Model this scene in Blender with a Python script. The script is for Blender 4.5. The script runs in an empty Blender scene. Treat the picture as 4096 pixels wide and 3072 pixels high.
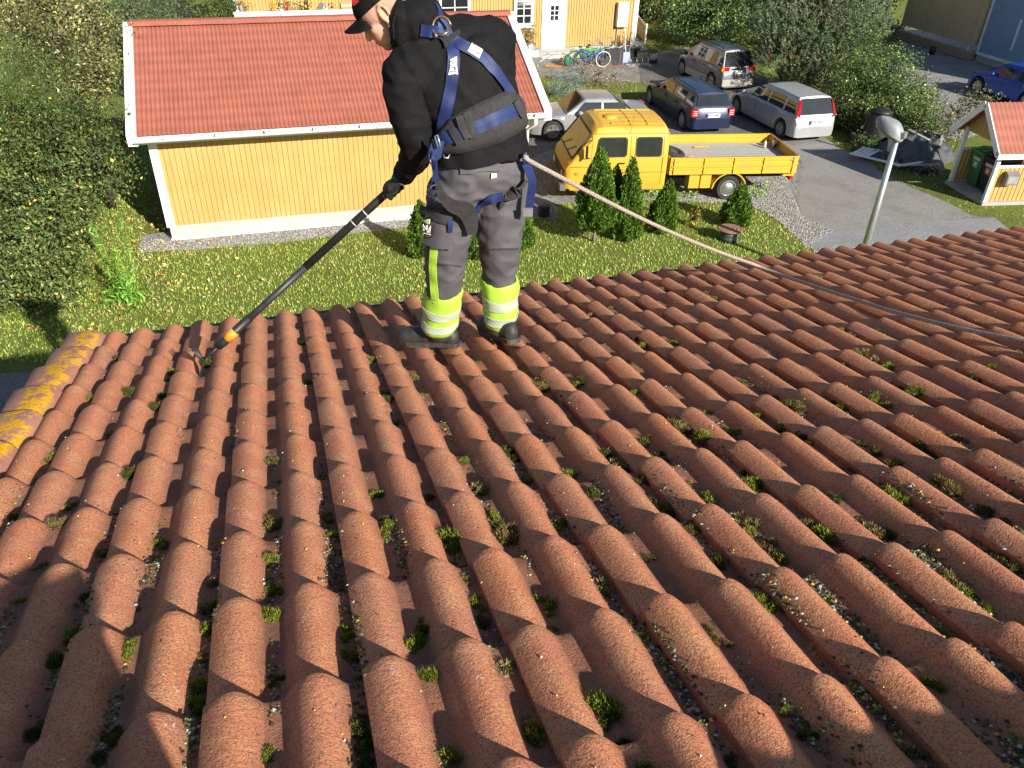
import bpy, math, random
import numpy as np
from mathutils import Vector, Matrix
from mathutils.bvhtree import BVHTree
random.seed(7); rng = np.random.default_rng(7)
R = math.radians
sc = bpy.context.scene
col = sc.collection
# ------------------------------------------------------------ camera
H = 8.0                       # camera height over the yard
FP = 3167.73                  # focal length in pixels of the 4096 px wide photograph
CR = np.array([0.9996863, 0.01397229, 0.02078639])
CU = np.array([-0.02504594, 0.55769169, 0.82967022])
CF = np.array([0.0, 0.82993057, -0.55786669])
cam = bpy.data.cameras.new('camera'); cam_o = bpy.data.objects.new('camera', cam); col.objects.link(cam_o)
cam.sensor_width = 36.0; cam.lens = FP / 4096 * 36.0; cam.clip_start = 0.05; cam.clip_end = 1500
M = Matrix.Identity(4)
for i in range(3):
    M[i][0] = CR[i]; M[i][1] = CU[i]; M[i][2] = -CF[i]
M[2][3] = H
cam_o.matrix_world = M
sc.camera = cam_o
# ------------------------------------------------------------ light
SUN_AZ = R(-49.0); SUN_EL = R(26.8)
S = Vector((math.cos(SUN_AZ) * math.cos(SUN_EL), math.sin(SUN_AZ) * math.cos(SUN_EL), math.sin(SUN_EL)))
w = bpy.data.worlds.new("World"); sc.world = w; w.use_nodes = True
wn = w.node_tree.nodes; sky = wn.new('ShaderNodeTexSky'); sky.sky_type = 'NISHITA'; sky.sun_disc = False
sky.sun_elevation = SUN_EL; sky.sun_rotation = math.atan2(S.x, S.y); sky.air_density = 1.0; sky.dust_density = 0.6; sky.ozone_density = 1.2
w.node_tree.links.new(sky.outputs[0], wn['Background'].inputs[0]); wn['Background'].inputs[1].default_value = 0.062
sl = bpy.data.lights.new('sun', 'SUN'); sl.energy = 5.0; sl.angle = R(0.53); sl.color = (1.0, 0.93, 0.82)
so = bpy.data.objects.new('sun', sl); col.objects.link(so); so.location = (20, -22, 30)
so.rotation_euler = (-S).to_track_quat('-Z', 'Y').to_euler()
sc.view_settings.view_transform = 'Standard'; sc.view_settings.look = 'None'; sc.view_settings.gamma = 1
sc.view_settings.exposure = 0.92
# ------------------------------------------------------------ geometry of the place
AZ = 0.30259245965; SLP = 0.26818448692
ROW = np.array([math.cos(AZ), math.sin(AZ), 0.0]); DH = np.array([-math.sin(AZ), math.cos(AZ), 0.0])
DOWN = DH * math.cos(SLP) + np.array([0, 0, -math.sin(SLP)]); NRM = np.cross(ROW, DOWN)
CAMP = np.array([0, 0, H])
def ray(u, v): return CF + CR * (u - 2048) / FP - CU * (v - 1536) / FP
def G(u, v, z=0.0):                      # point on the yard (or at height z) seen at that place of the photograph
    q = ray(u, v); return CAMP + q * ((z - H) / q[2])
def onrow(u, v, b):                      # on the upright plane b metres out, parallel to the eaves
    q = ray(u, v); return CAMP + q * (b / (q @ DH))
def PY(u, v, y):                         # on the upright plane y metres in front of the camera
    q = ray(u, v); return CAMP + q * (y / q[1])
HR = 1.018                               # eye above the crests of the tiles
def RP(u, v, h=HR):                      # point on the plane of the tile crests
    q = ray(u, v); return CAMP + q * (-h / (NRM @ q))
def RS(s, t, n=0.0): return CAMP + ROW * s + DOWN * t + NRM * (n - HR)
def st(P): d = P - CAMP; return float(d @ ROW), float(d @ DOWN)
def AB(a, b, z=0.0): return ROW * a + DH * b + np.array([0, 0, z])
# ------------------------------------------------------------ helpers
def kids(o): return [c for c in bpy.data.objects if c.parent == o]
def tag(o, label=None, cat=None, group=None, kind=None):
    if label: o['label'] = label
    if cat: o['category'] = cat
    if group: o['group'] = group
    if kind: o['kind'] = kind
    return o
def empty(name, loc=(0, 0, 0), rz=0.0, label=None, cat=None, group=None):
    o = bpy.data.objects.new(name, None); o.location = Vector([float(x) for x in loc]); o.rotation_euler = (0, 0, rz); o.empty_display_size = 0.2
    col.objects.link(o); return tag(o, label, cat, group)
def local(o): return Matrix.Translation(o.location) @ o.rotation_euler.to_matrix().to_4x4()
def wm(o):
    m = local(o)
    while o.parent: o = o.parent; m = local(o) @ m
    return m
def copy_tree(o, parent=None):
    c = o.copy(); col.objects.link(c); c.parent = parent
    for ch in kids(o): copy_tree(ch, c)
    return c
class MB:
    def __init__(s): s.v = []; s.f = []; s.m = []; s.sm = []
    def add(s, vs, fs, m=0, smooth=False):
        o = len(s.v); s.v += [tuple(float(c) for c in p) for p in vs]
        for f in fs: s.f.append(tuple(i + o for i in f)); s.m.append(m); s.sm.append(smooth)
        return s
    def box(s, x0, x1, y0, y1, z0, z1, m=0, T=None):
        vs = [(x0, y0, z0), (x1, y0, z0), (x1, y1, z0), (x0, y1, z0), (x0, y0, z1), (x1, y0, z1), (x1, y1, z1), (x0, y1, z1)]
        if T is not None: vs = [T @ Vector(p) for p in vs]
        return s.add(vs, [(0, 3, 2, 1), (4, 5, 6, 7), (0, 1, 5, 4), (1, 2, 6, 5), (2, 3, 7, 6), (3, 0, 4, 7)], m)
    def beam(s, a, b, wd, ht, m=0, up=(0, 0, 1)):          # a squared bar from a to b
        a = Vector(a); b = Vector(b); d = (b - a); L = d.length; d.normalize(); u = Vector(up); x = d.cross(u)
        if x.length < 1e-4: x = d.cross(Vector((1, 0, 0)))
        x.normalize(); u = x.cross(d); vs = []
        for e in (a, b):
            for i, j in ((-1, -1), (1, -1), (1, 1), (-1, 1)): vs.append(e + x * (i * wd / 2) + u * (j * ht / 2))
        return s.add(vs, [(3, 2, 1, 0), (4, 5, 6, 7), (0, 1, 5, 4), (1, 2, 6, 5), (2, 3, 7, 6), (3, 0, 4, 7)], m)
    def prism(s, poly, d, m=0, smooth=False):                            # flat outline (3-D points) pushed along d
        n = len(poly); p = [Vector(q) for q in poly]; d = Vector(d)
        return s.add(p + [q + d for q in p], [tuple(range(n))[::-1], tuple(range(n, 2 * n))] + [(i, (i + 1) % n, n + (i + 1) % n, n + i) for i in range(n)], m, smooth)
    def tube(s, pts, r, n=8, m=0, cap=True, smooth=True):
        pts = [Vector(p) for p in pts]; k = len(pts); rr = r if hasattr(r, '__len__') else [r] * k; vs = []; fs = []; pv = None
        for i, p in enumerate(pts):
            t = (pts[min(i + 1, k - 1)] - pts[max(i - 1, 0)]).normalized()
            if pv is None: pv = t.orthogonal().normalized()
            pv = (pv - t * pv.dot(t)); pv = pv.normalized() if pv.length > 1e-6 else t.orthogonal().normalized(); q = t.cross(pv)
            for j in range(n):
                a = 2 * math.pi * j / n; vs.append(p + (pv * math.cos(a) + q * math.sin(a)) * rr[i])
        for i in range(k - 1):
            for j in range(n): fs.append((i * n + j, i * n + (j + 1) % n, (i + 1) * n + (j + 1) % n, (i + 1) * n + j))
        if cap: fs += [tuple(range(n))[::-1], tuple(range((k - 1) * n, k * n))]
        return s.add(vs, fs, m, smooth)
    def lathe(s, prof, o=(0, 0, 0), ax=(0, 0, 1), n=20, m=0, smooth=True):   # prof = [(radius, height)]
        ax = Vector(ax).normalized(); x = ax.orthogonal().normalized(); y = ax.cross(x); o = Vector(o); vs = []; fs = []
        for r_, h_ in prof:
            for j in range(n):
                a = 2 * math.pi * j / n; vs.append(o + ax * h_ + (x * math.cos(a) + y * math.sin(a)) * max(r_, 1e-4))
        for i in range(len(prof) - 1):
            for j in range(n): fs.append((i * n + j, i * n + (j + 1) % n, (i + 1) * n + (j + 1) % n, (i + 1) * n + j))
        fs += [tuple(range(n))[::-1], tuple(range((len(prof) - 1) * n, len(prof) * n))]
        return s.add(vs, fs, m, smooth)
    def build(s, name, mats, parent=None, world=False, angle=None):
        vs = s.v
        if world and parent is not None:
            inv = wm(parent).inverted(); vs = [tuple(inv @ Vector(p)) for p in vs]
        me = bpy.data.meshes.new(name); me.from_pydata(vs, [], s.f)
        for mt in (mats if isinstance(mats, (list, tuple)) else [mats]): me.materials.append(mt)
        me.polygons.foreach_set('material_index', s.m); me.polygons.foreach_set('use_smooth', s.sm)
        if angle: me.set_sharp_from_angle(angle=R(angle))
        me.update(); o = bpy.data.objects.new(name, me); col.objects.link(o)
        if parent is not None: o.parent = parent
        return o
def npmesh(name, V, Fc, mats, parent=None, smooth=False, attr=None, midx=None, world=False):
    V = np.asarray(V, float)
    if world and parent is not None:
        inv = np.array(wm(parent).inverted()); V = V @ inv[:3, :3].T + inv[:3, 3]
    Fc = np.asarray(Fc); k = Fc.shape[1]; me = bpy.data.meshes.new(name)
    me.vertices.add(len(V)); me.vertices.foreach_set('co', V.astype(np.float32).ravel())
    me.loops.add(Fc.size); me.loops.foreach_set('vertex_index', Fc.astype(np.int32).ravel())
    me.polygons.add(len(Fc)); me.polygons.foreach_set('loop_start', np.arange(0, Fc.size, k, dtype=np.int32))
    me.polygons.foreach_set('loop_total', np.full(len(Fc), k, dtype=np.int32))
    for mt in (mats if isinstance(mats, (list, tuple)) else [mats]): me.materials.append(mt)
    if midx is not None: me.polygons.foreach_set('material_index', np.asarray(midx, dtype=np.int32))
    me.polygons.foreach_set('use_smooth', np.full(len(Fc), smooth))
    me.update(calc_edges=True)
    for an, (dom, data) in (attr or {}).items():
        data = np.asarray(data, dtype=np.float32)
        if data.ndim == 1:
            a = me.attributes.new(an, 'FLOAT', dom); a.data.foreach_set('value', data)
        else:
            a = me.attributes.new(an, 'FLOAT_COLOR', dom); a.data.foreach_set('color', np.c_[data, np.ones(len(data))].astype(np.float32).ravel())
    me.validate(); o = bpy.data.objects.new(name, me); col.objects.link(o)
    if parent is not None: o.parent = parent
    return o
# ------------------------------------------------------------ materials
class NT:                                # small node-tree writer
    def __init__(s, name):
        s.mat = bpy.data.materials.new(name); s.mat.use_nodes = True; s.t = s.mat.node_tree; s.n = s.t.nodes; s.p = s.n['Principled BSDF']; s.tc = s.n.new('ShaderNodeTexCoord')
    def lk(s, a, b): s.t.links.new(a, b)
    def put(s, sock, v):
        if isinstance(v, bpy.types.NodeSocket): s.lk(v, sock)
        elif isinstance(v, (tuple, list)) and len(v) == 3 and sock.type == 'RGBA': sock.default_value = (*v, 1)
        else: sock.default_value = v
    def noise(s, scale, detail=3, rough=0.55, vec=None, dist=0.0, out=0):
        n = s.n.new('ShaderNodeTexNoise'); n.inputs['Scale'].default_value = scale; n.inputs['Detail'].default_value = detail; n.inputs['Roughness'].default_value = rough; n.inputs['Distortion'].default_value = dist
        s.lk(vec if vec is not None else s.tc.outputs['Object'], n.inputs['Vector']); return n.outputs[out]
    def vor(s, scale, vec=None, out='Distance', feat='F1'):
        n = s.n.new('ShaderNodeTexVoronoi'); n.feature = feat; n.inputs['Scale'].default_value = scale
        s.lk(vec if vec is not None else s.tc.outputs['Object'], n.inputs['Vector']); return n.outputs[out]
    def ramp(s, fac, stops):
        n = s.n.new('ShaderNodeValToRGB'); s.lk(fac, n.inputs[0]); e = n.color_ramp.elements
        while len(e) > 1: e.remove(e[-1])
        e[0].position = stops[0][0]; e[0].color = (*stops[0][1], 1) if hasattr(stops[0][1], '__len__') else (stops[0][1],) * 3 + (1,)
        for p, c in stops[1:]:
            q = e.new(p); q.color = (*c, 1) if hasattr(c, '__len__') else (c, c, c, 1)
        return n.outputs[0]
    def mix(s, fac, a, b, mode='MIX'):
        n = s.n.new('ShaderNodeMix'); n.data_type = 'RGBA'; n.blend_type = mode; s.put(n.inputs[0], fac); s.put(n.inputs[6], a); s.put(n.inputs[7], b); return n.outputs[2]
    def math(s, op, a, b=0.0, clamp=False):
        n = s.n.new('ShaderNodeMath'); n.operation = op; n.use_clamp = clamp; s.put(n.inputs[0], a); s.put(n.inputs[1], b); return n.outputs[0]
    def attr(s, name, out='Fac'):
        n = s.n.new('ShaderNodeAttribute'); n.attribute_name = name; return n.outputs[out]
    def mapping(s, scale, vec=None, rot=(0, 0, 0)):
        n = s.n.new('ShaderNodeMapping'); n.inputs['Scale'].default_value = scale; n.inputs['Rotation'].default_value = rot; s.lk(vec if vec is not None else s.tc.outputs['Object'], n.inputs['Vector']); return n.outputs[0]
    def bump(s, h, strength=0.3, dist=0.01):
        n = s.n.new('ShaderNodeBump'); n.inputs['Strength'].default_value = strength; n.inputs['Distance'].default_value = dist; s.lk(h, n.inputs['Height']); s.lk(n.outputs[0], s.p.inputs['Normal'])
    def done(s, base, rough=0.8, metal=0.0, spec=0.5, **kw):
        s.put(s.p.inputs['Base Color'], base); s.put(s.p.inputs['Roughness'], rough); s.put(s.p.inputs['Metallic'], metal); s.p.inputs['Specular IOR Level'].default_value = spec
        for k, v in kw.items(): s.put(s.p.inputs[k.replace('_', ' ')], v)
        return s.mat
def pm(name, a, b=None, scale=6, rough=0.7, metal=0.0, bs=None, bst=0.2, spec=0.5, dist=0.01, stretch=None, lo=0.35, hi=0.68, **kw):
    t = NT(name); b = b or tuple(c * 0.8 for c in a); vec = t.mapping(stretch) if stretch else None
    c = t.mix(t.ramp(t.noise(scale, 4, vec=vec), [(lo, 0.0), (hi, 1.0)]), a, b)
    if bs: t.bump(t.noise(bs, 3, vec=vec), bst, dist)
    return t.done(c, rough, metal, spec, **kw)
def leafmat(name, rough=0.55, trans=0.25):
    t = NT(name); c = t.attr('col', 'Color'); t.done(c, rough, 0, 0.35)
    tr = t.n.new('ShaderNodeBsdfTranslucent'); t.lk(c, tr.inputs[0]); mx = t.n.new('ShaderNodeMixShader'); mx.inputs[0].default_value = trans
    t.lk(t.p.outputs[0], mx.inputs[1]); t.lk(tr.outputs[0], mx.inputs[2]); t.lk(mx.outputs[0], t.n['Material Output'].inputs[0]); return t.mat
def attrmat(name, rough=0.8, spec=0.3, bs=None, bst=0.3):
    t = NT(name); c = t.attr('col', 'Color')
    if bs: t.bump(t.noise(bs, 3), bst, 0.01)
    return t.done(c, rough, 0, spec)
Mt = {}
Mt['leaf'] = leafmat('leaf'); Mt['attr'] = attrmat('mixed_surface'); Mt['needle'] = leafmat('needle', 0.7, 0.12)
Mt['white'] = pm('white_paint', (0.78, 0.78, 0.76), (0.68, 0.68, 0.66), 5, 0.5)
Mt['offwhite'] = pm('aged_white_paint', (0.66, 0.66, 0.64), (0.5, 0.5, 0.48), 9, 0.6)
Mt['black'] = pm('black_plastic', (0.012, 0.012, 0.013), (0.02, 0.02, 0.02), 20, 0.5)
Mt['rubber'] = pm('tyre_rubber', (0.014, 0.014, 0.014), (0.03, 0.03, 0.028), 14, 0.85, bs=60, bst=0.3)
Mt['steel'] = pm('galvanised_steel', (0.42, 0.45, 0.47), (0.33, 0.36, 0.38), 12, 0.42, 0.7)
Mt['rim'] = pm('alloy', (0.5, 0.5, 0.5), (0.4, 0.4, 0.4), 10, 0.32, 0.8)
Mt['chrome'] = pm('chrome', (0.75, 0.75, 0.75), (0.7, 0.7, 0.7), 4, 0.12, 1.0)
Mt['glass'] = pm('dark_glass', (0.012, 0.016, 0.018), (0.02, 0.024, 0.026), 3, 0.04, 0.0, spec=1.0)
Mt['wood_dark'] = pm('dark_bark', (0.09, 0.065, 0.045), (0.05, 0.035, 0.025), 14, 0.9, bs=30, bst=0.7)
Mt['plank'] = pm('weathered_plank', (0.42, 0.40, 0.37), (0.26, 0.24, 0.22), 8, 0.85, stretch=(1.2, 14, 8), bs=8, bst=0.2)
Mt['board_bare'] = pm('bare_board', (0.36, 0.25, 0.15), (0.25, 0.16, 0.09), 8, 0.8, stretch=(2, 2, 14))
Mt['concrete'] = pm('concrete', (0.43, 0.43, 0.40), (0.33, 0.34, 0.31), 3, 0.9, bs=40, bst=0.15)
def yellow_mat():
    t = NT('yellow_boards'); n1 = t.noise(3.0, 4, vec=t.mapping((6, 6, 0.7))); n2 = t.noise(1.2, 3)
    c = t.mix(t.ramp(n1, [(0.3, 0.0), (0.75, 1.0)]), (0.46, 0.30, 0.100), (0.40, 0.25, 0.078)); c = t.mix(t.ramp(n2, [(0.4, 0.0), (0.8, 0.35)]), c, (0.62, 0.42, 0.17))
    t.bump(t.noise(40, 3, vec=t.mapping((4, 4, 0.4))), 0.12, 0.01); return t.done(c, 0.62, 0, 0.3)
Mt['yellow'] = yellow_mat()
# ------------------------------------------------------------ big roof the camera stands on
def tile_mat():
    t = NT('weathered_roof_tile'); O = t.tc.outputs['Object']
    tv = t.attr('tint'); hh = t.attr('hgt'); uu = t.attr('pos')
    big = t.noise(2.2, 4); mid = t.noise(14, 4); fine = t.noise(260, 2, 0.7); fine2 = t.noise(520, 2, 0.6)
    c = t.mix(t.ramp(big, [(0.3, 0.0), (0.7, 1.0)]), (0.68, 0.250, 0.120), (0.54, 0.185, 0.090))
    c = t.mix(t.ramp(tv, [(0.0, 0.0), (1.0, 0.55)]), c, (0.47, 0.20, 0.135))
    c = t.mix(t.ramp(mid, [(0.45, 0.0), (0.75, 0.45)]), c, (0.70, 0.40, 0.20))
    # brown film of dust and algae lying in the troughs and along the flanks
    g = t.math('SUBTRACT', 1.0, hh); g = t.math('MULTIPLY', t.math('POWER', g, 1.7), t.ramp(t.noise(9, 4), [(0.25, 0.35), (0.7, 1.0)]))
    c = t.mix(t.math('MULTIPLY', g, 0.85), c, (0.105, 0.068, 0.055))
    # yellow-brown crust of tiny lichen on the crests
    s1 = t.math('MULTIPLY', t.ramp(fine, [(0.5, 0.0), (0.62, 1.0)]), t.ramp(t.noise(5.5, 3), [(0.42, 0.05), (0.68, 0.75)]))
    c = t.mix(t.math('MULTIPLY', s1, hh), c, (0.68, 0.41, 0.18))
    c = t.mix(t.ramp(t.noise(190, 3, 0.7), [(0.50, 0.0), (0.58, 0.65)]), c, (0.20, 0.085, 0.055)); c = t.mix(t.ramp(fine2, [(0.58, 0.0), (0.66, 0.6)]), c, (0.075, 0.045, 0.035))
    # orange and pale grey lichen blotches
    def blot(scale, thr, mask, colr, cc):
        v = t.vor(scale, t.mix(0.06, O, t.noise(scale * 4, 2, out=1), 'LINEAR_LIGHT')); n = t.noise(scale * 0.13, 2); e = t.ramp(v, [(thr * 0.75, 1.0), (thr, 0.0)])
        return t.mix(t.math('MULTIPLY', e, t.ramp(n, [(mask, 0.0), (mask + 0.05, 1.0)])), cc, colr)
    c = blot(26, 0.16, 0.50, (0.62, 0.30, 0.025), c); c = blot(17, 0.13, 0.52, (0.46, 0.48, 0.44), c); c = blot(60, 0.15, 0.52, (0.42, 0.43, 0.38), c); c = blot(43, 0.14, 0.50, (0.05, 0.045, 0.035), c)
    t.bump(t.math('ADD', t.math('MULTIPLY', fine, 0.6), t.math('MULTIPLY', t.noise(90, 3), 0.6)), 0.6, 0.005)
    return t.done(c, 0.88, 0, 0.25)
def verge_mat():
    t = NT('lichened_verge_tile'); big = t.noise(7, 4)
    c = t.mix(t.ramp(t.noise(3, 3), [(0.3, 0.0), (0.7, 1.0)]), (0.52, 0.25, 0.18), (0.40, 0.18, 0.13))
    m = t.math('MULTIPLY', t.ramp(t.noise(16, 6, 0.75), [(0.465, 0.0), (0.50, 1.0)]), t.ramp(t.attr('pos'), [(0.0, 0.0), (0.3, 0.0), (0.42, 1.0), (0.85, 1.0), (0.95, 0.0)]))
    c = t.mix(m, c, t.mix(t.ramp(t.noise(60, 2), [(0.4, 0.0), (0.6, 1.0)]), (0.92, 0.50, 0.02), (0.80, 0.40, 0.015)))
    t.bump(t.noise(120, 3), 0.6, 0.006); return t.done(c, 0.9, 0, 0.2)
Mt['tile'] = tile_mat(); Mt['verge'] = verge_mat()
EXPO = 0.3290; T0 = 1.354 - 4 * EXPO; NR = 15; TEAVE = T0 + (NR - 1) * EXPO; A_ = 0.044
S0 = 0.0225; C0 = -4; C1 = 24
def tprof(x):
    def bumpf(c, wl, wr):
        d = x - c; wv = np.where(d < 0, wl, wr); q = np.clip(np.abs(d) / wv, 0, 1); c_ = np.cos(np.pi * q / 2); return np.where(q < 1, (1 - q ** 2.3) ** 0.95 * 0.55 + 0.45 * c_ ** 1.6, 0)
    return A_ * np.maximum(bumpf(0.050, 0.078, 0.060), bumpf(0.208, 0.062, 0.062))
house = empty('tiled_house', AB(2.0, 2.4, 0.0), AZ, 'house with a weathered red tile roof, mossy and rimmed by orange lichen, under the worker', 'house')
def make_tiles():
    xs = np.unique(np.concatenate([np.linspace(0, 0.306, 32)])); zs = tprof(np.minimum(xs, 0.30)); zs = np.where(xs > 0.299, 0.0, zs)
    ys = np.array([-0.385, -0.30, -0.2, -0.10, -0.03, -0.009, -0.002, 0.0, 0.0])
    drop = np.array([0, 0, 0, 0, 0, 0.0006, 0.003, 0.007, 0.030])
    nx, ny = len(xs), len(ys); V = []; hg = []; ps = []
    for j in range(ny):
        lift = 0.030 * (ys[j] + EXPO) / EXPO
        for i in range(nx): V.append((xs[i], ys[j], zs[i] + lift - drop[j])); hg.append(zs[i] / A_); ps.append(ys[j])
    Fc = [(j * nx + i, j * nx + i + 1, (j + 1) * nx + i + 1, (j + 1) * nx + i) for j in range(ny - 1) for i in range(nx - 1)]
    base = len(V)                                        # upright lip on the left side of each tile
    for j in range(ny - 1):
        lift = 0.030 * (ys[j] + EXPO) / EXPO; V += [(0, ys[j], zs[0] + lift - drop[j]), (0.0005, ys[j], lift - 0.012)]; hg += [0.3, 0.0]; ps += [ys[j]] * 2
    for j in range(ny - 2): Fc.append((base + 2 * j, base + 2 * j + 2, base + 2 * j + 3, base + 2 * j + 1))
    V = np.array(V); Fc = np.array(Fc); hg = np.array(hg); VV = []; FF = []; HH = []; TT = []; PP_ = []; o = 0
    V[:, 2] -= (A_ + 0.030)
    for r in range(NR):
        for c in range(C0, C1):
            q = V.copy(); a = rng.normal(0, 0.0035); q[:, 0] += rng.normal(0, 0.0010) - q[:, 1] * a; q[:, 2] += rng.normal(0, 0.0012) + (q[:, 0] - 0.15) * rng.normal(0, 0.006)
            q[:, 0] += S0 + 0.30 * c; q[:, 1] += T0 + EXPO * r + rng.normal(0, 0.002)
            VV.append(q); FF.append(Fc + o); o += len(q); HH.append(hg); TT.append(np.full(len(q), rng.random())); PP_.append(np.array(ps))
    L = np.concatenate(VV); W = CAMP + L[:, :1] * ROW + L[:, 1:2] * DOWN + (L[:, 2:3] - HR) * NRM
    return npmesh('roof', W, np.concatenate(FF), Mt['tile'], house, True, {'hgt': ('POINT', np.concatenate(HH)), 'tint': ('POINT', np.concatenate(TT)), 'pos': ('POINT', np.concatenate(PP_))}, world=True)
roof_o = make_tiles(); roof_o.data.set_sharp_from_angle(angle=R(38))
def slab(mb, s0, s1, t0, t1, n0, n1, m=0):
    vs = [RS(s, t, n) for n in (n0, n1) for s, t in ((s0, t0), (s1, t0), (s1, t1), (s0, t1))]
    mb.add(vs, [(0, 3, 2, 1), (4, 5, 6, 7), (0, 1, 5, 4), (1, 2, 6, 5), (2, 3, 7, 6), (3, 0, 4, 7)], m)
SL = S0 + 0.30 * C0; SRT = S0 + 0.30 * C1
for r in range(NR):                                      # verge tiles along the left edge
    t1 = T0 + EXPO * r; t0 = t1 - 0.385; xs = np.array([-0.205, -0.204, -0.198, -0.185, -0.14, -0.08, -0.02, 0.0, 0.028, 0.046, 0.052]) ; zt = np.array([-0.14, -0.04, -0.006, 0.004, 0.010, 0.012, 0.010, 0.004, -0.012, -0.04, -0.066])
    vs = []; fs = []; ps = []
    j_ = rng.normal(0, 0.003)
    for yy, dz in ((t0, -0.030), (t1 - 0.012, 0.0), (t1 - 0.002, -0.003), (t1, -0.010), (t1, -0.032)):
        for x_, z_ in zip(xs, zt): vs.append(RS(SL + 0.125 + x_ * 0.74 * (1 + 0.07 * (yy - t1 + 0.19) / 0.19) + j_, yy, z_ + dz + 0.004)); ps.append((x_ + 0.205) / 0.257)
    n = len(xs)
    for j in range(4):
        for i in range(n - 1): fs.append((j * n + i, j * n + i + 1, (j + 1) * n + i + 1, (j + 1) * n + i))
    npmesh('verge_tile', np.array(vs), np.array(fs), Mt['verge'], house, True, {'pos': ('POINT', np.array(ps))}, world=True)
m = MB(); slab(m, SL - 0.01, SRT, T0 - 0.5, TEAVE - 0.05, -0.16, -0.105); m.build('roof_deck', Mt['board_bare'], house, True)
# far slope, ridge caps, walls, gutter and the added shadow block (behind and below the camera)
def back(s, d, n): P = RS(s, 0, 0) + 0; q = DH * (-d * math.cos(SLP)) + np.array([0, 0, -d * math.sin(SLP)]); return P + q + np.array([0, 0, n])
m = MB(); m.add([back(SL, 0.02, -0.05), back(SRT, 0.02, -0.05), back(SRT, 5.0, -0.05), back(SL, 5.0, -0.05), back(SL, 0.02, -0.14), back(SRT, 0.02, -0.14), back(SRT, 5.0, -0.14), back(SL, 5.0, -0.14)],
      [(0, 3, 2, 1), (4, 5, 6, 7), (0, 1, 5, 4), (1, 2, 6, 5), (2, 3, 7, 6), (3, 0, 4, 7)]); m.build('back_slope', Mt['verge'], house, True)
m = MB(); k = 0; s = SL
while s < SRT:
    prof = [RS(s, 0, 0) + DH * (0.15 * math.cos(a)) + np.array([0, 0, 0.235 * math.sin(a) - 0.03]) for a in np.linspace(0, math.pi, 9)]
    m.prism(prof, ROW * 0.40, 0, True); s += 0.39
m.build('ridge_cap', Mt['tile'], house, True)
m = MB(); ez = RS(0, TEAVE, 0)[2]; be = float((RS(0, TEAVE, 0) - CAMP) @ DH)
m.box(-3.15 + 0.0, 5.1, -2.4 - 4.3, be - 2.4 - 0.55, 0.0, ez - 0.25); m.build('wall', Mt['yellow'], house)
g = MB(); pts = [RS(s_, TEAVE, 0) + DH * 0.05 + np.array([0, 0, -0.12]) for s_ in (SL - 0.05, SRT)]; g.tube(pts, 0.055, 10); g.build('gutter', Mt['black'], house, True)
ch = empty('shadow_block', RS(-0.4, -0.45, -0.3), AZ, 'unseen block on the ridge behind the viewer, added to cast a shadow on the tiles', 'shadow_block')  # unseen block added to throw the shadow over the near left tiles
m = MB(); m.box(-0.55, 0.69, -0.30, 0.30, -0.2, 0.74); m.box(-0.58, 0.71, -0.33, 0.32, 0.74, 0.79); m.build('stack', Mt['concrete'], ch)
# ------------------------------------------------------------ ground
def lawn_mat():
    t = NT('lawn'); a = t.noise(0.55, 4); b = t.noise(3.2, 5, 0.65); d = t.noise(22, 4, 0.7); e = t.noise(90, 2)
    c = t.mix(t.ramp(b, [(0.3, 0.0), (0.7, 1.0)]), (0.19, 0.245, 0.045), (0.29, 0.32, 0.075)); c = t.mix(t.ramp(a, [(0.42, 0.0), (0.72, 0.6)]), c, (0.20, 0.20, 0.065))
    c = t.mix(t.ramp(d, [(0.58, 0.0), (0.72, 0.7)]), c, (0.27, 0.22, 0.12)); c = t.mix(t.ramp(e, [(0.35, 0.75), (0.6, 0.0)]), c, (0.03, 0.05, 0.012))
    t.bump(t.math('ADD', d, e), 0.9, 0.05); return t.done(c, 0.9, 0, 0.1)
def gravel_mat(name, a, b, cdark, sc_=38, bst=0.8):
    t = NT(name); v = t.vor(sc_, out='Color'); dst = t.vor(sc_); sep = t.n.new('ShaderNodeSeparateColor'); t.lk(v, sep.inputs[0])
    c = t.mix(sep.outputs[0], a, b); c = t.mix(t.ramp(sep.outputs[1], [(0.8, 0.0), (0.95, 0.5)]), c, (0.62, 0.60, 0.57)); c = t.mix(t.ramp(dst, [(0.45, 0.0), (0.75, 0.8)]), c, cdark)
    c = t.mix(t.ramp(t.noise(1.1, 4), [(0.45, 0.0), (0.7, 0.45)]), c, cdark); t.bump(t.math('MULTIPLY', dst, -1.0), bst, 0.02); return t.done(c, 0.9, 0, 0.3)
Mt['lawn'] = lawn_mat()
Mt['gravel'] = gravel_mat('yard_gravel', (0.21, 0.20, 0.185), (0.36, 0.345, 0.32), (0.075, 0.07, 0.062), 30)
Mt['gravel_fine'] = gravel_mat('compacted_gravel', (0.21, 0.205, 0.195), (0.29, 0.28, 0.268), (0.14, 0.13, 0.118), 60, 0.4)
Mt['gravel_pale'] = gravel_mat('pale_gravel', (0.22, 0.22, 0.225), (0.40, 0.40, 0.40), (0.09, 0.09, 0.09), 42)
Mt['asphalt'] = gravel_mat('asphalt', (0.125, 0.127, 0.13), (0.185, 0.187, 0.19), (0.10, 0.10, 0.10), 75, 0.3)
Mt['asphalt_pale'] = gravel_mat('worn_asphalt', (0.20, 0.205, 0.215), (0.29, 0.295, 0.30), (0.16, 0.16, 0.165), 60, 0.3)
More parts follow.
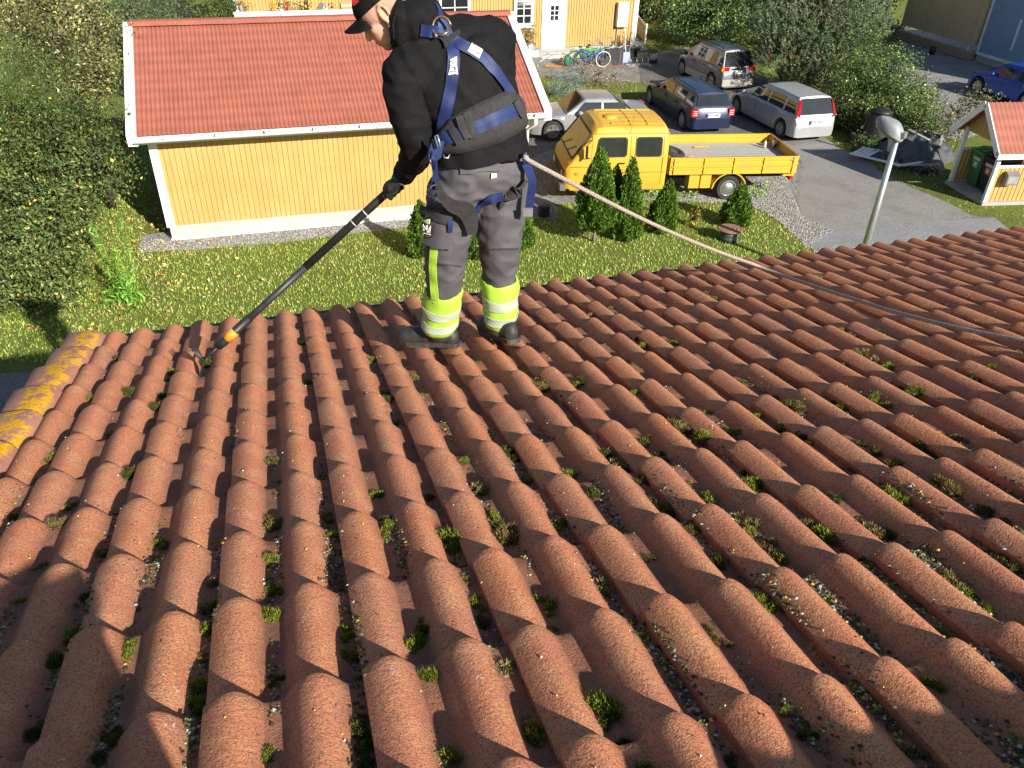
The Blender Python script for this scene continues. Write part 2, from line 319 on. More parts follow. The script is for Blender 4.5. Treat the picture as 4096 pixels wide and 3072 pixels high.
def sheet(name, pts, z, mat, wob=0.06, sub=6):
    P = [np.array(p[:2], float) for p in pts]; out = []
    for i in range(len(P)):
        a, b = P[i], P[(i + 1) % len(P)]; L = np.linalg.norm(b - a); n = max(1, int(L / 0.35)) if wob else 1; nn = np.array([-(b - a)[1], (b - a)[0]]) / max(L, 1e-6)
        for k in range(n): out.append(a + (b - a) * k / n + nn * (rng.normal(0, wob) if k else 0))
    me = bpy.data.meshes.new(name); me.from_pydata([(p[0], p[1], z) for p in out], [], [tuple(range(len(out)))]); me.materials.append(mat)
    o = bpy.data.objects.new(name, me); col.objects.link(o); tag(o, kind='structure')
    if me.polygons[0].normal.z < 0: me.flip_normals()
    return out
me = bpy.data.meshes.new('ground'); me.from_pydata([(-300, -300, 0), (300, -300, 0), (300, 500, 0), (-300, 500, 0)], [], [(0, 1, 2, 3)]); me.materials.append(Mt['lawn'])
ground = bpy.data.objects.new('ground', me); col.objects.link(ground); tag(ground, kind='structure')
px = lambda L: [G(*q) for q in L]
yard_p = px([(2040, 878), (2150, 838), (2240, 818), (2400, 800), (2557, 790), (2719, 800), (2881, 806), (3000, 822), (3072, 850), (3141, 907), (3190, 950), (3222, 990), (3500, 1000), (4060, 960), (4020, 907), (3975, 872), (3887, 862), (3800, 815), (3674, 762), (3535, 700), (3489, 655), (3350, 590), (3294, 545), (3330, 500), (3250, 380), (3050, 320), (2900, 230), (2760, 190), (2640, 205), (2560, 213), (2240, 222), (1950, 240), (1950, 320), (2100, 300), (2280, 318), (2560, 330), (2660, 345), (2600, 400), (2380, 430), (2230, 420), (2180, 440)])
sheet('gravel_yard', yard_p, 0.004, Mt['gravel'], 0.05)
drive_p = px([(3190, 870), (3300, 925), (3475, 916), (3766, 884), (3885, 866), (3790, 812), (3674, 764), (3535, 702), (3489, 657), (3350, 592), (3290, 548), (3250, 470), (3000, 380), (2700, 360), (2680, 560), (3200, 640)])
sheet('driveway', drive_p, 0.008, Mt['gravel_fine'], 0.05)
sheet('road', px([(3225, 944), (3300, 930), (3475, 916), (3620, 905), (3766, 884), (3975, 870), (4030, 915), (4200, 1060), (3300, 1120)]), 0.012, Mt['asphalt_pale'], 0.02)
sheet('path', [G(-60, 1500), G(130, 1487), G(330, 1450), G(420, 1700), G(-200, 1900)], 0.012, Mt['asphalt'], 0.02)
sheet('neighbour_yard', px([(3480, 290), (3560, 165), (3900, 200), (4200, 330), (4400, 520), (4000, 520), (3830, 560), (3600, 470), (3500, 400)]), 0.006, Mt['gravel_pale'], 0.03)
lot_p = px([(2640, 380), (2560, 330), (2560, 220), (2800, 205), (3040, 300), (3280, 400), (3330, 520), (3290, 550), (3200, 560), (2700, 545), (2350, 540), (2150, 620), (2060, 680), (2090, 560), (2200, 470)])
Mt['lot'] = gravel_mat('shade_toned_gravel', (0.11, 0.105, 0.10), (0.17, 0.165, 0.155), (0.06, 0.058, 0.055), 45, 0.5); sheet('parking_bay', lot_p, 0.010, Mt['lot'], 0.03)  # packed gravel; shade around the cars and trees put into its dark colour
# ------------------------------------------------------------ yellow garage
def wave_roof(name, a0, a1, fn, rows, parent, mat, pitch=0.0975, amp=0.0145, step=0.0035, world=True, ncol=6, flip=False):
    # sheet of wavy metal tiles: a across, d down the slope 0..1 -> fn(a, d, lift) gives a world point
    na = int((a1 - a0) / pitch * ncol); A = np.linspace(a0, a1, na); D = []
    for r in range(rows): D += [(r / rows, 0.0), ((r + 0.5) / rows, 0.5), ((r + 0.985) / rows, 1.0)]
    D.append((1.0, 0.6)); V = []; 
    for d, l in D:
        for a in A:
            ph = (a - a0) / pitch * 2 * math.pi; wv = amp * (math.cos(ph) * 0.8 + 0.2 * math.cos(2 * ph)); V.append(fn(a, d, wv + step * l))
    V = np.array(V); n = na; Fc = [(j * n + i, j * n + i + 1, (j + 1) * n + i + 1, (j + 1) * n + i) for j in range(len(D) - 1) for i in range(n - 1)]
    Fc = np.array(Fc)
    if flip: Fc = Fc[:, ::-1]
    return npmesh(name, V, Fc, mat, parent, True, world=world)
def metal_roof_mat():
    t = NT('red_metal_roof'); c = t.mix(t.ramp(t.noise(2.2, 4), [(0.35, 0.0), (0.7, 1.0)]), (0.30, 0.098, 0.064), (0.245, 0.082, 0.056))
    st_ = t.ramp(t.noise(3.5, 5, 0.65, vec=t.mapping((5, 0.5, 0.5))), [(0.5, 0.0), (0.75, 0.5)]); c = t.mix(st_, c, (0.19, 0.072, 0.05)); c = t.mix(t.ramp(t.noise(38, 3), [(0.62, 0.0), (0.72, 0.3)]), c, (0.16, 0.10, 0.075))
    return t.done(c, 0.6, 0, 0.35)
Mt['metalroof'] = metal_roof_mat()
garage = empty('garage', AB(-2.66, 19.45), AZ, 'long yellow board garage with red metal tile roof and white trim beyond the eaves', 'garage')
ga, gb = -2.66, 19.45; GL = 8.97; GD = 5.8; WT = 2.42
def boards(mb, x0, x1, y, z0, z1, wd=0.155, th=0.022, gap=0.007, ax='x', out=-1, m=0, jitter=0.0):
    n = max(1, int(round((x1 - x0) / wd))); wd = (x1 - x0) / n
    for i in range(n):
        p, q = x0 + i * wd + gap / 2, x0 + (i + 1) * wd - gap / 2; e = random.uniform(-0.0015, 0.0015)
        if ax == 'x': mb.box(p, q, min(y, y + out * (th + e)), max(y, y + out * (th + e)), z0, z1, m)
        else: mb.box(min(y, y + out * (th + e)), max(y, y + out * (th + e)), p, q, z0, z1, m)
m = MB(); m.box(0.03, GL - 0.03, 0.02, GD - 0.02, 0.38, WT - 0.02, 1); boards(m, 0, GL, 0.02, 0.36, WT, 0.119, 0.026, 0.009); boards(m, 0, GD, 0.03, 0.36, WT, 0.165, ax='y', out=-1); boards(m, 0, GD, GL - 0.03, 0.36, WT, 0.165, ax='y', out=1)
for xg in (0.0, GL):                                         # gable triangles
    m.prism([(xg + (0.012 if xg else -0.012), 0, WT), (xg + (0.012 if xg else -0.012), GD, WT), (xg + (0.012 if xg else -0.012), GD / 2, WT + 1.75)], (-0.03 if xg else 0.03, 0, 0), 0)
Mt['dark'] = pm('dark_gap', (0.10, 0.06, 0.015), None, 5, 0.9)
m.build('wall', [Mt['yellow'], Mt['dark']], garage)
m = MB(); m.box(0.03, GL - 0.03, 0.03, GD - 0.03, -0.1, 0.37); m.box(0.02, GL - 0.02, -0.012, 0.03, 0.0, 0.365); m.build('plinth', Mt['concrete'], garage)
m = MB(); m.box(0.0, GL, -0.035, -0.013, 0.0, 0.06); m.build('plinth_flashing', Mt['white'], garage)
for xc, xe in ((0, -0.036), (GL - 0.14, GL + 0.002)):
    m = MB(); m.box(xc - 0.012, xc + 0.152, -0.034, 0.0, 0.34, WT); m.box(xe, xe + 0.034, -0.034, 0.14, 0.34, WT); m.build('corner_board', Mt['white'], garage)
RDG = 2.98; RZ = 4.36; EZ = 2.66; EB = -0.5
def gfn(a, d, l):
    b = RDG - (RDG - EB) * d; z = RZ - (RZ - EZ) * d; n = np.array([0, -(RZ - EZ), (RDG - EB)]); n /= np.linalg.norm(n); return np.array([a, b, z]) + n * l
def gfn2(a, d, l):
    b = RDG + (RDG - EB) * d; z = RZ - (RZ - EZ) * d; n = np.array([0, (RZ - EZ), (RDG - EB)]); n /= np.linalg.norm(n); return np.array([a, b, z]) + n * l
wave_roof('roof', -0.20, GL + 0.30, gfn, 12, garage, Mt['metalroof'], world=False, flip=True)
wave_roof('roof', -0.20, GL + 0.30, gfn2, 12, garage, Mt['metalroof'], world=False)
m = MB()
for i in range(18):
    x0 = -0.24 + i * 0.545; x1 = min(x0 + 0.56, GL + 0.36); e = 0.003 * (i % 2)
    m.prism([(x0, RDG - 0.17, RZ - 0.03 + e), (x0, RDG - 0.10, RZ + 0.06 + e), (x0, RDG, RZ + 0.09 + e), (x0, RDG + 0.10, RZ + 0.06 + e), (x0, RDG + 0.17, RZ - 0.03 + e)], (x1 - x0, 0, 0), 0)
m.build('ridge_cap', Mt['metalroof'], garage)
for x0 in (-0.36, GL + 0.26):
    for sg in (1, -1):
        m = MB(); e_b = EB - 0.02 if sg == 1 else 2 * RDG - EB + 0.02; P = [(x0, e_b, EZ - 0.20), (x0, e_b, EZ + 0.05), (x0, RDG, RZ + 0.05), (x0, RDG, RZ - 0.20)]
        m.prism(P, (0.205 if x0 < 0 else 0.20, 0, 0)); m.build('barge_board', Mt['white'], garage)
m = MB(); m.box(-0.15, GL + 0.25, EB + 0.02, EB + 0.05, EZ - 0.17, EZ - 0.02); m.box(-0.15, GL + 0.25, EB + 0.05, 0.0, EZ - 0.2, EZ - 0.17); m.build('eaves_board', Mt['white'], garage)
m = MB()
for i in range(64):                                          # scalloped drip edge under the metal tiles
    x0 = -0.15 + i * 0.147; m.prism([(x0, EB - 0.01, EZ - 0.03), (x0 + 0.147, EB - 0.01, EZ - 0.03), (x0 + 0.11, EB - 0.055, EZ - 0.075), (x0 + 0.037, EB - 0.055, EZ - 0.075)], (0, 0, 0.012))
g = MB(); pr = [(0.062 * math.cos(a), 0.062 * math.sin(a)) for a in np.linspace(math.pi, 2 * math.pi, 8)] + [(0.052 * math.cos(a), 0.052 * math.sin(a)) for a in np.linspace(2 * math.pi, math.pi, 8)]
for x0, x1, y0, y1 in ((-0.22, GL + 0.32, EB - 0.09, 0),):
    g.prism([(x0, y0 + p, EZ - 0.065 + q) for p, q in pr], (x1 - x0, 0, 0), 0, False)
for i in range(9): g.lathe([(0.068, 0), (0.068, 0.02)], (0.4 + i * 1.07, EB - 0.09, EZ - 0.067), (1, 0, 0), 12)
g.build('gutter', Mt['offwhite'], garage); m.build('drip_edge', Mt['white'], garage)
m = MB(); xg = GL + 0.02; m.tube([(xg, EB - 0.09, EZ - 0.12), (xg, EB - 0.09, EZ - 0.24), (xg - 0.05, -0.09, EZ - 0.52), (xg - 0.05, -0.09, 0.22), (xg - 0.05, -0.2, 0.1)], 0.05, 10); m.build('downpipe', Mt['white'], garage)
sheet('gravel_border', [AB(ga - 0.75, gb - 0.62), AB(ga + 2, gb - 0.78), AB(ga + 6, gb - 0.6), AB(ga + GL + 0.7, gb - 0.9), AB(ga + GL + 0.9, gb + 0.6), AB(ga + GL, gb + 0.6), AB(ga, gb + 0.6), AB(ga - 0.72, gb + 0.5)], 0.008, Mt['gravel_pale'], 0.04)
# ------------------------------------------------------------ yellow dwelling behind the garage
HB = float(G(2200, 216) @ DH)                                # facade with the door, parallel to the garage
P_ = CAMP * 0
def onw(u, v, b=HB): P = onrow(u, v, b); return float(P @ ROW), float(P[2])
yh = empty('yellow_house', AB(7.0, HB), AZ, 'yellow board house with white door and paned window behind the garage', 'house'); ya = 7.0
xr = onw(2528, 200)[0] - ya; HZ = 5.2
Mt['yellow2'] = Mt['yellow']
m = MB(); m.box(0, xr - 0.04, 0.03, 9.0, 0.35, HZ, 1); boards(m, 0, xr - 0.04, 0.03, 0.3, HZ, 0.13, 0.03, 0.02); boards(m, 0.0, 9.0, xr - 0.06, 0.3, HZ, 0.16, ax='y', out=1); m.build('wall', [Mt['yellow2'], Mt['dark']], yh)
m = MB(); m.box(0.02, xr - 0.06, 0.06, 8.9, -0.1, 0.34); m.build('plinth', Mt['concrete'], yh)
m = MB(); m.box(xr - 0.12, xr + 0.03, -0.03, 0.12, 0.22, HZ); m.build('corner_board', Mt['white'], yh)
m = MB(); m.tube([(xr + 0.10, 0.05, HZ), (xr + 0.10, 0.05, 0.45), (xr + 0.12, -0.12, 0.32)], 0.05, 10); m.build('downpipe', Mt['white'], yh)
def window(parent, x0, x1, z0, z1, nx, nz, y=-0.0, fr=0.11, name='window'):
    m = MB(); m.box(x0 - fr, x0, y - 0.04, y + 0.02, z0 - fr, z1 + fr); m.box(x1, x1 + fr, y - 0.04, y + 0.02, z0 - fr, z1 + fr); m.box(x0, x1, y - 0.04, y + 0.02, z0 - fr, z0); m.box(x0, x1, y - 0.04, y + 0.02, z1, z1 + fr)
    w_ = m.build(name, Mt['white'], parent); m = MB(); m.box(x0, x1, y - 0.008, y + 0.01, z0, z1); m.build('pane', Mt['glass'], w_)
    m = MB()
    for i in range(1, nx): xx = x0 + (x1 - x0) * i / nx; m.box(xx - 0.018, xx + 0.018, y - 0.03, y - 0.007, z0, z1)
    for i in range(1, nz): zz = z0 + (z1 - z0) * i / nz; m.box(x0, x1, y - 0.028, y - 0.007, zz - 0.018, zz + 0.018)
    m.build('glazing_bar', Mt['white'], w_); return w_
wx0 = onw(2066, 60)[0] - ya; wx1 = onw(2122, 60)[0] - ya; wz0 = onw(2095, 92)[1]
w_ = window(yh, wx0, wx1, wz0, wz0 + 1.25, 2, 4, -0.03, 0.14); m = MB(); m.box(wx0 - 0.15, wx1 + 0.15, -0.16, -0.03, wz0 - 0.2, wz0 - 0.13); m.build('sill', Mt['white'], w_)
wx2 = onw(1870, 0)[0] - ya; window(yh, wx2 - 1.2, wx2, wz0 + 0.35, wz0 + 1.5, 2, 3, -0.03, 0.12)
dx0 = onw(2180, 150)[0] - ya; dx1 = onw(2249, 150)[0] - ya; dz = 0.28
m = MB(); m.box(dx0 - 0.2, dx0, -0.05, 0.02, 0.2, 2.75); m.box(dx1, dx1 + 0.13, -0.05, 0.02, 0.2, 2.75); m.box(dx0, dx1, -0.05, 0.02, 2.55, 2.75); m.box(dx0, dx1, -0.045, 0.02, 0.2, 0.45); m.build('door_frame', Mt['white'], yh)
m = MB(); m.box(dx0, dx1, -0.035, 0.015, 0.452, 2.55); m.box(dx0 + 0.02, dx1 - 0.02, -0.042, -0.03, 0.5, 0.72)
for z_ in (0.8, 1.15, 1.45): m.box(dx0 + 0.14, dx1 - 0.14, -0.040, -0.034, z_, z_ + 0.012)
door = m.build('door', Mt['white'], yh)
zz0 = onw(2215, 80)[1]; xa = onw(2200, 60)[0] - ya; xb = onw(2232, 60)[0] - ya; window(door, xa, xb, zz0, zz0 + 0.62, 2, 3, -0.04, 0.035, 'door_window')
m = MB(); m.tube([(dx1 - 0.09, -0.04, zz0 - 0.1), (dx1 - 0.09, -0.09, zz0 - 0.1), (dx1 - 0.20, -0.09, zz0 - 0.12)], 0.012, 6); m.build('handle', Mt['steel'], door)
m = MB(); m.box(dx0 - 0.75, dx1 + 0.55, -1.0, 0.05, 0.0, 0.20); m.box(dx0 - 0.8, dx1 + 0.6, -1.05, 0.05, 0.2, 0.26); m.build('doorstep', Mt['concrete'], yh)
# number on the corner board and the meter cupboard
def text(s_, size, loc, rot, parent, mat, name='lettering', ext=0.0015, bold=0.0):
    cu = bpy.data.curves.new(name, 'FONT'); cu.body = s_; cu.size = size; cu.extrude = ext; cu.offset = bold; cu.align_x = 'CENTER'; cu.align_y = 'CENTER'; cu.resolution_u = 3
    o = bpy.data.objects.new(name, cu); col.objects.link(o); dg = bpy.context.evaluated_depsgraph_get(); me = bpy.data.meshes.new_from_object(o.evaluated_get(dg)); bpy.data.objects.remove(o); me.materials.clear(); me.materials.append(mat)
    o = bpy.data.objects.new(name, me); col.objects.link(o); o.parent = parent; o.location = loc; o.rotation_euler = rot; return o
text('79', 0.17, (xr - 0.045, -0.034, 2.17), (R(90), 0, 0), yh, Mt['black'], 'house_number')
bx0 = onw(2469, 60, HB - 0.15)[0] - ya; bx1 = onw(2511, 60, HB - 0.15)[0] - ya; bz0 = onw(2480, 108, HB - 0.22)[1]; bz1 = onw(2480, 10, HB - 0.22)[1]
m = MB(); m.box(bx0, bx1, -0.24, -0.02, bz0, bz1); m.box(bx0 + 0.01, bx1 - 0.01, -0.25, -0.24, bz0 + 0.02, bz1 - 0.02); mc = m.build('meter_cupboard', Mt['offwhite'], yh); mc.data.materials[0] = pm('cream_steel', (0.74, 0.72, 0.6), (0.7, 0.68, 0.56), 3, 0.4)
m = MB(); m.tube([(bx0 + 0.12, -0.10, 0.35), (bx0 + 0.12, -0.06, bz0)], 0.022, 8); m.build('conduit', Mt['steel'], yh)
m = MB(); m.box(-0.5, xr + 0.45, -0.55, 9.5, HZ, HZ + 0.16); m.prism([(-0.5, -0.55, HZ + 0.16), (-0.5, 9.5, HZ + 0.16), (-0.5, 4.5, HZ + 2.6)], (xr + 0.95, 0, 0)); m.build('roof', Mt['metalroof'], yh)
# recessed left wing with the terrace
a0, z_ = onw(942, 5, HB + 1.2); TA = a0
wing = empty('terrace_wing', AB(TA, HB + 1.2), AZ, 'yellow board wing of the house with a roofed terrace behind white railing', 'house'); WL = 7.0 - TA
m = MB(); m.box(0.05, WL, 0.03, 7, 0.3, 5.0, 1); boards(m, 0.05, WL, 0.03, 0.3, 5.0, 0.15, 0.03, 0.014); m.build('wall', [Mt['yellow2'], Mt['dark']], wing)
m = MB(); m.box(-0.1, 0.06, -0.04, 0.06, 0.2, 5.0); m.build('corner_board', Mt['white'], wing)
rb = HB - 1.6
tz = onw(1200, 95, rb + 0.6)[1]
RZT = onw(1100, 47, rb)[1]; fl = RZT - 0.95
m = MB(); m.box(-0.2, WL - 0.3, -2.85, 0.0, fl - 0.1, fl); m.box(-0.2, WL - 0.3, -2.8, -0.1, 0, fl - 0.1); m.build('terrace_floor', Mt['plank'], wing)
rail = empty('railing', AB(TA - 0.1, rb, fl), AZ, 'white slatted terrace railing with knobbed posts in front of the yellow wing', 'railing'); RLn = WL - 0.3
m = MB(); m.box(0, RLn, -0.03, 0.05, 0.88, 0.97); m.box(0, RLn, -0.02, 0.04, 0.06, 0.14); m.box(0, RLn, -0.02, 0.04, 0.72, 0.78); m.build('rail', Mt['white'], rail)
m = MB()
for i in range(int(RLn / 0.105)): m.box(0.02 + i * 0.105, 0.10 + i * 0.105, -0.012, 0.012, 0.12, 0.9)
m.build('slats', Mt['white'], rail)
for u_ in (950, 1127, 1306, 1480):
    x_ = onw(u_, 40, rb)[0] - (TA - 0.1); m = MB(); m.box(x_ - 0.055, x_ + 0.055, -0.06, 0.06, -0.5, 1.05); pst = m.build('post', Mt['white'], rail)
    m = MB(); m.lathe([(0.03, 1.05), (0.05, 1.07), (0.028, 1.10), (0.05, 1.15), (0.045, 1.19), (0.0, 1.21)], (x_, 0, 0), n=10); m.build('knob', Mt['steel'] if u_ < 1400 else Mt['white'], pst)
# entrance ramp on the right of the house
rp = empty('ramp', G(2560, 205), AZ, 'grey plank ramp with a cream latticed side board and white turned newel post', 'ramp')
q0 = G(2545, 212) ; q1 = G(2580, 200); 
m = MB(); 
def W(P): return P
A0 = G(2536, 208); A1 = G(2592, 200); A2 = A1 + DH * 3.2; A3 = A0 + DH * 3.2
m.add([A0 + np.array([0, 0, .05]), A1 + np.array([0, 0, .05]), A2 + np.array([0, 0, .85]), A3 + np.array([0, 0, .85]), A0, A1, A2, A3], [(0, 1, 2, 3), (4, 7, 6, 5), (0, 4, 5, 1), (1, 5, 6, 2), (2, 6, 7, 3), (3, 7, 4, 0)]); m.build('deck', Mt['plank'], rp, True)
nb = G(2577, 190); m = MB(); zt = 1.0
m.lathe([(0.05, 0), (0.05, 0.25), (0.035, 0.3), (0.055, 0.4), (0.035, 0.6), (0.055, 0.75), (0.035, 0.85), (0.06, 0.95), (0.03, 1.0), (0.055, 1.06), (0.0, 1.12)], nb, n=10); m.build('newel', Mt['white'], rp, True)
B1 = nb + DH * 2.9 - ROW * 0.15
m = MB(); m.prism([nb + np.array([0, 0, .28]), nb + np.array([0, 0, .95]), B1 + np.array([0, 0, 1.9]), B1 + np.array([0, 0, .9])], ROW * 0.025); sb = m.build('side_board', pm('cream_board', (0.62, 0.52, 0.34), (0.5, 0.42, 0.27), 5, 0.7), rp, True)
m = MB(); m.beam(nb + np.array([0, 0, .97]), B1 + np.array([0, 0, 1.92]), 0.07, 0.05); m.build('handrail', Mt['white'], rp, True)
# ------------------------------------------------------------ neighbour's blue house with its slatted terrace screen
bc = G(3895, 243); bd = G(4073, 300); dv = (bd - bc); dv = dv / np.linalg.norm(dv); bang = math.atan2(dv[1], dv[0])
bh = empty('blue_house', bc, bang, 'blue horizontal-board house with white corner trim at the upper right', 'house')
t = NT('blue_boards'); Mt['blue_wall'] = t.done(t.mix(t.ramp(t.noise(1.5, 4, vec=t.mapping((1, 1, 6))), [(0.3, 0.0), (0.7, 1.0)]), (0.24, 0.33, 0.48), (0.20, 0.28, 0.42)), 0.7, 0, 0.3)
m = MB()
for i in range(26): z0 = 0.42 + i * 0.175; m.prism([(0.03, 0.0, z0), (0.03, -0.028, z0), (0.03, -0.010, z0 + 0.173), (0.03, 0.0, z0 + 0.173)], (9, 0, 0))
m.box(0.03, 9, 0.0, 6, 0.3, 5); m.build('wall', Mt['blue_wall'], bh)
m = MB(); m.box(0.0, 0.13, -0.045, 0.03, 0.33, 5); m.box(-0.02, 0.04, -0.03, 0.13, 0.33, 5); m.box(0.13, 9, -0.05, -0.001, 0.30, 0.44); m.build('trim', Mt['white'], bh); m = MB(); m.box(0.05, 9, 0.02, 5.9, -0.1, 0.31); m.build('plinth', Mt['concrete'], bh)
m = MB(); m.box(2.05, 2.15, -0.06, 0, 0.9, 2.2); m.build('window_frame', Mt['white'], bh)
t0 = G(3858, 240); t1 = G(3590, 155); tv_ = t1 - t0; tl = np.linalg.norm(tv_); tang = math.atan2(tv_[1], tv_[0])
ts = empty('terrace_screen', t0, tang, 'brown slatted screen above a board terrace beside the blue house', 'screen')
Mt['slat'] = pm('brown_slats', (0.62, 0.43, 0.28), (0.48, 0.33, 0.21), 6, 0.75, stretch=(1, 3, 3)); Mt['slat_pale'] = pm('pale_pine_board', (0.42, 0.30, 0.175), (0.33, 0.23, 0.13), 5, 0.75, stretch=(1, 3, 6))
m = MB()
for i in range(34): z0 = 0.72 + i * 0.064; m.box(0.0, tl, -0.02, 0.02, z0, z0 + 0.054); m.box(-0.02, 0.02, -1.35, -0.02, z0, z0 + 0.054)
m.build('slats', Mt['slat'], ts)
m = MB()
for i in range(3): m.box(-0.05, tl + 0.25, 0.03, 0.07, 0.05 + i * 0.125, 0.168 + i * 0.125); m.box(-0.09, -0.05, -1.2, 0.07, 0.05 + i * 0.125, 0.168 + i * 0.125)
m.build('base_board', Mt['slat_pale'], ts)
for x_ in (0.12, tl * 0.36, tl * 0.66, tl * 0.96): m = MB(); m.box(x_ - 0.05, x_ + 0.05, -0.11, -0.03, 0, 2.8); m.build('post', Mt['offwhite'], ts)
m = MB(); m.box(0, tl, -1.4, -0.05, 0.40, 0.44); m.build('floor', Mt['plank'], ts)
m = MB(); tb = empty('planter_bucket', G(3725, 218), 0, 'black bucket standing by the foot of the slatted terrace', 'bucket'); m.lathe([(0.13, 0), (0.17, 0.36), (0.15, 0.36), (0.12, 0.30)], n=14); m.build('body', Mt['black'], tb); m = MB(); m.tube([(0.16 * math.cos(a), 0.05, 0.36 + 0.05 * math.sin(a)) for a in np.linspace(0, math.pi, 7)], 0.006, 5); m.build('handle', Mt['steel'], tb)
sb_ = empty('sandbox', G(3555, 130), tang, 'low dark covered sandbox left of the slatted terrace', 'sandbox'); m = MB(); m.prism([(0.75 * math.cos(a), 0.75 * math.sin(a), 0.28) for a in np.linspace(0, 2 * math.pi, 7)[:-1]], (0, 0, 0.05)); m.build('cover', pm('dark_green_cover', (0.035, 0.05, 0.045), None, 5, 0.6), sb_); m = MB(); m.prism([(0.68 * math.cos(a), 0.68 * math.sin(a), 0.0) for a in np.linspace(0, 2 * math.pi, 7)[:-1]], (0, 0, 0.28)); m.build('frame', Mt['slat_pale'], sb_)
# ------------------------------------------------------------ vehicles
def paint(name, c, rough=0.28, metal=0.3):
    t = NT(name); b = t.mix(t.ramp(t.noise(2.5, 4), [(0.35, 0.0), (0.75, 0.5)]), c, tuple(x * 0.8 + 0.01 for x in c)); m_ = t.done(b, t.ramp(t.noise(9, 4), [(0.3, rough), (0.8, rough + 0.12)]), metal, 0.5); t.p.inputs['Coat Weight'].default_value = 0.35; t.p.inputs['Coat Roughness'].default_value = 0.08; return m_
Mt['red_lens'] = pm('red_lens', (0.42, 0.012, 0.012), (0.32, 0.01, 0.01), 20, 0.15); Mt['amber'] = pm('amber_lens', (0.62, 0.20, 0.02), (0.5, 0.16, 0.02), 20, 0.2)
Mt['lens'] = pm('clear_lens', (0.55, 0.56, 0.56), (0.4, 0.41, 0.42), 25, 0.12); Mt['blue_eu'] = pm('plate_blue', (0.02, 0.06, 0.4), None, 5, 0.4)
def lerp(x, xs, ys): return float(np.interp(x, xs, ys))
def wheel(parent, x, y, r, wd, side, spokes=5, dark=False):
    m = MB(); y0 = y - side * wd
    m.lathe([(r * 0.60, 0), (r * 0.93, 0.004), (r, 0.03), (r, wd - 0.03), (r * 0.93, wd), (r * 0.66, wd - 0.004), (r * 0.62, wd - 0.03), (r * 0.2, wd - 0.05)], (x, y0, r), (0, side, 0), 26)
    wo = m.build('wheel', Mt['rubber'], parent, angle=40); m = MB()
    m.lathe([(r * 0.66, -0.02), (r * 0.66, 0.002), (r * 0.60, 0.004), (r * 0.585, -0.02)], (x, y - side * 0.004, r), (0, side, 0), 26)
    if dark: m.lathe([(r * 0.62, -0.035), (r * 0.5, -0.03), (r * 0.3, 0.0), (r * 0.16, 0.012), (r * 0.0, 0.014)], (x, y - side * 0.004, r), (0, side, 0), 18)
    else:
        m.lathe([(r * 0.17, -0.02), (r * 0.16, 0.0), (0, 0.004)], (x, y - side * 0.004, r), (0, side, 0), 14)
        for k in range(spokes):
            a = 2 * math.pi * k / spokes + 0.3; dx, dz = math.cos(a), math.sin(a); px_, pz = -dz, dx
            vs = []
            for q, ww in ((r * 0.10, r * 0.10), (r * 0.62, r * 0.075)):
                for sg in (-1, 1): vs.append((x + dx * q + px_ * ww * sg, y - side * 0.010, r + dz * q + pz * ww * sg))
            vs2 = [(a_, b_ - side * 0.02, c_) for a_, b_, c_ in vs]
            m.add(vs + vs2, [(0, 1, 3, 2), (4, 6, 7, 5), (0, 2, 6, 4), (1, 5, 7, 3), (2, 3, 7, 6), (0, 4, 5, 1)])
    ro = m.build('rim', Mt['rim'], wo, angle=40)
    return wo
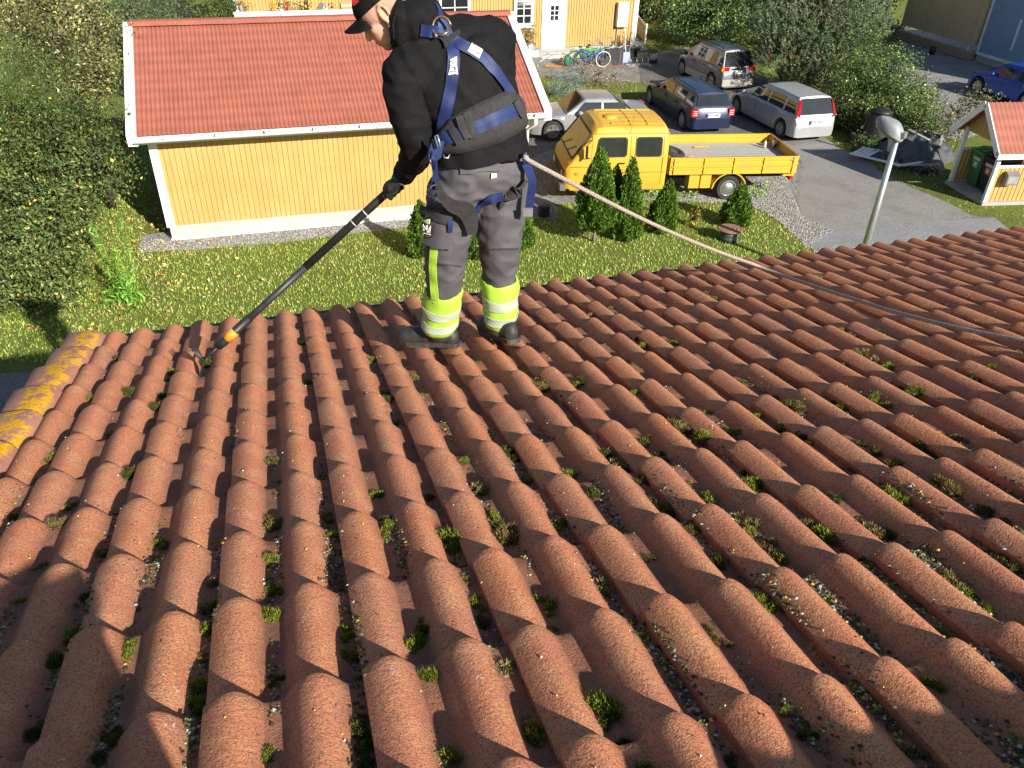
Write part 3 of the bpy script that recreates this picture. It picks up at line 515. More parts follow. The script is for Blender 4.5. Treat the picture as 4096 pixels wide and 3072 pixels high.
def car(name, label, cat, Fp, Rp, W, c, lower, gh, zr, belt, r=0.31, fo=0.8, ro_=0.85, sill=0.2, windows=(), spokes=5, group='cars parked in the yard', rails=False, lights=None, plate=None, two_tone=None, plate_z=0.8, rear_h=(0.12, 0.9), ra=None, shade_rear=0.0):
    Fp = np.array(Fp[:2]); Rp = np.array(Rp[:2]); hd = Fp - Rp; wb = np.linalg.norm(hd); hd = hd / wb; lf = np.array([-hd[1], hd[0]]); ctr = (Fp + Rp) / 2 - lf * W / 2
    root = empty(name, (ctr[0], ctr[1], 0), math.atan2(hd[1], hd[0]), label, cat, group)
    body_m = paint(name + '_paint', c); hw = W / 2; xf, xr_ = wb / 2, -wb / 2; x1 = xf + fo; x0 = xr_ - ro_; ra = ra or r + 0.055
    X = sorted(set([x0, x0 + 0.03, x0 + 0.1, x0 + 0.22, x1 - 0.3, x1 - 0.16, x1 - 0.07, x1 - 0.02, x1] + [xx + ra * math.cos(a) for xx in (xf, xr_) for a in np.linspace(0, math.pi, 13)] + [xx + sg * (ra + 0.002) for xx in (xf, xr_) for sg in (-1, 1)] + list(np.linspace(x0 + 0.3, x1 - 0.35, 14))))
    lx = [q[0] if q[0] != 'f' else 0 for q in lower]; lz = [q[1] for q in lower]; V = []; NP = 15
    ex = [x0, x0 + 0.03, x0 + 0.1, x0 + 0.25, x0 + 0.8, x1 - 0.9, x1 - 0.35, x1 - 0.16, x1 - 0.05, x1]; ew = [0.80, 0.87, 0.92, 0.955, 1.0, 1.0, 0.95, 0.88, 0.78, 0.66]
    fr = [(q[0] * (x1 - x0) + x0) for q in lower]
    for x in X:
        zt = lerp(x, fr, lz); k = lerp(x, ex, ew); zb = sill
        for xx in (xf, xr_):
            if abs(x - xx) < ra + 1e-4: zb = max(zb, r + math.sqrt(max(ra * ra - (x - xx) ** 2, 0)))
        if x > x1 - 0.25: zb = max(zb, sill + 0.0)
        h = zt - zb; w_ = hw * k
        half = [(0.84 * w_, zb), (0.985 * w_, zb + 0.015), (1.0 * w_, zb + 0.40 * h), (0.99 * w_, zb + 0.66 * h), (0.965 * w_, zt - 0.045), (0.90 * w_, zt), (0.5 * w_, zt + 0.025), (0, zt + 0.035)]
        pts = half + [(-a, b) for a, b in half[:-1][::-1]]
        V += [(x, a, b) for a, b in pts]
    F4 = [(i * NP + j, (i + 1) * NP + j, (i + 1) * NP + j + 1, i * NP + j + 1) for i in range(len(X) - 1) for j in range(NP - 1)]
    m = MB(); m.add(V, F4, 0, True); m.add([V[j] for j in range(NP)], [tuple(range(NP))], 0, True); o_ = (len(X) - 1) * NP; m.add([V[o_ + j] for j in range(NP)], [tuple(range(NP))[::-1]], 0, True)
    # cabin
    gx = [q[0] * (x1 - x0) + x0 for q in gh]; b0, t0_, t1_, b1 = gx; wbt = hw * 0.90; wt = hw * 0.72; NG = 11; Xg = sorted(set(list(np.linspace(b0, t0_, 6)) + list(np.linspace(t0_, t1_, 9)) + list(np.linspace(t1_, b1, 7)))); VG = []
    def cab_h(x): 
        q = float(np.interp(x, [b0, t0_, (t0_ + t1_) / 2, t1_, b1], [0, 0.96, 1.0, 0.96, 0])); return q
    zr_ = zr
    def side_y(z): return wbt + (wt - wbt) * (z - belt) / (zr_ - belt)
    for x in Xg:
        h = cab_h(x); z = belt + (zr - belt) * h; y = side_y(z); kk = 0.06 * h
        half = [(wbt, belt - 0.03), (side_y(belt + (z - belt) * 0.5), belt + (z - belt) * 0.5), (y + 0.0, z - kk * 0.8), (y - 0.05 * h, z), (y * 0.5, z + 0.03 * h), (0, z + 0.04 * h)]
        VG += [(x, a, b) for a, b in half + [(-a, b) for a, b in half[:-1][::-1]]]
    FG = [(i * NG + j, (i + 1) * NG + j, (i + 1) * NG + j + 1, i * NG + j + 1) for i in range(len(Xg) - 1) for j in range(NG - 1)]
    m.add(VG, FG, 0, True); bo = m.build('body', [body_m], root, angle=28)
    m = MB(); m.box(x0 + 0.15, x1 - 0.2, -hw * 0.76, hw * 0.76, 0.19, belt - 0.12); m.build('underbody', Mt['black'], root)
    # glass
    for (a, b, z0, z1, sl0, sl1) in windows:                # a..b fractions of cabin bottom length; slants
        L = b1 - b0; 
        for sd in (1, -1):
            P = [(b0 + a * L, z0), (b0 + b * L, z0), (b0 + b * L + sl1, z1), (b0 + a * L + sl0, z1)]
            # rounded polygon
            Q = [(x, sd * (side_y(z) + 0.006), z) for x, z in P]; m = MB(); m.prism(Q, (0, -sd * 0.02, 0)); m.build('side_window', Mt['glass'], root)
    for (xb, xt, h0, h1, nm, sg) in ((b1, t1_, 0.06, 0.93, 'windscreen', 1), (b0, t0_, rear_h[0], rear_h[1], 'rear_window', -1)):
        z0 = belt + (zr - belt) * h0 * 0.96; z1 = belt + (zr - belt) * h1 * 0.96; dx = xt - xb; nx_, nz_ = (zr - belt) * sg, -dx * sg * 1.0
        nl = math.hypot(zr - belt, dx); n_ = ((zr - belt) * 0.96 / nl * sg, abs(dx) / nl)
        Q = []
        for h, z, y_ in ((h0, z0, 0.90), (h1, z1, 0.86)):
            yy = side_y(z) * y_; Q.append([(xb + dx * h + n_[0] * 0.045, sd * yy * f_, z + n_[1] * 0.045) for sd, f_ in ((-1, 1.0), (1, 1.0))])
        m = MB(); m.prism([Q[0][0], Q[0][1], Q[1][1], Q[1][0]], (-n_[0] * 0.05, 0, -n_[1] * 0.05)); m.build(nm, Mt['glass'], root)
    for x_ in (xf, xr_):
        for sd in (1, -1): wheel(root, x_, sd * hw * 0.985, r, 0.19, sd, spokes)
    for sd in (1, -1):                                       # mirrors
        m = MB(); mx = b1 - 0.42; m.lathe([(0.02, 0), (0.075, 0.02), (0.085, 0.09), (0.06, 0.14), (0.0, 0.16)], (mx, sd * (hw * 0.97), belt + 0.04), (0, sd, 0.15), 10); m.build('mirror', [Mt['black'] if rails else body_m], root)
    if rails:
        for sd in (1, -1):
            m = MB(); yy = sd * (wt * 0.93); m.tube([(t0_ + 0.12, yy, zr + 0.01), (t0_ + 0.25, yy, zr + 0.075), ((t0_ + t1_) / 2, yy, zr + 0.095), (t1_ - 0.2, yy, zr + 0.07), (t1_ - 0.08, yy, zr + 0.01)], 0.018, 7); m.build('roof_rail', Mt['black'], root)
    # lamps
    if lights: lights(root, x0, x1, hw, belt)
    for sd in (1, -1):
        xq = x1 - 0.12; m = MB(); zt = lerp(xq, fr, lz); m.prism([(xq + 0.06, sd * hw * 0.52, zt - 0.17), (xq - 0.06, sd * hw * 0.86, zt - 0.16), (xq - 0.16, sd * hw * 0.90, zt - 0.03), (xq - 0.02, sd * hw * 0.56, zt - 0.035)], (0.04, sd * 0.02, 0.012)); m.build('headlight', Mt['lens'], root)
    if plate:
        m = MB(); m.box(x0 - 0.035, x0 - 0.022, -0.24, 0.24, plate_z - 0.065, plate_z + 0.065); po = m.build('number_plate', Mt['white'], root)
        m = MB(); m.box(x0 - 0.038, x0 - 0.03, 0.195, 0.238, plate_z - 0.06, plate_z + 0.06); m.build('plate_band', Mt['blue_eu'], po)
        text(plate, 0.125, (x0 - 0.038, -0.02, plate_z), (R(90), 0, R(-90)), po, Mt['black'], 'plate_lettering', bold=0.002)
    # seams and handles
    m = MB(); L = b1 - b0
    for fx in (0.36, 0.66):
        x_ = b0 + L * fx; m.tube([(x_, hw * 0.968, belt - 0.02), (x_, hw * 1.0, 0.6), (x_, hw * 0.99, 0.28)], 0.006, 5)
    m.build('door_seam', Mt['black'], root)
    for fx in (0.43, 0.70): m = MB(); x_ = b0 + L * fx; m.box(x_ - 0.09, x_ + 0.07, hw * 0.985, hw * 0.985 + 0.03, belt - 0.13, belt - 0.10); m.build('door_handle', [body_m] if not rails else Mt['black'], root)
    return root, dict(x0=x0, x1=x1, hw=hw, b0=b0, b1=b1, t0=t0_, t1=t1_, paint=body_m, xf=xf, xr=xr_)
def rl_block(z0, z1, yi, yo, mat='red_lens', amber=None, dx=0.0):
    def f(root, x0, x1, hw, belt):
        for sd in (1, -1):
            m = MB(); m.prism([(x0 - 0.012 + dx, sd * hw * yi, z0), (x0 + 0.02 + dx, sd * hw * yo, z0), (x0 + 0.02 + dx, sd * hw * yo, z1), (x0 - 0.012 + dx, sd * hw * yi, z1)], (0.12, sd * 0.012, 0)); q = m.build('tail_lamp', Mt[mat], root)
            m = MB(); zz = (z0 + z1) / 2
            if amber: ya, yb = (yo * 0.86, yo * 0.995) ; m.prism([(x0 - 0.0 + dx, sd * hw * ya, z0 + .01), (x0 + 0.012 + dx, sd * hw * yb, z0 + .01), (x0 + 0.012 + dx, sd * hw * yb, z1 - .01), (x0 - 0.0 + dx, sd * hw * ya, z1 - .01)], (0.1, sd * 0.02, 0)); m.build('lamp_lens', Mt['amber'], q)
            else:
                for k in range(3): za = z0 + (z1 - z0) * (0.2 + 0.27 * k); m.box(x0 - 0.018 + dx, x0 + 0.03 + dx, min(sd * hw * yi * 1.05, sd * hw * yo * 0.93), max(sd * hw * yi * 1.05, sd * hw * yo * 0.93), za, za + 0.022)
                m.build('lamp_lens', Mt['lens'], q)
    return f
# dark blue estate
car('estate_car', 'dark blue estate with roof rails and plate ESY-481, parked behind the yellow truck', 'car', G(2591, 417), G(2719, 516), 1.60, (0.006, 0.015, 0.055),
    [(0, 0.52), (0.01, 0.86), (0.05, 0.90), (0.30, 0.90), (0.70, 0.86), (0.86, 0.78), (0.95, 0.66), (1.0, 0.46)], [(0.015,), (0.075,), (0.56,), (0.74,)], 1.31, 0.88, 0.30, 0.72, 0.80,
    windows=[(0.03, 0.21, 0.93, 1.20, 0.13, -0.01), (0.255, 0.53, 0.92, 1.225, 0.0, 0.0), (0.56, 0.84, 0.915, 1.225, 0.0, -0.27)], spokes=7, rails=True, lights=rl_block(0.62, 0.86, 0.70, 0.98), plate='ESY-481', plate_z=0.66)
# two-tone MPV
tr, ti = car('family_van', 'two-tone grey people carrier with roof rails and plate FGN-144, at the back under the trees', 'car', G(2721, 301), G(2836, 357), 1.66, (0.16, 0.15, 0.17),
    [(0, 0.50), (0.01, 0.92), (0.05, 0.95), (0.30, 0.96), (0.72, 0.93), (0.86, 0.84), (0.95, 0.70), (1.0, 0.5)], [(0.01,), (0.09,), (0.58,), (0.84,)], 1.56, 0.94, 0.31, 0.72, 0.72,
    windows=[(0.025, 0.17, 0.98, 1.36, 0.14, 0.0), (0.20, 0.46, 0.98, 1.43, 0.02, 0.0), (0.485, 0.80, 0.97, 1.42, 0.0, -0.30)], spokes=6, rails=True, lights=rl_block(0.84, 0.98, 0.55, 0.985, amber=True), plate='FGN-144', plate_z=0.80, rear_h=(0.08, 0.92))
Mt['silver_low'] = paint('pale_lower_panel', (0.45, 0.43, 0.37)); m = MB(); hw = ti['hw']; m.box(ti['x0'] - 0.02, ti['x0'] + 0.12, -hw * 0.86, hw * 0.86, 0.26, 0.52); tb_ = m.build('rear_bumper', Mt['silver_low'], tr)
m = MB(); m.box(ti['xr'] + 0.36, ti['xf'] - 0.36, hw * 0.985, hw * 1.012, 0.21, 0.46); m.build('side_skirt', Mt['silver_low'], tr)
m = MB(); m.box(ti['x0'] - 0.03, ti['x0'] + 0.01, -0.34, 0.34, 0.89, 0.93); m.build('tailgate_trim', Mt['chrome'], tr)
# silver MPV with full-height lamps
def honda_l(root, x0, x1, hw, belt):
    for sd in (1, -1):
        m = MB(); m.prism([(x0 - 0.005, sd * hw * 0.78, 0.86), (x0 + 0.06, sd * hw * 0.915, 0.88), (x0 + 0.26, sd * hw * 0.745, 1.36), (x0 + 0.21, sd * hw * 0.66, 1.38)], (0.05, sd * 0.002, 0.0)); m.build('tail_lamp', Mt['red_lens'], root)
car('family_van', 'silver people carrier with tall red rear lamps and plate YFL-876, rightmost in the yard', 'car', G(2937, 458), G(3108, 551), 1.70, (0.40, 0.41, 0.43),
    [(0, 0.50), (0.012, 0.84), (0.05, 0.90), (0.30, 0.91), (0.70, 0.88), (0.86, 0.78), (0.95, 0.64), (1.0, 0.44)], [(0.012,), (0.075,), (0.52,), (0.83,)], 1.45, 0.89, 0.31, 0.70, 0.78,
    windows=[(0.04, 0.22, 0.93, 1.27, 0.16, -0.01), (0.25, 0.49, 0.93, 1.32, 0.02, -0.02), (0.52, 0.80, 0.92, 1.31, 0.0, -0.30)], spokes=6, lights=honda_l, plate='YFL-876', plate_z=0.70, rear_h=(0.06, 0.93))
# silver saloon behind the truck cab
F_s = G(2210, 567); hd_ = np.array([math.cos(R(9)), math.sin(R(9)), 0])
car('saloon_car', 'silver grey saloon with five-spoke wheels, nose beside the garage', 'car', F_s, F_s + hd_ * 2.6, 1.80, (0.30, 0.31, 0.32),
    [(0, 0.5), (0.01, 0.82), (0.04, 0.88), (0.24, 0.90), (0.68, 0.86), (0.84, 0.80), (0.95, 0.70), (1.0, 0.48)], [(0.17,), (0.33,), (0.56,), (0.71,)], 1.30, 0.87, 0.33, 0.78, 0.88,
    windows=[(0.08, 0.46, 0.91, 1.19, 0.24, 0.0), (0.49, 0.88, 0.905, 1.20, 0.0, -0.32)], spokes=5, lights=rl_block(0.68, 0.86, 0.6, 0.97))
# bright blue hatchback at the right edge
car('hatchback', 'bright blue hatchback parked on the neighbour gravel at the right edge', 'car', G(3896, 376), G(4088, 438), 1.70, (0.008, 0.065, 0.40),
    [(0, 0.5), (0.01, 0.84), (0.05, 0.90), (0.30, 0.90), (0.70, 0.86), (0.86, 0.78), (0.95, 0.66), (1.0, 0.46)], [(0.02,), (0.12,), (0.56,), (0.76,)], 1.40, 0.88, 0.32, 0.75, 0.7,
    windows=[(0.06, 0.48, 0.93, 1.27, 0.12, 0.0), (0.52, 0.86, 0.92, 1.27, 0.0, -0.30)], spokes=5, lights=rl_block(0.66, 0.86, 0.7, 0.98))
# low trailer with a ribbed silver cover between the saloon and the truck
tp = PY(2370, 415, 24.9); tq = PY(2610, 440, 25.15); dv = tq - tp; TL = np.linalg.norm(dv[:2]) * 1.02; tz_ = tp[2]
trl = empty('covered_trailer', (tp[0], tp[1], 0), math.atan2(dv[1], dv[0]), 'trailer with a ribbed silver hard cover behind the yellow truck cab', 'trailer')
m = MB(); Xs = np.linspace(0, TL, 43); V = []; NS = 9
for x in Xs:
    e = min(1.0, (0.25 + 0.75 * min(1, x / 0.35)), ) * min(1.0, 0.35 + (TL - x) / 0.9); rib = 0.022 * (1 if (x / TL * 7) % 1.0 < 0.16 else 0)
    for k in range(NS):
        a = math.pi * k / (NS - 1); V.append((x + 0.10 * (1 - math.sin(a)) , -0.80 + 0.80 * math.cos(a) * (0.98), 0.88 + (tz_ - 0.88 - rib) * (math.sin(a) ** 0.45) * (0.55 + 0.45 * e)))
m.add(V, [(i * NS + j, (i + 1) * NS + j, (i + 1) * NS + j + 1, i * NS + j + 1) for i in range(42) for j in range(NS - 1)], 0, True); m.add([V[k] for k in range(NS)], [tuple(range(NS))], 0); m.add([V[42 * NS + k] for k in range(NS)], [tuple(range(NS))[::-1]], 0)
m.build('cover', paint('silver_cover', (0.50, 0.53, 0.57), 0.4, 0.2), trl, angle=40); m = MB(); m.box(0.03, TL - 0.03, -1.58, -0.02, 0.5, 0.9); m.build('body', Mt['steel'], trl); m = MB(); m.beam((-1.0, -0.8, 0.5), (0.1, -0.8, 0.5), 0.07, 0.07); m.build('drawbar', Mt['steel'], trl)
for sd, y in ((1, 0.1), (-1, -1.7)): wheel(trl, TL / 2, y, 0.29, 0.16, sd, dark=True)
# ------------------------------------------------------------ yellow crew-cab truck
def tpaint():
    t = NT('truck_yellow'); c = t.mix(t.ramp(t.noise(2.2, 5), [(0.35, 0.0), (0.7, 0.6)]), (0.62, 0.36, 0.035), (0.52, 0.31, 0.05)); c = t.mix(t.ramp(t.noise(26, 4, 0.7), [(0.63, 0.0), (0.70, 0.6)]), c, (0.33, 0.20, 0.06)); return t.done(c, 0.42, 0, 0.4)
Mt['ty'] = tpaint()
TF = G(2460, 812); TR_ = G(2906, 803); hd = (TF - TR_)[:2]; twb = np.linalg.norm(hd); hd /= twb; lf = np.array([-hd[1], hd[0]]); TW = 2.06
tk = empty('flatbed_truck', (TF[0] - lf[0] * TW / 2, TF[1] - lf[1] * TW / 2, 0), math.atan2(hd[1], hd[0]), 'yellow crew-cab flatbed truck with drop-side bed parked on the gravel', 'truck')
sw = TW / 2
def tw(z): return sw * float(np.interp(z, [0.3, 1.15, 1.9, 2.1], [0.97, 1.0, 0.915, 0.87]))
def prof_top(x): return float(np.interp(x, [-1.34, -1.30, -1.22, 0.45, 0.62, 0.74, 1.28, 1.38, 1.45, 1.46], [1.80, 1.97, 2.04, 2.04, 2.00, 1.88, 1.17, 1.08, 0.86, 0.50]))
Xc = sorted(set(list(np.linspace(-1.34, 1.46, 40)) + [-1.30, -1.22, 0.45, 0.62, 0.74, 1.28, 1.38, 1.44] + [0.44 * math.cos(a) for a in np.linspace(0, math.pi, 15)] + [0.442, -0.442])); V = []; NP = 17
for x in Xc:
    zt = prof_top(x); zb = 0.36 if x < 1.3 else 0.40
    if abs(x) < 0.441: zb = max(zb, 0.33 + math.sqrt(0.44 ** 2 - x * x))
    kx = float(np.interp(x, [-1.34, -1.28, 1.0, 1.3, 1.40, 1.46], [0.97, 1.0, 1.0, 0.985, 0.94, 0.86])); roof = x < 0.75
    zs = [zb, zb + 0.02] + [zb + (zt - 0.12 - zb) * q for q in (0.3, 0.6, 1.0)] ; half = [(tw(z) * kx * (0.99 if i == 0 else 1), z) for i, z in enumerate(zs)]
    half += [(tw(zt) * kx * 0.985, zt - 0.055), (tw(zt) * kx * 0.93, zt - 0.01), (tw(zt) * kx * 0.5, zt + (0.045 if roof else 0.0)), (0, zt + (0.06 if roof else 0.0))]
    V += [(x, a, b) for a, b in half + [(-a, b) for a, b in half[:-1][::-1]]]
m = MB(); m.add(V, [(i * NP + j, (i + 1) * NP + j, (i + 1) * NP + j + 1, i * NP + j + 1) for i in range(len(Xc) - 1) for j in range(NP - 1)], 0, True); m.add([V[j] for j in range(NP)], [tuple(range(NP))]); o_ = (len(Xc) - 1) * NP; m.add([V[o_ + j] for j in range(NP)], [tuple(range(NP))[::-1]])
for k in range(5):
    yy = -0.66 + 0.33 * k; m.prism([(-1.15, yy - 0.035, 2.075 - abs(yy) * 0.03), (0.42 - 0.05 * k, yy - 0.035, 2.085 - abs(yy) * 0.03), (0.42 - 0.05 * k, yy + 0.035, 2.085 - abs(yy) * 0.03), (-1.15, yy + 0.035, 2.075 - abs(yy) * 0.03)], (0, 0, 0.024))
cab = m.build('cab', Mt['ty'], tk, angle=30)
for xs_ in (-0.30, -0.75): m = MB(); m.tube([(xs_, sd_ * tw(2.0) * 0.9 if abs(sd_) > 0.9 else sd_ * tw(2.0), 2.10 - abs(sd_) * 0.035) for sd_ in np.linspace(-0.95, 0.95, 9)], 0.010, 5); m.build('roof_seam', Mt['black'], tk)
m = MB(); m.lathe([(0.19, 0), (0.19, 0.03), (0.15, 0.06), (0.0, 0.075)], (0.15, 0.15, 2.08), n=18); m.build('roof_vent', Mt['ty'], tk)
m = MB(); m.box(-1.33, 0.66, sw * 0.90, sw * 0.905 + 0.03, 1.875, 1.90); m.build('drip_rail', Mt['ty'], tk)
def tside(poly, th, mat, nm, off=0.004):
    for sd in (1, -1):
        m = MB(); m.prism([(x, sd * (tw(z) + off), z) for x, z in poly], (0, -sd * th, 0)); m.build(nm, mat, tk)
def rr(x0, x1, z0, z1, c=0.05, sl=0.0): return [(x0 + c, z0), (x1 - c, z0), (x1, z0 + c), (x1 + sl, z1 - c), (x1 + sl - c, z1), (x0 + c, z1), (x0, z1 - c), (x0, z0 + c)]
tside(rr(-1.13, -0.47, 1.30, 1.76), 0.02, Mt['glass'], 'side_window', 0.008); tside(rr(-0.18, 0.62, 1.30, 1.76, 0.06, -0.06), 0.02, Mt['glass'], 'side_window', 0.008)
tside(rr(-1.16, -0.44, 1.27, 1.79), 0.01, Mt['black'], 'window_seal'); tside(rr(-0.21, 0.66, 1.27, 1.79, 0.06, -0.06), 0.01, Mt['black'], 'window_seal')
m = MB(); n_ = Vector((0.71, 0, 0.54)).normalized()
def ws(h, y): return Vector((1.25 - 0.49 * h, y, 1.21 + 0.64 * h)) + n_ * 0.03
m.prism([ws(0.03, -0.90), ws(0.03, 0.90), ws(0.95, 0.84), ws(0.95, -0.84)], -n_ * 0.02); m.build('windscreen', Mt['glass'], tk); m = MB()
for a, b in (((0, -0.93), (0, 0.93)), ((0, 0.93), (1, 0.87)), ((1, 0.87), (1, -0.87)), ((1, -0.87), (0, -0.93))): m.tube([ws(*a) , ws(*b)], 0.02, 6)
for y_ in (0.15, -0.5): m.tube([ws(0.0, y_) + n_ * 0.02, ws(0.35, y_ + 0.45) + n_ * 0.02], 0.009, 5)
m.build('windscreen_seal', Mt['black'], tk)
m = MB(); m.prism([(1.475, -0.80, 0.58), (1.475, 0.80, 0.58), (1.455, 0.80, 0.86), (1.455, -0.80, 0.86)], (-0.03, 0, 0)); gr = m.build('grille', Mt['black'], tk)
for sd in (1, -1): m = MB(); m.lathe([(0.12, 0), (0.12, 0.02), (0.0, 0.05)], (1.462, sd * 0.66, 0.72), (1, 0, 0), 16); m.build('headlight', Mt['lens'], tk); m = MB(); m.box(1.36, 1.42, sd * sw * 0.93 - 0.02, sd * sw * 0.93 + 0.035, 0.86, 0.98); m.build('indicator', Mt['amber'], tk)
m = MB(); m.box(1.40, 1.56, -0.98, 0.98, 0.36, 0.52); m.build('bumper', pm('grey_bumper', (0.16, 0.15, 0.13), (0.1, 0.1, 0.09), 6, 0.6), tk)
m = MB(); m.box(1.1, 1.17, sw * 0.96, sw * 0.97 + 0.035, 0.80, 0.87); m.build('side_indicator', Mt['amber'], tk)
m = MB()
for x_ in (0.75, -0.30, -0.43, -1.20): m.tube([(x_, tw(z) + 0.0, z) for z in (0.5 if x_ < 0.4 else 0.85, 1.15, 1.5, 1.83)], 0.006, 4)
m.tube([(1.30, sw * 0.99, 1.02), (0.75, sw + 0.002, 1.02)], 0.006, 4); m.tube([(-1.3, sw + 0.0, 0.86), (0.75, sw + 0.0, 0.86)], 0.006, 4); m.build('door_seam', Mt['dark'], tk)
m = MB(); m.box(-0.16, 0.02, sw, sw + 0.03, 1.10, 1.13); m.build('door_handle', Mt['black'], tk)
m = MB(); m.tube([(0.80, sw * 1.0, 1.25), (0.9, sw * 1.12, 1.32), (0.92, sw * 1.14, 1.65), (0.76, sw * 0.95, 1.74)], 0.012, 6); m.box(0.90, 0.94, sw * 1.06, sw * 1.20, 1.30, 1.62); m.build('mirror', Mt['black'], tk)
m = MB(); m.tube([(-0.26, sw * 0.93, 1.9), (0.05, sw * 0.80, 2.25)], 0.004, 4); m.tube([(-0.26, sw * 0.93, 1.9), (-0.36, sw * 0.75, 2.3)], 0.004, 4); m.build('aerial', Mt['black'], tk)
m = MB(); m.tube([(0.50 * math.cos(a), sw * 0.985, 0.33 + 0.47 * math.sin(a)) for a in np.linspace(0.1, math.pi - 0.1, 16)], 0.035, 6); m.build('wheel_arch', Mt['ty'], tk)
# bed
bx0, bx1 = -5.02, -1.42; bz = 1.02; zb_, zt_ = 0.80, 1.25
m = MB(); npl = 15
for i in range(npl): y0 = -sw + 0.05 + i * (TW - 0.1) / npl; m.box(bx0 + 0.05, bx1 - 0.03, y0, y0 + (TW - 0.1) / npl - 0.012, bz - 0.05, bz - 0.018 + random.uniform(-.003, .003))
m.build('bed_floor', Mt['plank'], tk)
def dropside(mb, L, h):                                  # panel in local x (0..L), z (0..h)
    mb.box(0, L, 0, 0.022, 0, h)
    for z in (0.0, h * 0.27, h * 0.52, h * 0.77, h - 0.035): mb.box(0, L, -0.014, 0.036, z, z + 0.035)
for nm, loc, rz, L, posts in (('side_board', (bx0, sw, zb_ - 0.02), 0, bx1 - bx0, 5), ('side_board', (bx1, -sw, zb_ - 0.02), 180, bx1 - bx0, 5), ('tailboard', (bx0, -sw + 0.03, zb_ - 0.02), 90, TW - 0.06, 3), ('headboard', (bx1, sw - 0.03, zb_ - 0.02), -90, TW - 0.06, 3)):
    m = MB(); dropside(m, L, zt_ - zb_ + 0.02)
    bo_ = m.build(nm, Mt['ty'], tk); bo_.location = loc; bo_.rotation_euler = (0, 0, R(rz)); m = MB()
    for i in range(posts): x_ = 0.12 + (L - 0.24) * i / (posts - 1); m.box(x_ - 0.022, x_ + 0.022, 0.02, 0.062, 0.01, 0.44)
    m.box(0.05, L - 0.05, 0.036, 0.052, 0.20, 0.225)
    m.build('stiffener', Mt['ty'], bo_); m = MB(); m.box(0.07, 0.22, 0.03, 0.055, 0.36, 0.39); m.box(L - 0.22, L - 0.07, 0.03, 0.055, 0.36, 0.39); m.build('latch', Mt['steel'], bo_)
m = MB(); m.box(bx0 + 0.1, bx1, -0.45, -0.35, 0.5, 0.95); m.box(bx0 + 0.1, bx1, 0.35, 0.45, 0.5, 0.95); m.box(bx0 + 0.1, bx1 + 0.3, -0.45, 0.45, 0.48, 0.6); m.build('chassis', Mt['black'], tk)
for x0_ in (-2.33, -2.66): m = MB(); m.box(x0_, x0_ + 0.29, sw - 0.42, sw - 0.06, 0.36, 0.74); m.build('tool_box', Mt['ty'], tk)
rw = -twb; m = MB(); prf = [(0.50 * math.cos(a), 0.33 + 0.47 * math.sin(a)) for a in np.linspace(0.05, math.pi - 0.05, 16)]; m.prism([(rw + a, sw - 0.32, b) for a, b in prf] + [(rw + a * 0.94, sw - 0.32, 0.33 + (b - 0.33) * 0.94) for a, b in prf[::-1]], (0, 0.32, 0)); m.build('mudguard', Mt['ty'], tk)
for x_ in (0, rw):
    for sd in (1, -1): wheel(tk, x_, sd * sw * 0.955, 0.34, 0.22, sd, dark=True)
m = MB(); m.box(bx0 - 0.02, bx0 + 0.06, sw - 0.45, sw - 0.15, 0.52, 0.64); m.build('tail_lamp', Mt['red_lens'], tk); m = MB(); m.box(bx0 - 0.02, bx0 + 0.3, sw - 0.5, sw - 0.08, 0.66, 0.74); m.build('rear_bracket', Mt['ty'], tk)
# loose things on the bed
tkm = wm(tk)
def ontruck(x, y, z): return tkm @ Vector((x, y, z))
sp = empty('spare_tyre', ontruck(-1.62, 0.52, bz - 0.01), 0.2, 'black spare tyre leaning on the truck cab at the front of the bed', 'tyre'); m = MB(); m.lathe([(0.19, -0.09), (0.30, -0.09), (0.335, -0.06), (0.335, 0.06), (0.30, 0.09), (0.19, 0.09), (0.17, 0.0), (0.19, -0.09)], (0, 0, 0.20), (0.25, -0.1, 1), 24); m.build('tyre', Mt['rubber'], sp); m = MB(); m.lathe([(0.18, -0.05), (0.18, 0.04), (0.1, 0.0), (0.0, 0.0)], (0, 0, 0.20), (0.25, -0.1, 1), 18); m.build('rim', Mt['rim'], sp)
def crumpled(name, loc, sx, sy, sz, mat, label, cat, seed=1, rz=0):
    r_ = np.random.default_rng(seed); n = 18; V = []; 
    for j in range(n):
        for i in range(n):
            x, y = i / (n - 1) * 2 - 1, j / (n - 1) * 2 - 1; e = max(0, 1 - max(abs(x), abs(y)) ** 4); V.append((x * sx * (1 + 0.1 * math.sin(5 * y)), y * sy * (1 + 0.12 * math.sin(4 * x + 1)), sz * e * (0.6 + 0.4 * math.sin(3.1 * x + 2.3 * y) * math.sin(4.7 * y - 2 * x)) + r_.uniform(0, 0.012)))
    m = MB(); m.add(V, [(j * n + i, j * n + i + 1, (j + 1) * n + i + 1, (j + 1) * n + i) for j in range(n - 1) for i in range(n - 1)], 0, True); o = m.build(name, mat, None); o.location = loc; o.rotation_euler = (0, 0, rz); return tag(o, label, cat)
crumpled('sack', ontruck(-2.05, 0.62, bz), 0.30, 0.20, 0.13, pm('jute', (0.36, 0.28, 0.18), (0.26, 0.20, 0.12), 20, 0.9), 'beige sack lying on the truck bed beside the spare tyre', 'sack', 3)
bt = empty('bottle', ontruck(-4.65, -0.45, bz), 0, 'clear bottle with red cap standing in the rear corner of the truck bed', 'bottle'); m = MB(); m.lathe([(0.04, 0), (0.045, 0.02), (0.045, 0.15), (0.018, 0.19), (0.018, 0.21)], n=12); m.build('body', Mt['lens'], bt); m = MB(); m.lathe([(0.024, 0.205), (0.024, 0.24), (0, 0.242)], n=10); m.build('cap', Mt['red_lens'], bt)
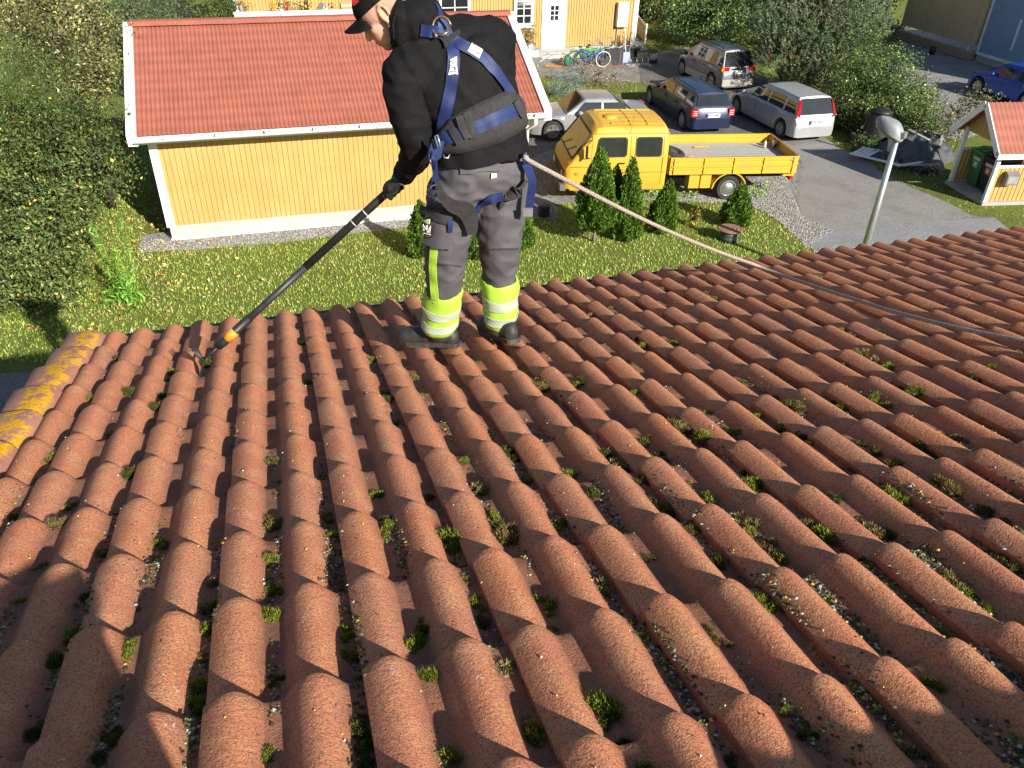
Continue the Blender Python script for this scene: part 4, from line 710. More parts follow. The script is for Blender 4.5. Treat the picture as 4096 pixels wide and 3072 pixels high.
m = MB(); m.beam((0, 0, 0.02), (0.42, 0.02, 0.02), 0.035, 0.035); o = m.build('batten', Mt['ty'], None); o.location = ontruck(-3.0, -0.55, bz); o.rotation_euler = (0, 0, tk.rotation_euler.z); tag(o, 'short yellow batten lying along the far side of the truck bed', 'batten')
wm_ = empty('work_lamp', ontruck(bx0 + 0.07, -0.42, 1.07), tk.rotation_euler.z, 'black work lamp hooked on the inside of the tailboard', 'lamp'); m = MB(); m.box(-0.0, 0.07, -0.10, 0.10, -0.02, 0.20); m.build('housing', Mt['black'], wm_); m = MB(); m.box(0.07, 0.078, -0.08, 0.08, 0.0, 0.18); m.build('lens', Mt['steel'], wm_)
# ------------------------------------------------------------ plants
def pipoly(x, y, poly):
    inside = np.zeros(len(x), bool); n = len(poly)
    for i in range(n):
        x0, y0 = poly[i][:2]; x1, y1 = poly[(i + 1) % n][:2]; c = ((y0 > y) != (y1 > y)) & (x < (x1 - x0) * (y - y0) / ((y1 - y0) + 1e-12) + x0); inside ^= c
    return inside
def leaves(C, D, size, cols, name, parent=None, aspect=0.55, up=0.35, mat='leaf', bend=0.25, r_=None, world=True, zmin=0.02):
    r_ = r_ or rng; n = len(C); N = D * (1 - up) + np.array([0, 0, up]) + r_.normal(0, 0.45, (n, 3)); N /= np.linalg.norm(N, axis=1)[:, None] + 1e-9
    T = r_.normal(0, 1, (n, 3)) + np.array([0, 0, -0.5]); T -= N * (T * N).sum(1)[:, None]; T /= np.linalg.norm(T, axis=1)[:, None] + 1e-9; B = np.cross(N, T); s = (size * r_.uniform(0.45, 1.35, n))[:, None]
    C = C.copy(); C[:, 2] = np.maximum(C[:, 2], zmin)
    V = np.stack([C - T * s * 0.5, C + B * s * aspect * 0.5 + N * s * bend * 0.35, C + T * s * 0.5 - N * s * bend * 0.5, C - B * s * aspect * 0.5 + N * s * bend * 0.35], 1).reshape(-1, 3)
    F_ = np.arange(4 * n).reshape(n, 4); return npmesh(name, V, F_, Mt[mat], parent, False, {'col': ('POINT', np.repeat(cols, 4, 0))}, world=world)
def palette(n, pal, r_=None, clump=None):
    r_ = r_ or rng; w_ = np.array([p[1] for p in pal]); k = r_.choice(len(pal), n, p=w_ / w_.sum()); c = np.array([p[0] for p in pal])[k]; return np.clip(c * 1.5 * r_.uniform(0.65, 1.35, (n, 1)) * (clump if clump is not None else 1), 0, 1)
def tree(name, blobs, nl, size, pal, label, cat, base=None, trunk_r=0.09, per=28, spread=0.16, fill=0.32, aspect=0.55, up=0.35, group=None, twigs=30, mat='leaf', rough=0.45, seed=0, crown='crown', bark='wood_dark'):
    r_ = np.random.default_rng(seed + 11); B = [(np.array(b[0], float), b[1], b[2] if len(b) > 2 else 1.0) for b in blobs]
    if base is None: base = np.array([np.mean([b[0][0] for b in B]), np.mean([b[0][1] for b in B]), 0.0])
    root = empty(name, (base[0], base[1], 0), 0, label, cat, group); base = np.array([base[0], base[1], 0.0])
    nc = max(4, nl // per); w_ = np.array([b[1] ** 2 for b in B]); k = r_.choice(len(B), nc, p=w_ / w_.sum()); d = r_.normal(0, 1, (nc, 3)); d /= np.linalg.norm(d, axis=1)[:, None]
    R_ = np.array([b[1] for b in B])[k]; q = np.array([b[2] for b in B])[k]; cc = np.array([b[0] for b in B])[k]; rad = np.where(r_.random(nc) < fill, r_.uniform(0.3, 0.9, nc), 1 - np.abs(r_.normal(0, 0.10, nc)) + r_.normal(0, rough * 0.35, nc) * (r_.random(nc) < 0.4))
    off = d * (R_ * rad)[:, None]; off[:, 2] *= q; CC = cc + off; keep = CC[:, 2] > -0.1; CC = CC[keep]; d = d[keep]; nc = len(CC)
    tone = r_.uniform(0.45, 1.3, nc); ntot = nc * per; L = np.repeat(CC, per, 0) + r_.normal(0, spread, (ntot, 3)) * np.array([1, 1, 0.7]); DD = np.repeat(d, per, 0)
    leaves(L, DD, size, palette(ntot, pal, r_, np.repeat(tone, per)[:, None]), crown, root, aspect, up, mat, r_=r_)
    m = MB(); top = np.mean([b[0] for b in B], 0)
    if trunk_r > 0:
        t1 = base + (top - base) * 0.6; m.tube([base, base + (t1 - base) * 0.5 + r_.normal(0, 0.05, 3), t1], [trunk_r, trunk_r * 0.8, trunk_r * 0.55], 9)
        for b in B[:14]: m.tube([base + (t1 - base) * r_.uniform(0.35, 0.9), (t1 + b[0]) / 2 + r_.normal(0, 0.08, 3), b[0]], [trunk_r * 0.42, trunk_r * 0.3, trunk_r * 0.1], 6)
    for i in r_.choice(nc, min(twigs, nc), replace=False):
        j = int(np.argmin([np.linalg.norm(CC[i] - b[0]) for b in B])); m.tube([B[j][0], (B[j][0] + CC[i]) / 2 + r_.normal(0, 0.06, 3), CC[i] + d[i] * 0.05], [0.014, 0.009, 0.004], 4)
    if m.v: m.build('trunk', Mt[bark], root, True)
    return root
def bl(L): return [(PY(u, v, y), r) for u, v, y, r in L]
Mt['bark_pale'] = pm('pale_bark', (0.30, 0.25, 0.21), (0.17, 0.14, 0.12), 16, 0.9, bs=30, bst=0.5)
gD = [((0.040, 0.064, 0.016), 5), ((0.066, 0.096, 0.024), 4), ((0.12, 0.145, 0.04), 2.2), ((0.30, 0.28, 0.07), 0.22), ((0.45, 0.27, 0.06), 0.07)]
gM = [((0.050, 0.080, 0.020), 5), ((0.090, 0.125, 0.032), 4), ((0.16, 0.185, 0.06), 2.4), ((0.34, 0.31, 0.08), 0.3), ((0.50, 0.30, 0.07), 0.10)]
gY = [((0.075, 0.085, 0.032), 5), ((0.13, 0.14, 0.05), 4), ((0.22, 0.21, 0.08), 2), ((0.38, 0.33, 0.10), 0.45), ((0.46, 0.27, 0.09), 0.28), ((0.42, 0.42, 0.32), 0.35)]
gR = [((0.045, 0.085, 0.02), 5), ((0.075, 0.125, 0.028), 4), ((0.13, 0.17, 0.05), 1.2), ((0.45, 0.38, 0.05), 0.15), ((0.5, 0.03, 0.02), 0.03)]
tree('leafy_bush', bl([(40, 1150, 14.6, 0.85), (150, 1190, 14.4, 0.62), (250, 1185, 14.5, 0.36), (50, 950, 15.2, 1.1), (190, 980, 15.2, 0.85), (270, 1060, 14.9, 0.45), (120, 810, 16.2, 1.15), (250, 830, 16.2, 0.75)]), 16000, 0.085, gM, 'broad green leafy bush at the left edge, lowest in the picture', 'bush', trunk_r=0.06, seed=1, spread=0.13)
tree('leafy_tree', bl([(290, 640, 17.0, 0.95), (410, 655, 17.0, 0.72), (170, 620, 17.4, 1.2), (410, 520, 17.6, 0.55), (300, 520, 17.6, 0.8), (40, 640, 17.4, 1.2)]), 15000, 0.085, gD, 'dark green leafy tree whose crown reaches towards the garage corner', 'tree', trunk_r=0.11, seed=2, spread=0.14)
tree('rowan_tree', bl([(50, 430, 17.6, 1.1), (170, 440, 18.0, 0.9), (60, 300, 18.4, 1.0), (20, 540, 17.2, 0.9)]), 15000, 0.055, gR, 'ferny bright green rowan at the upper left edge with a few red berries', 'tree', trunk_r=0.09, seed=3, aspect=0.38, spread=0.13)
tree('autumn_tree', bl([(290, 320, 19.0, 1.0), (395, 300, 19.2, 0.50), (250, 150, 20, 1.2), (390, 120, 20.2, 0.80), (100, 110, 20, 1.1), (370, 430, 18.6, 0.5), (180, 30, 21, 1.2)]), 12500, 0.085, gY, 'thinning tree with yellow and brown leaves left of the garage ridge', 'tree', trunk_r=0.10, seed=4, spread=0.17, twigs=110)
tree('dark_shrub', bl([(500, 40, 28, 1.25), (610, 30, 28, 1.15), (690, 60, 27.5, 0.75), (410, 20, 29, 1.3), (560, 90, 27, 0.7)]), 14000, 0.10, [((0.045, 0.075, 0.035), 5), ((0.075, 0.11, 0.055), 3), ((0.16, 0.19, 0.12), 1)], 'dark willow-leaved shrub behind the left end of the garage ridge', 'shrub', trunk_r=0.05, aspect=0.25, seed=5)
tree('round_bush', bl([(890, 40, 36, 0.8), (940, 62, 36, 0.55), (850, 85, 35.5, 0.5)]), 5000, 0.08, gD, 'dark round bush beside the white terrace railing', 'bush', trunk_r=0.04, seed=6)
tree('dark_shrub', [((-9.5, 38, 1.4), 1.5), ((-12, 40, 1.6), 1.8), ((-15, 39, 1.6), 1.8), ((-6.8, 43, 1.6), 1.5)], 9000, 0.14, gD, 'row of dark shrubs at the far left behind the willow-leaved one', 'shrub', trunk_r=0.05, seed=16)
# beyond the parked cars
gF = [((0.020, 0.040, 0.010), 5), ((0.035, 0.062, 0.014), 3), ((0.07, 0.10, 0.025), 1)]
tree('birch_tree', bl([(2800, 10, 43, 1.7), (2900, 20, 43, 1.9), (3000, 50, 42, 1.3), (2690, -20, 43, 1.6), (2960, 100, 42, 0.8), (2850, 70, 42.5, 0.9)]), 16000, 0.13, [((0.055, 0.10, 0.025), 5), ((0.10, 0.15, 0.05), 3), ((0.22, 0.26, 0.12), 1.2)], 'leafy tree with a pale slanting trunk behind the grey people carrier', 'tree', base=G(2862, 190), trunk_r=0.17, seed=7, spread=0.2, bark='bark_pale')
for i, (x, y, z, r) in enumerate([(9.5, 50, 2.0, 2.9), (13.0, 48.5, 2.0, 3.0), (16.6, 46.5, 2.1, 2.9), (6.5, 54, 2.6, 2.8), (14.5, 42.0, 1.3, 1.7)]):
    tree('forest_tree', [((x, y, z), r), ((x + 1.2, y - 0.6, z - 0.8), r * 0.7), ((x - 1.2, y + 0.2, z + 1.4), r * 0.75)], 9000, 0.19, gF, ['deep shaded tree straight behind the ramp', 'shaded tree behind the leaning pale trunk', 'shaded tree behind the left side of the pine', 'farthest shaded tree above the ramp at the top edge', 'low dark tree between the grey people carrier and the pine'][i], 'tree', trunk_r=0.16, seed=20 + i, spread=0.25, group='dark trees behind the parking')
def pine(base, H_, blobs, n, label, seed=3):
    r_ = np.random.default_rng(seed); root = empty('pine_tree', (base[0], base[1], 0), 0, label, 'tree'); B = [(np.array(b[0]), b[1]) for b in blobs]; w_ = np.array([b[1] ** 2 for b in B]); k = r_.choice(len(B), n, p=w_ / w_.sum()); d = r_.normal(0, 1, (n, 3)); d[:, 2] = np.abs(d[:, 2]) * 0.8 - 0.25; d /= np.linalg.norm(d, axis=1)[:, None]
    rad = np.clip(1 - np.abs(r_.normal(0, 0.22, n)), 0.2, 1.1); C = np.array([b[0] for b in B])[k] + d * (np.array([b[1] for b in B])[k] * rad)[:, None]; per = 26
    ax = d * 0.7 + np.array([0, 0, 0.55]) + r_.normal(0, 0.2, (n, 3)); ax /= np.linalg.norm(ax, axis=1)[:, None]; A = np.repeat(ax, per, 0); tt = r_.random(n * per); Cc = np.repeat(C, per, 0) + A * (tt * 0.34)[:, None]
    nd = A * 0.75 + r_.normal(0, 0.55, (n * per, 3)); nd /= np.linalg.norm(nd, axis=1)[:, None]; L_ = r_.uniform(0.05, 0.095, n * per)[:, None]; sd = np.cross(nd, r_.normal(0, 1, (n * per, 3))); sd /= np.linalg.norm(sd, axis=1)[:, None]
    V = np.stack([Cc - sd * 0.010, Cc + sd * 0.010, Cc + nd * L_ + sd * 0.006, Cc + nd * L_ - sd * 0.006], 1).reshape(-1, 3); pal = palette(n * per, [((0.075, 0.115, 0.060), 5), ((0.12, 0.165, 0.085), 4), ((0.20, 0.245, 0.14), 2.4)], r_, np.repeat(r_.uniform(0.65, 1.2, n), per)[:, None])
    inner = np.repeat((rad < 0.65) & (r_.random(n) < 0.6) & (C[:, 2] < 1.9), per); pal[inner] = palette(int(inner.sum()), [((0.30, 0.13, 0.045), 3), ((0.20, 0.12, 0.05), 2)], r_)
    npmesh('needles', V, np.arange(4 * n * per).reshape(-1, 4), Mt['needle'], root, False, {'col': ('POINT', np.repeat(pal, 4, 0))}, world=True)
    m = MB(); base = np.array([base[0], base[1], 0.0]); m.tube([base, base + (0.1, 0.05, H_ * 0.5), base + (0, 0, H_)], [0.2, 0.13, 0.04], 9)
    for i in range(0, n, 45): s_ = base + np.array([0, 0, np.clip(C[i][2] - 0.5, 0.5, H_)]); m.tube([s_, (s_ + C[i]) / 2 + r_.normal(0, .05, 3), C[i] + ax[i] * 0.25], [0.035, 0.022, 0.007], 5)
    m.build('trunk', pm('pine_bark', (0.30, 0.15, 0.08), (0.16, 0.09, 0.06), 12, 0.9, bs=30, bst=0.5), root, True); return root
pine(G(3225, 385), 6.0, bl([(3230, 330, 33.5, 1.15), (3330, 260, 33, 1.45), (3160, 250, 33.5, 1.35), (3260, 130, 34, 1.7), (3400, 110, 33.5, 1.35), (3130, 110, 34, 1.2), (3300, -20, 35, 1.7), (3440, 0, 34.5, 1.1), (3150, 0, 35, 1.3)]), 5600, 'big bluish green pine with brown inner needles behind the silver people carrier')
gS = [((0.045, 0.085, 0.018), 5), ((0.09, 0.14, 0.03), 4), ((0.19, 0.23, 0.06), 2), ((0.42, 0.44, 0.25), 0.6)]
tree('leafy_bush', bl([(3560, 300, 29.5, 1.0), (3450, 400, 29, 1.1), (3400, 300, 30.5, 0.9), (3480, 220, 31.5, 0.75), (3480, 330, 30, 0.9)]), 16000, 0.085, gS, 'tall light-leaved bush right of the pine', 'bush', trunk_r=0.05, seed=31, fill=0.5)
tree('leafy_bush', bl([(3610, 400, 28.2, 0.95), (3680, 470, 27.8, 0.85), (3560, 490, 28, 0.95), (3740, 540, 27.4, 0.55), (3700, 380, 29, 0.5), (3640, 540, 27.5, 0.6), (3620, 460, 28.4, 0.8)]), 19000, 0.08, gS, 'dense dark bush with pale leaves just behind the tarpaulin heap', 'bush', trunk_r=0.05, seed=32, fill=0.5)
tree('leafy_bush', bl([(3380, 470, 28.6, 0.9), (3450, 540, 27.9, 0.6), (3320, 430, 29.3, 0.7)]), 6000, 0.08, gF, 'shaded bush between the silver people carrier and the compost bin', 'bush', trunk_r=0.05, seed=33)
tree('sapling', bl([(3830, 450, 25.8, 0.38), (3900, 410, 25.6, 0.34), (3950, 385, 25.6, 0.2), (3790, 520, 26, 0.45)]), 1500, 0.085, gY, 'sparse yellowing sapling behind the gabled bin shelter', 'sapling', trunk_r=0.02, seed=34, per=10, spread=0.2, twigs=30)
tree('leafy_bush', [((G(3440, 600)[0], G(3440, 600)[1], 0.2), 0.36), ((G(3470, 605)[0], G(3470, 605)[1], 0.15), 0.3)], 1500, 0.07, gR, 'small bright green bush at the edge of the tarpaulin heap', 'bush', trunk_r=0.0, seed=35, twigs=0, spread=0.08)
jn = G(2262, 395); tree('juniper', [((jn[0], jn[1], 0.45), 0.55), ((jn[0] + 0.35, jn[1] + 0.5, 0.65), 0.5), ((jn[0] - 0.3, jn[1] + 0.4, 0.4), 0.4)], 4200, 0.05, [((0.17, 0.24, 0.21), 4), ((0.30, 0.37, 0.33), 3), ((0.10, 0.15, 0.12), 3)], 'blue-grey juniper on the lawn island behind the silver saloon', 'shrub', trunk_r=0.02, aspect=0.3, seed=36, spread=0.09)
sp_ = G(2390, 350); tree('spiraea', [((sp_[0], sp_[1], 0.5), 0.75), ((sp_[0] - 0.6, sp_[1] + 0.7, 0.5), 0.7), ((sp_[0] + 0.7, sp_[1] + 0.3, 0.4), 0.6)], 3600, 0.045, [((0.28, 0.22, 0.16), 4), ((0.42, 0.36, 0.27), 3), ((0.12, 0.12, 0.05), 2), ((0.16, 0.09, 0.06), 2)], 'brown fading shrub with pale seed heads in front of the bicycles', 'shrub', trunk_r=0.02, seed=37, spread=0.12, twigs=220, bark='bark_pale')
cn = G(2103, 232); tree('conifer_pot_plant', [((cn[0], cn[1], 0.75), 0.42), ((cn[0] + 0.15, cn[1], 1.15), 0.3), ((cn[0] + 0.2, cn[1], 1.45), 0.14)], 1500, 0.05, gD, 'small conifer below the paned window beside the white door', 'shrub', trunk_r=0.02, seed=38, spread=0.07)
# thuja row
def thuja(base, h, r, label, stem=0.0, lean=0.0, seed=1, group='thujas on the lawn'):
    r_ = np.random.default_rng(seed); n = int(5200 * h * r / 0.6) + 1500; root = empty('thuja', (base[0], base[1], 0), 0, label, 'thuja', group)
    z = r_.beta(1.15, 1.9, n) ; prof = np.interp(z, [0, 0.08, 0.3, 0.6, 0.85, 1.0], [0.62, 0.95, 1.0, 0.66, 0.30, 0.04]); a = r_.uniform(0, 2 * math.pi, n); lob = 1 + 0.16 * np.sin(a * 5 + z * 9 + seed) + 0.1 * np.sin(a * 11 - z * 20)
    rr_ = r * prof * lob * (1 - np.abs(r_.normal(0, 0.14, n))); C = np.stack([base[0] + rr_ * np.cos(a) + lean * z, base[1] + rr_ * np.sin(a), stem + z * (h - stem)], 1)
    D = np.stack([np.cos(a), np.sin(a), np.zeros(n)], 1); T = D * 0.45 + np.array([0, 0, 0.9]) + r_.normal(0, 0.25, (n, 3)); T /= np.linalg.norm(T, axis=1)[:, None]; N = np.cross(T, r_.normal(0, 1, (n, 3)) + D * 0.0); N /= np.linalg.norm(N, axis=1)[:, None]; B = np.cross(N, T); s = r_.uniform(0.045, 0.10, n)[:, None]
    V = np.stack([C, C + B * s * 0.28 + T * s * 0.5, C + T * s, C - B * s * 0.28 + T * s * 0.5], 1).reshape(-1, 3); pal = palette(n, [((0.045, 0.095, 0.012), 5), ((0.075, 0.14, 0.018), 4), ((0.13, 0.20, 0.03), 2)], r_)
    npmesh('foliage', V, np.arange(4 * n).reshape(-1, 4), Mt['leaf'], root, False, {'col': ('POINT', np.repeat(pal, 4, 0))}, world=True)
    m = MB(); m.tube([(base[0], base[1], 0), (base[0] + lean * 0.1, base[1], stem + 0.1), (base[0] + lean * 0.9, base[1], h * 0.93)], [0.045, 0.035, 0.008], 8); m.build('trunk', Mt['bark_pale'], root, True)
thuja(G(2375, 968), 2.35, 0.46, 'two-topped thuja on a bare stem, tallest of the row by the truck', 0.36, seed=1); thuja(G(2445, 958) + np.array([0.02, 0.35, 0]), 1.75, 0.24, 'slim thuja crowding the right side of the tallest one', 0.5, seed=7)
thuja(G(2500, 955), 2.05, 0.36, 'thuja in front of the truck cab door, second of the row', 0.0, seed=2); thuja(G(2640, 925), 1.34, 0.34, 'thuja with a leaning top below the front of the truck bed', 0.0, 0.10, seed=3); thuja(G(2933, 902), 1.10, 0.36, 'thuja just behind the rusty manhole lid', 0.0, 0.06, seed=4)
thuja(G(1690, 1022), 1.35, 0.33, 'thuja standing behind the left trouser leg of the worker', 0.0, seed=5); thuja(G(1895, 1030), 1.1, 0.30, 'thuja seen between the legs of the worker', 0.0, seed=6); thuja(G(2082, 990), 1.2, 0.3, 'thuja peeking out right of the right trouser leg', 0.0, seed=8)
# tall flowering weeds on the lawn
wd = G(490, 1205); wr_ = empty('tall_weed', wd, 0, 'clump of tall leafy green stems standing on the lawn beside the garage', 'plant'); Cs = []; Ds = []; m = MB()
for i, (dx, dy, hh, ln_) in enumerate([(-0.12, 0.05, 1.75, -0.12), (0.05, 0, 1.1, 0.05), (0.28, 0.05, 1.8, 0.12), (0.22, -0.1, 1.25, -0.03), (-0.02, 0.1, 0.9, 0), (0.12, 0.05, 0.7, 0.02)]):
    for z in np.linspace(0.05, hh, int(hh * 34)):
        for k in range(2): a = z * 40 + k * 3.1 + i; r0 = 0.075 * (1.15 - z / hh * 0.7); Cs.append((wd[0] + dx + ln_ * z / hh + r0 * math.cos(a), wd[1] + dy + r0 * math.sin(a), z)); Ds.append((0.4 * math.cos(a), 0.4 * math.sin(a), 0.8))
    m.tube([(wd[0] + dx, wd[1] + dy, 0), (wd[0] + dx + ln_, wd[1] + dy, hh)], [0.009, 0.004], 5)
for _ in range(500): a = rng.uniform(0, 6.28); r0 = abs(rng.normal(0, 0.28)); Cs.append((wd[0] + 0.1 + r0 * math.cos(a), wd[1] + r0 * math.sin(a) * 0.7, rng.uniform(0.02, 0.28))); Ds.append((math.cos(a) * .4, math.sin(a) * .4, 0.8))
leaves(np.array(Cs), np.array(Ds), 0.15, palette(len(Cs), [((0.08, 0.19, 0.02), 5), ((0.13, 0.27, 0.03), 4), ((0.20, 0.34, 0.06), 1)]), 'leaves', wr_, 0.22, 0.3); m.build('stem', pm('green_stem', (0.10, 0.16, 0.04), None, 5, 0.7), wr_, True)
yb = G(2768, 905); tree('barberry', [((yb[0], yb[1], 0.22), 0.20), ((yb[0] + 0.12, yb[1] + 0.05, 0.35), 0.16)], 260, 0.05, [((0.45, 0.42, 0.05), 4), ((0.45, 0.20, 0.05), 3), ((0.2, 0.25, 0.04), 2)], 'little yellow and orange shrub on the lawn left of the manhole lid', 'shrub', trunk_r=0.0, per=8, spread=0.05, seed=41, twigs=22)
gp = G(742, 88); Cs = rng.normal(0, 0.20, (900, 3)) * np.array([1, 1, 0]) ; gz = rng.uniform(0.0, 1.5, 900); Cs = Cs * (0.4 + gz[:, None] * 0.5) + np.array([gp[0], gp[1], 0]); Cs[:, 2] = gz; ro_ = empty('ornamental_grass', gp, 0, 'pale dry tuft of tall grass behind the garage ridge', 'grass tuft'); 
def blades(name, C, hgt, wdt, cols, parent, lean=0.25):
    n = len(C); a = rng.uniform(0, 2 * math.pi, n); d = np.stack([np.cos(a), np.sin(a), np.zeros(n)], 1); h = (hgt * rng.uniform(0.55, 1.2, n))[:, None]; l = d * h * rng.uniform(0.1, lean * 2, n)[:, None]; s = np.stack([-np.sin(a), np.cos(a), np.zeros(n)], 1) * wdt
    V = np.stack([C - s, C + s, C + l + np.array([0, 0, 1]) * h], 1).reshape(-1, 3); return npmesh(name, V, np.arange(3 * n).reshape(-1, 3), Mt['leaf'], parent, False, {'col': ('POINT', np.repeat(cols, 3, 0))}, world=parent is not None)
blades('stalks', Cs, 0.5, 0.008, palette(900, [((0.45, 0.36, 0.20), 3), ((0.30, 0.26, 0.14), 2)]), ro_, 0.2)
# lawn grass and fallen leaves
n = 150000; gx = rng.uniform(-17, 8.5, n); gy = rng.uniform(12.2, 25, n); a_ = gx * ROW[0] + gy * ROW[1]; b_ = gx * DH[0] + gy * DH[1]
bad = pipoly(gx, gy, yard_p) | ((a_ > ga - 0.7) & (a_ < ga + GL + 0.7) & (b_ > gb - 0.62) & (b_ < gb + GD + 0.3)) | pipoly(gx, gy, drive_p)
Cg = np.stack([gx, gy, np.zeros(n)], 1)[~bad]; pass
ph = np.sin(Cg[:, 0] * 2.1 + np.sin(Cg[:, 1] * 1.3) * 2) * np.sin(Cg[:, 1] * 1.7 + np.sin(Cg[:, 0] * 0.9) * 2); dry = rng.random(len(Cg)) < 0.10 + 0.12 * ph
cg = palette(len(Cg), [((0.17, 0.25, 0.035), 4), ((0.235, 0.32, 0.055), 4), ((0.33, 0.38, 0.10), 2)]); cg[dry] = palette(int(dry.sum()), [((0.50, 0.42, 0.22), 2), ((0.38, 0.36, 0.14), 2)])
tag(blades('lawn_grass', Cg, 0.055, 0.010, cg, None, 0.5), 'short green lawn grass between the roof and the garage', 'grass', kind='stuff')
n = 26000; u_ = rng.random(n); e1 = G(2150, 300); gx = rng.uniform(-2, 21, n); gy = rng.uniform(19, 47, n); Cg = np.stack([gx, gy, np.zeros(n)], 1); isl = px([(2130, 280), (2290, 312), (2560, 322), (2655, 340), (2610, 392), (2380, 432), (2230, 420), (2120, 400)])
edge = pipoly(gx, gy, px([(3296, 500), (3294, 548), (3350, 594), (3489, 660), (3535, 705), (3674, 768), (3800, 820), (3887, 870), (3985, 880), (4096, 930), (4096, 800), (3780, 700), (3500, 600)])); up_ = pipoly(gx, gy, px([(2560, 213), (2640, 205), (2760, 190), (2900, 200), (2800, 150), (2620, 150)]))
k = pipoly(gx, gy, isl) | edge | up_; Cg = Cg[k]; tag(blades('verge_grass', Cg, 0.07, 0.014, palette(len(Cg), [((0.12, 0.21, 0.025), 4), ((0.20, 0.26, 0.06), 3), ((0.34, 0.31, 0.16), 2)]), None, 0.5), 'rough grass along the driveway and on the lawn island', 'grass', kind='stuff')
n = 900; gx = -9.2 + rng.normal(0, 1.35, n) + rng.exponential(0.7, n); gy = rng.uniform(13.2, 20.5, n); fx = rng.uniform(-6.5, 2.5, 80); fy = rng.uniform(13.6, 16.5, 80); gx = np.r_[gx, fx]; gy = np.r_[gy, fy]
C = np.stack([gx, gy, np.full(len(gx), 0.055)], 1); D = np.tile([0, 0, 1.0], (len(gx), 1)); o = leaves(C, D, 0.085, palette(len(gx), [((0.48, 0.35, 0.07), 4), ((0.45, 0.24, 0.07), 2), ((0.45, 0.37, 0.20), 2), ((0.28, 0.18, 0.10), 1.4)]), 'fallen_leaves', None, 0.62, 0.6, world=False, zmin=0.03); tag(o, 'yellow and brown fallen leaves scattered over the lawn', 'leaves', kind='stuff')
wp = px([(2560, 790), (2660, 800), (2780, 800), (2790, 775), (2700, 765), (2600, 760)]); n = 2600; w2 = px([(2960, 800), (3060, 800), (3100, 745), (3010, 740)]); gx = rng.uniform(1, 9, n * 12); gy = rng.uniform(18, 24, n * 12); k = pipoly(gx, gy, wp) | (pipoly(gx, gy, w2) & (rng.random(len(gx)) < 0.5)); C = np.stack([gx[k], gy[k], rng.uniform(0.01, 0.16, int(k.sum()))], 1)
tag(leaves(C, np.tile([0, 0, 1.0], (len(C), 1)), 0.07, palette(len(C), [((0.20, 0.33, 0.06), 3), ((0.28, 0.38, 0.10), 2), ((0.12, 0.2, 0.04), 2)]), 'weeds', None, 0.6, 0.5, world=False), 'bright green weeds growing in the gravel under the truck', 'weeds', kind='stuff')

def stones(name, n, pts, size, label, zf=0.0):
    P_ = np.array([p[:2] for p in pts]); x = rng.uniform(P_[:, 0].min(), P_[:, 0].max(), n * 3); y = rng.uniform(P_[:, 1].min(), P_[:, 1].max(), n * 3); k = pipoly(x, y, pts); x, y = x[k][:n], y[k][:n]; V = []; F3 = []; C = []
    for a, b in zip(x, y):
        s = size * rng.uniform(0.5, 1.5); th = rng.uniform(0, 6.28); o = len(V); c = np.array([0.25, 0.24, 0.22]) * rng.uniform(0.4, 1.6)
        for i in range(4): q = th + i * 1.57; V.append((a + s * math.cos(q) * rng.uniform(.7, 1.2), b + s * math.sin(q) * rng.uniform(.7, 1.2), 0.008)); C.append(c)
        V.append((a, b, 0.010 + s * 0.9)); C.append(c); F3 += [(o, o + 1, o + 4), (o + 1, o + 2, o + 4), (o + 2, o + 3, o + 4), (o + 3, o, o + 4)]
    tag(npmesh(name, np.array(V), np.array(F3), Mt['attr'], None, False, {'col': ('POINT', np.array(C))}), label, 'gravel', kind='stuff')
stones('gravel_stones', 16000, px([(2700, 805), (2881, 812), (3000, 826), (3072, 856), (3141, 910), (3190, 955), (3222, 990), (3330, 925), (3200, 860), (3140, 700), (3000, 690), (2900, 740), (2560, 800)]), 0.022, 'coarse pale gravel between the lawn, the truck and the driveway')
stones('gravel_stones', 7000, [AB(ga - 0.7, gb - 0.58), AB(ga + 2, gb - 0.72), AB(ga + 6, gb - 0.56), AB(ga + GL + 0.7, gb - 0.84), AB(ga + GL + 0.8, gb + 0.1), AB(ga + GL + 0.1, gb - 0.05), AB(ga - 0.04, gb - 0.05), AB(ga - 0.7, gb + 0.4)], 0.020, 'grey gravel strip along the foot of the garage')
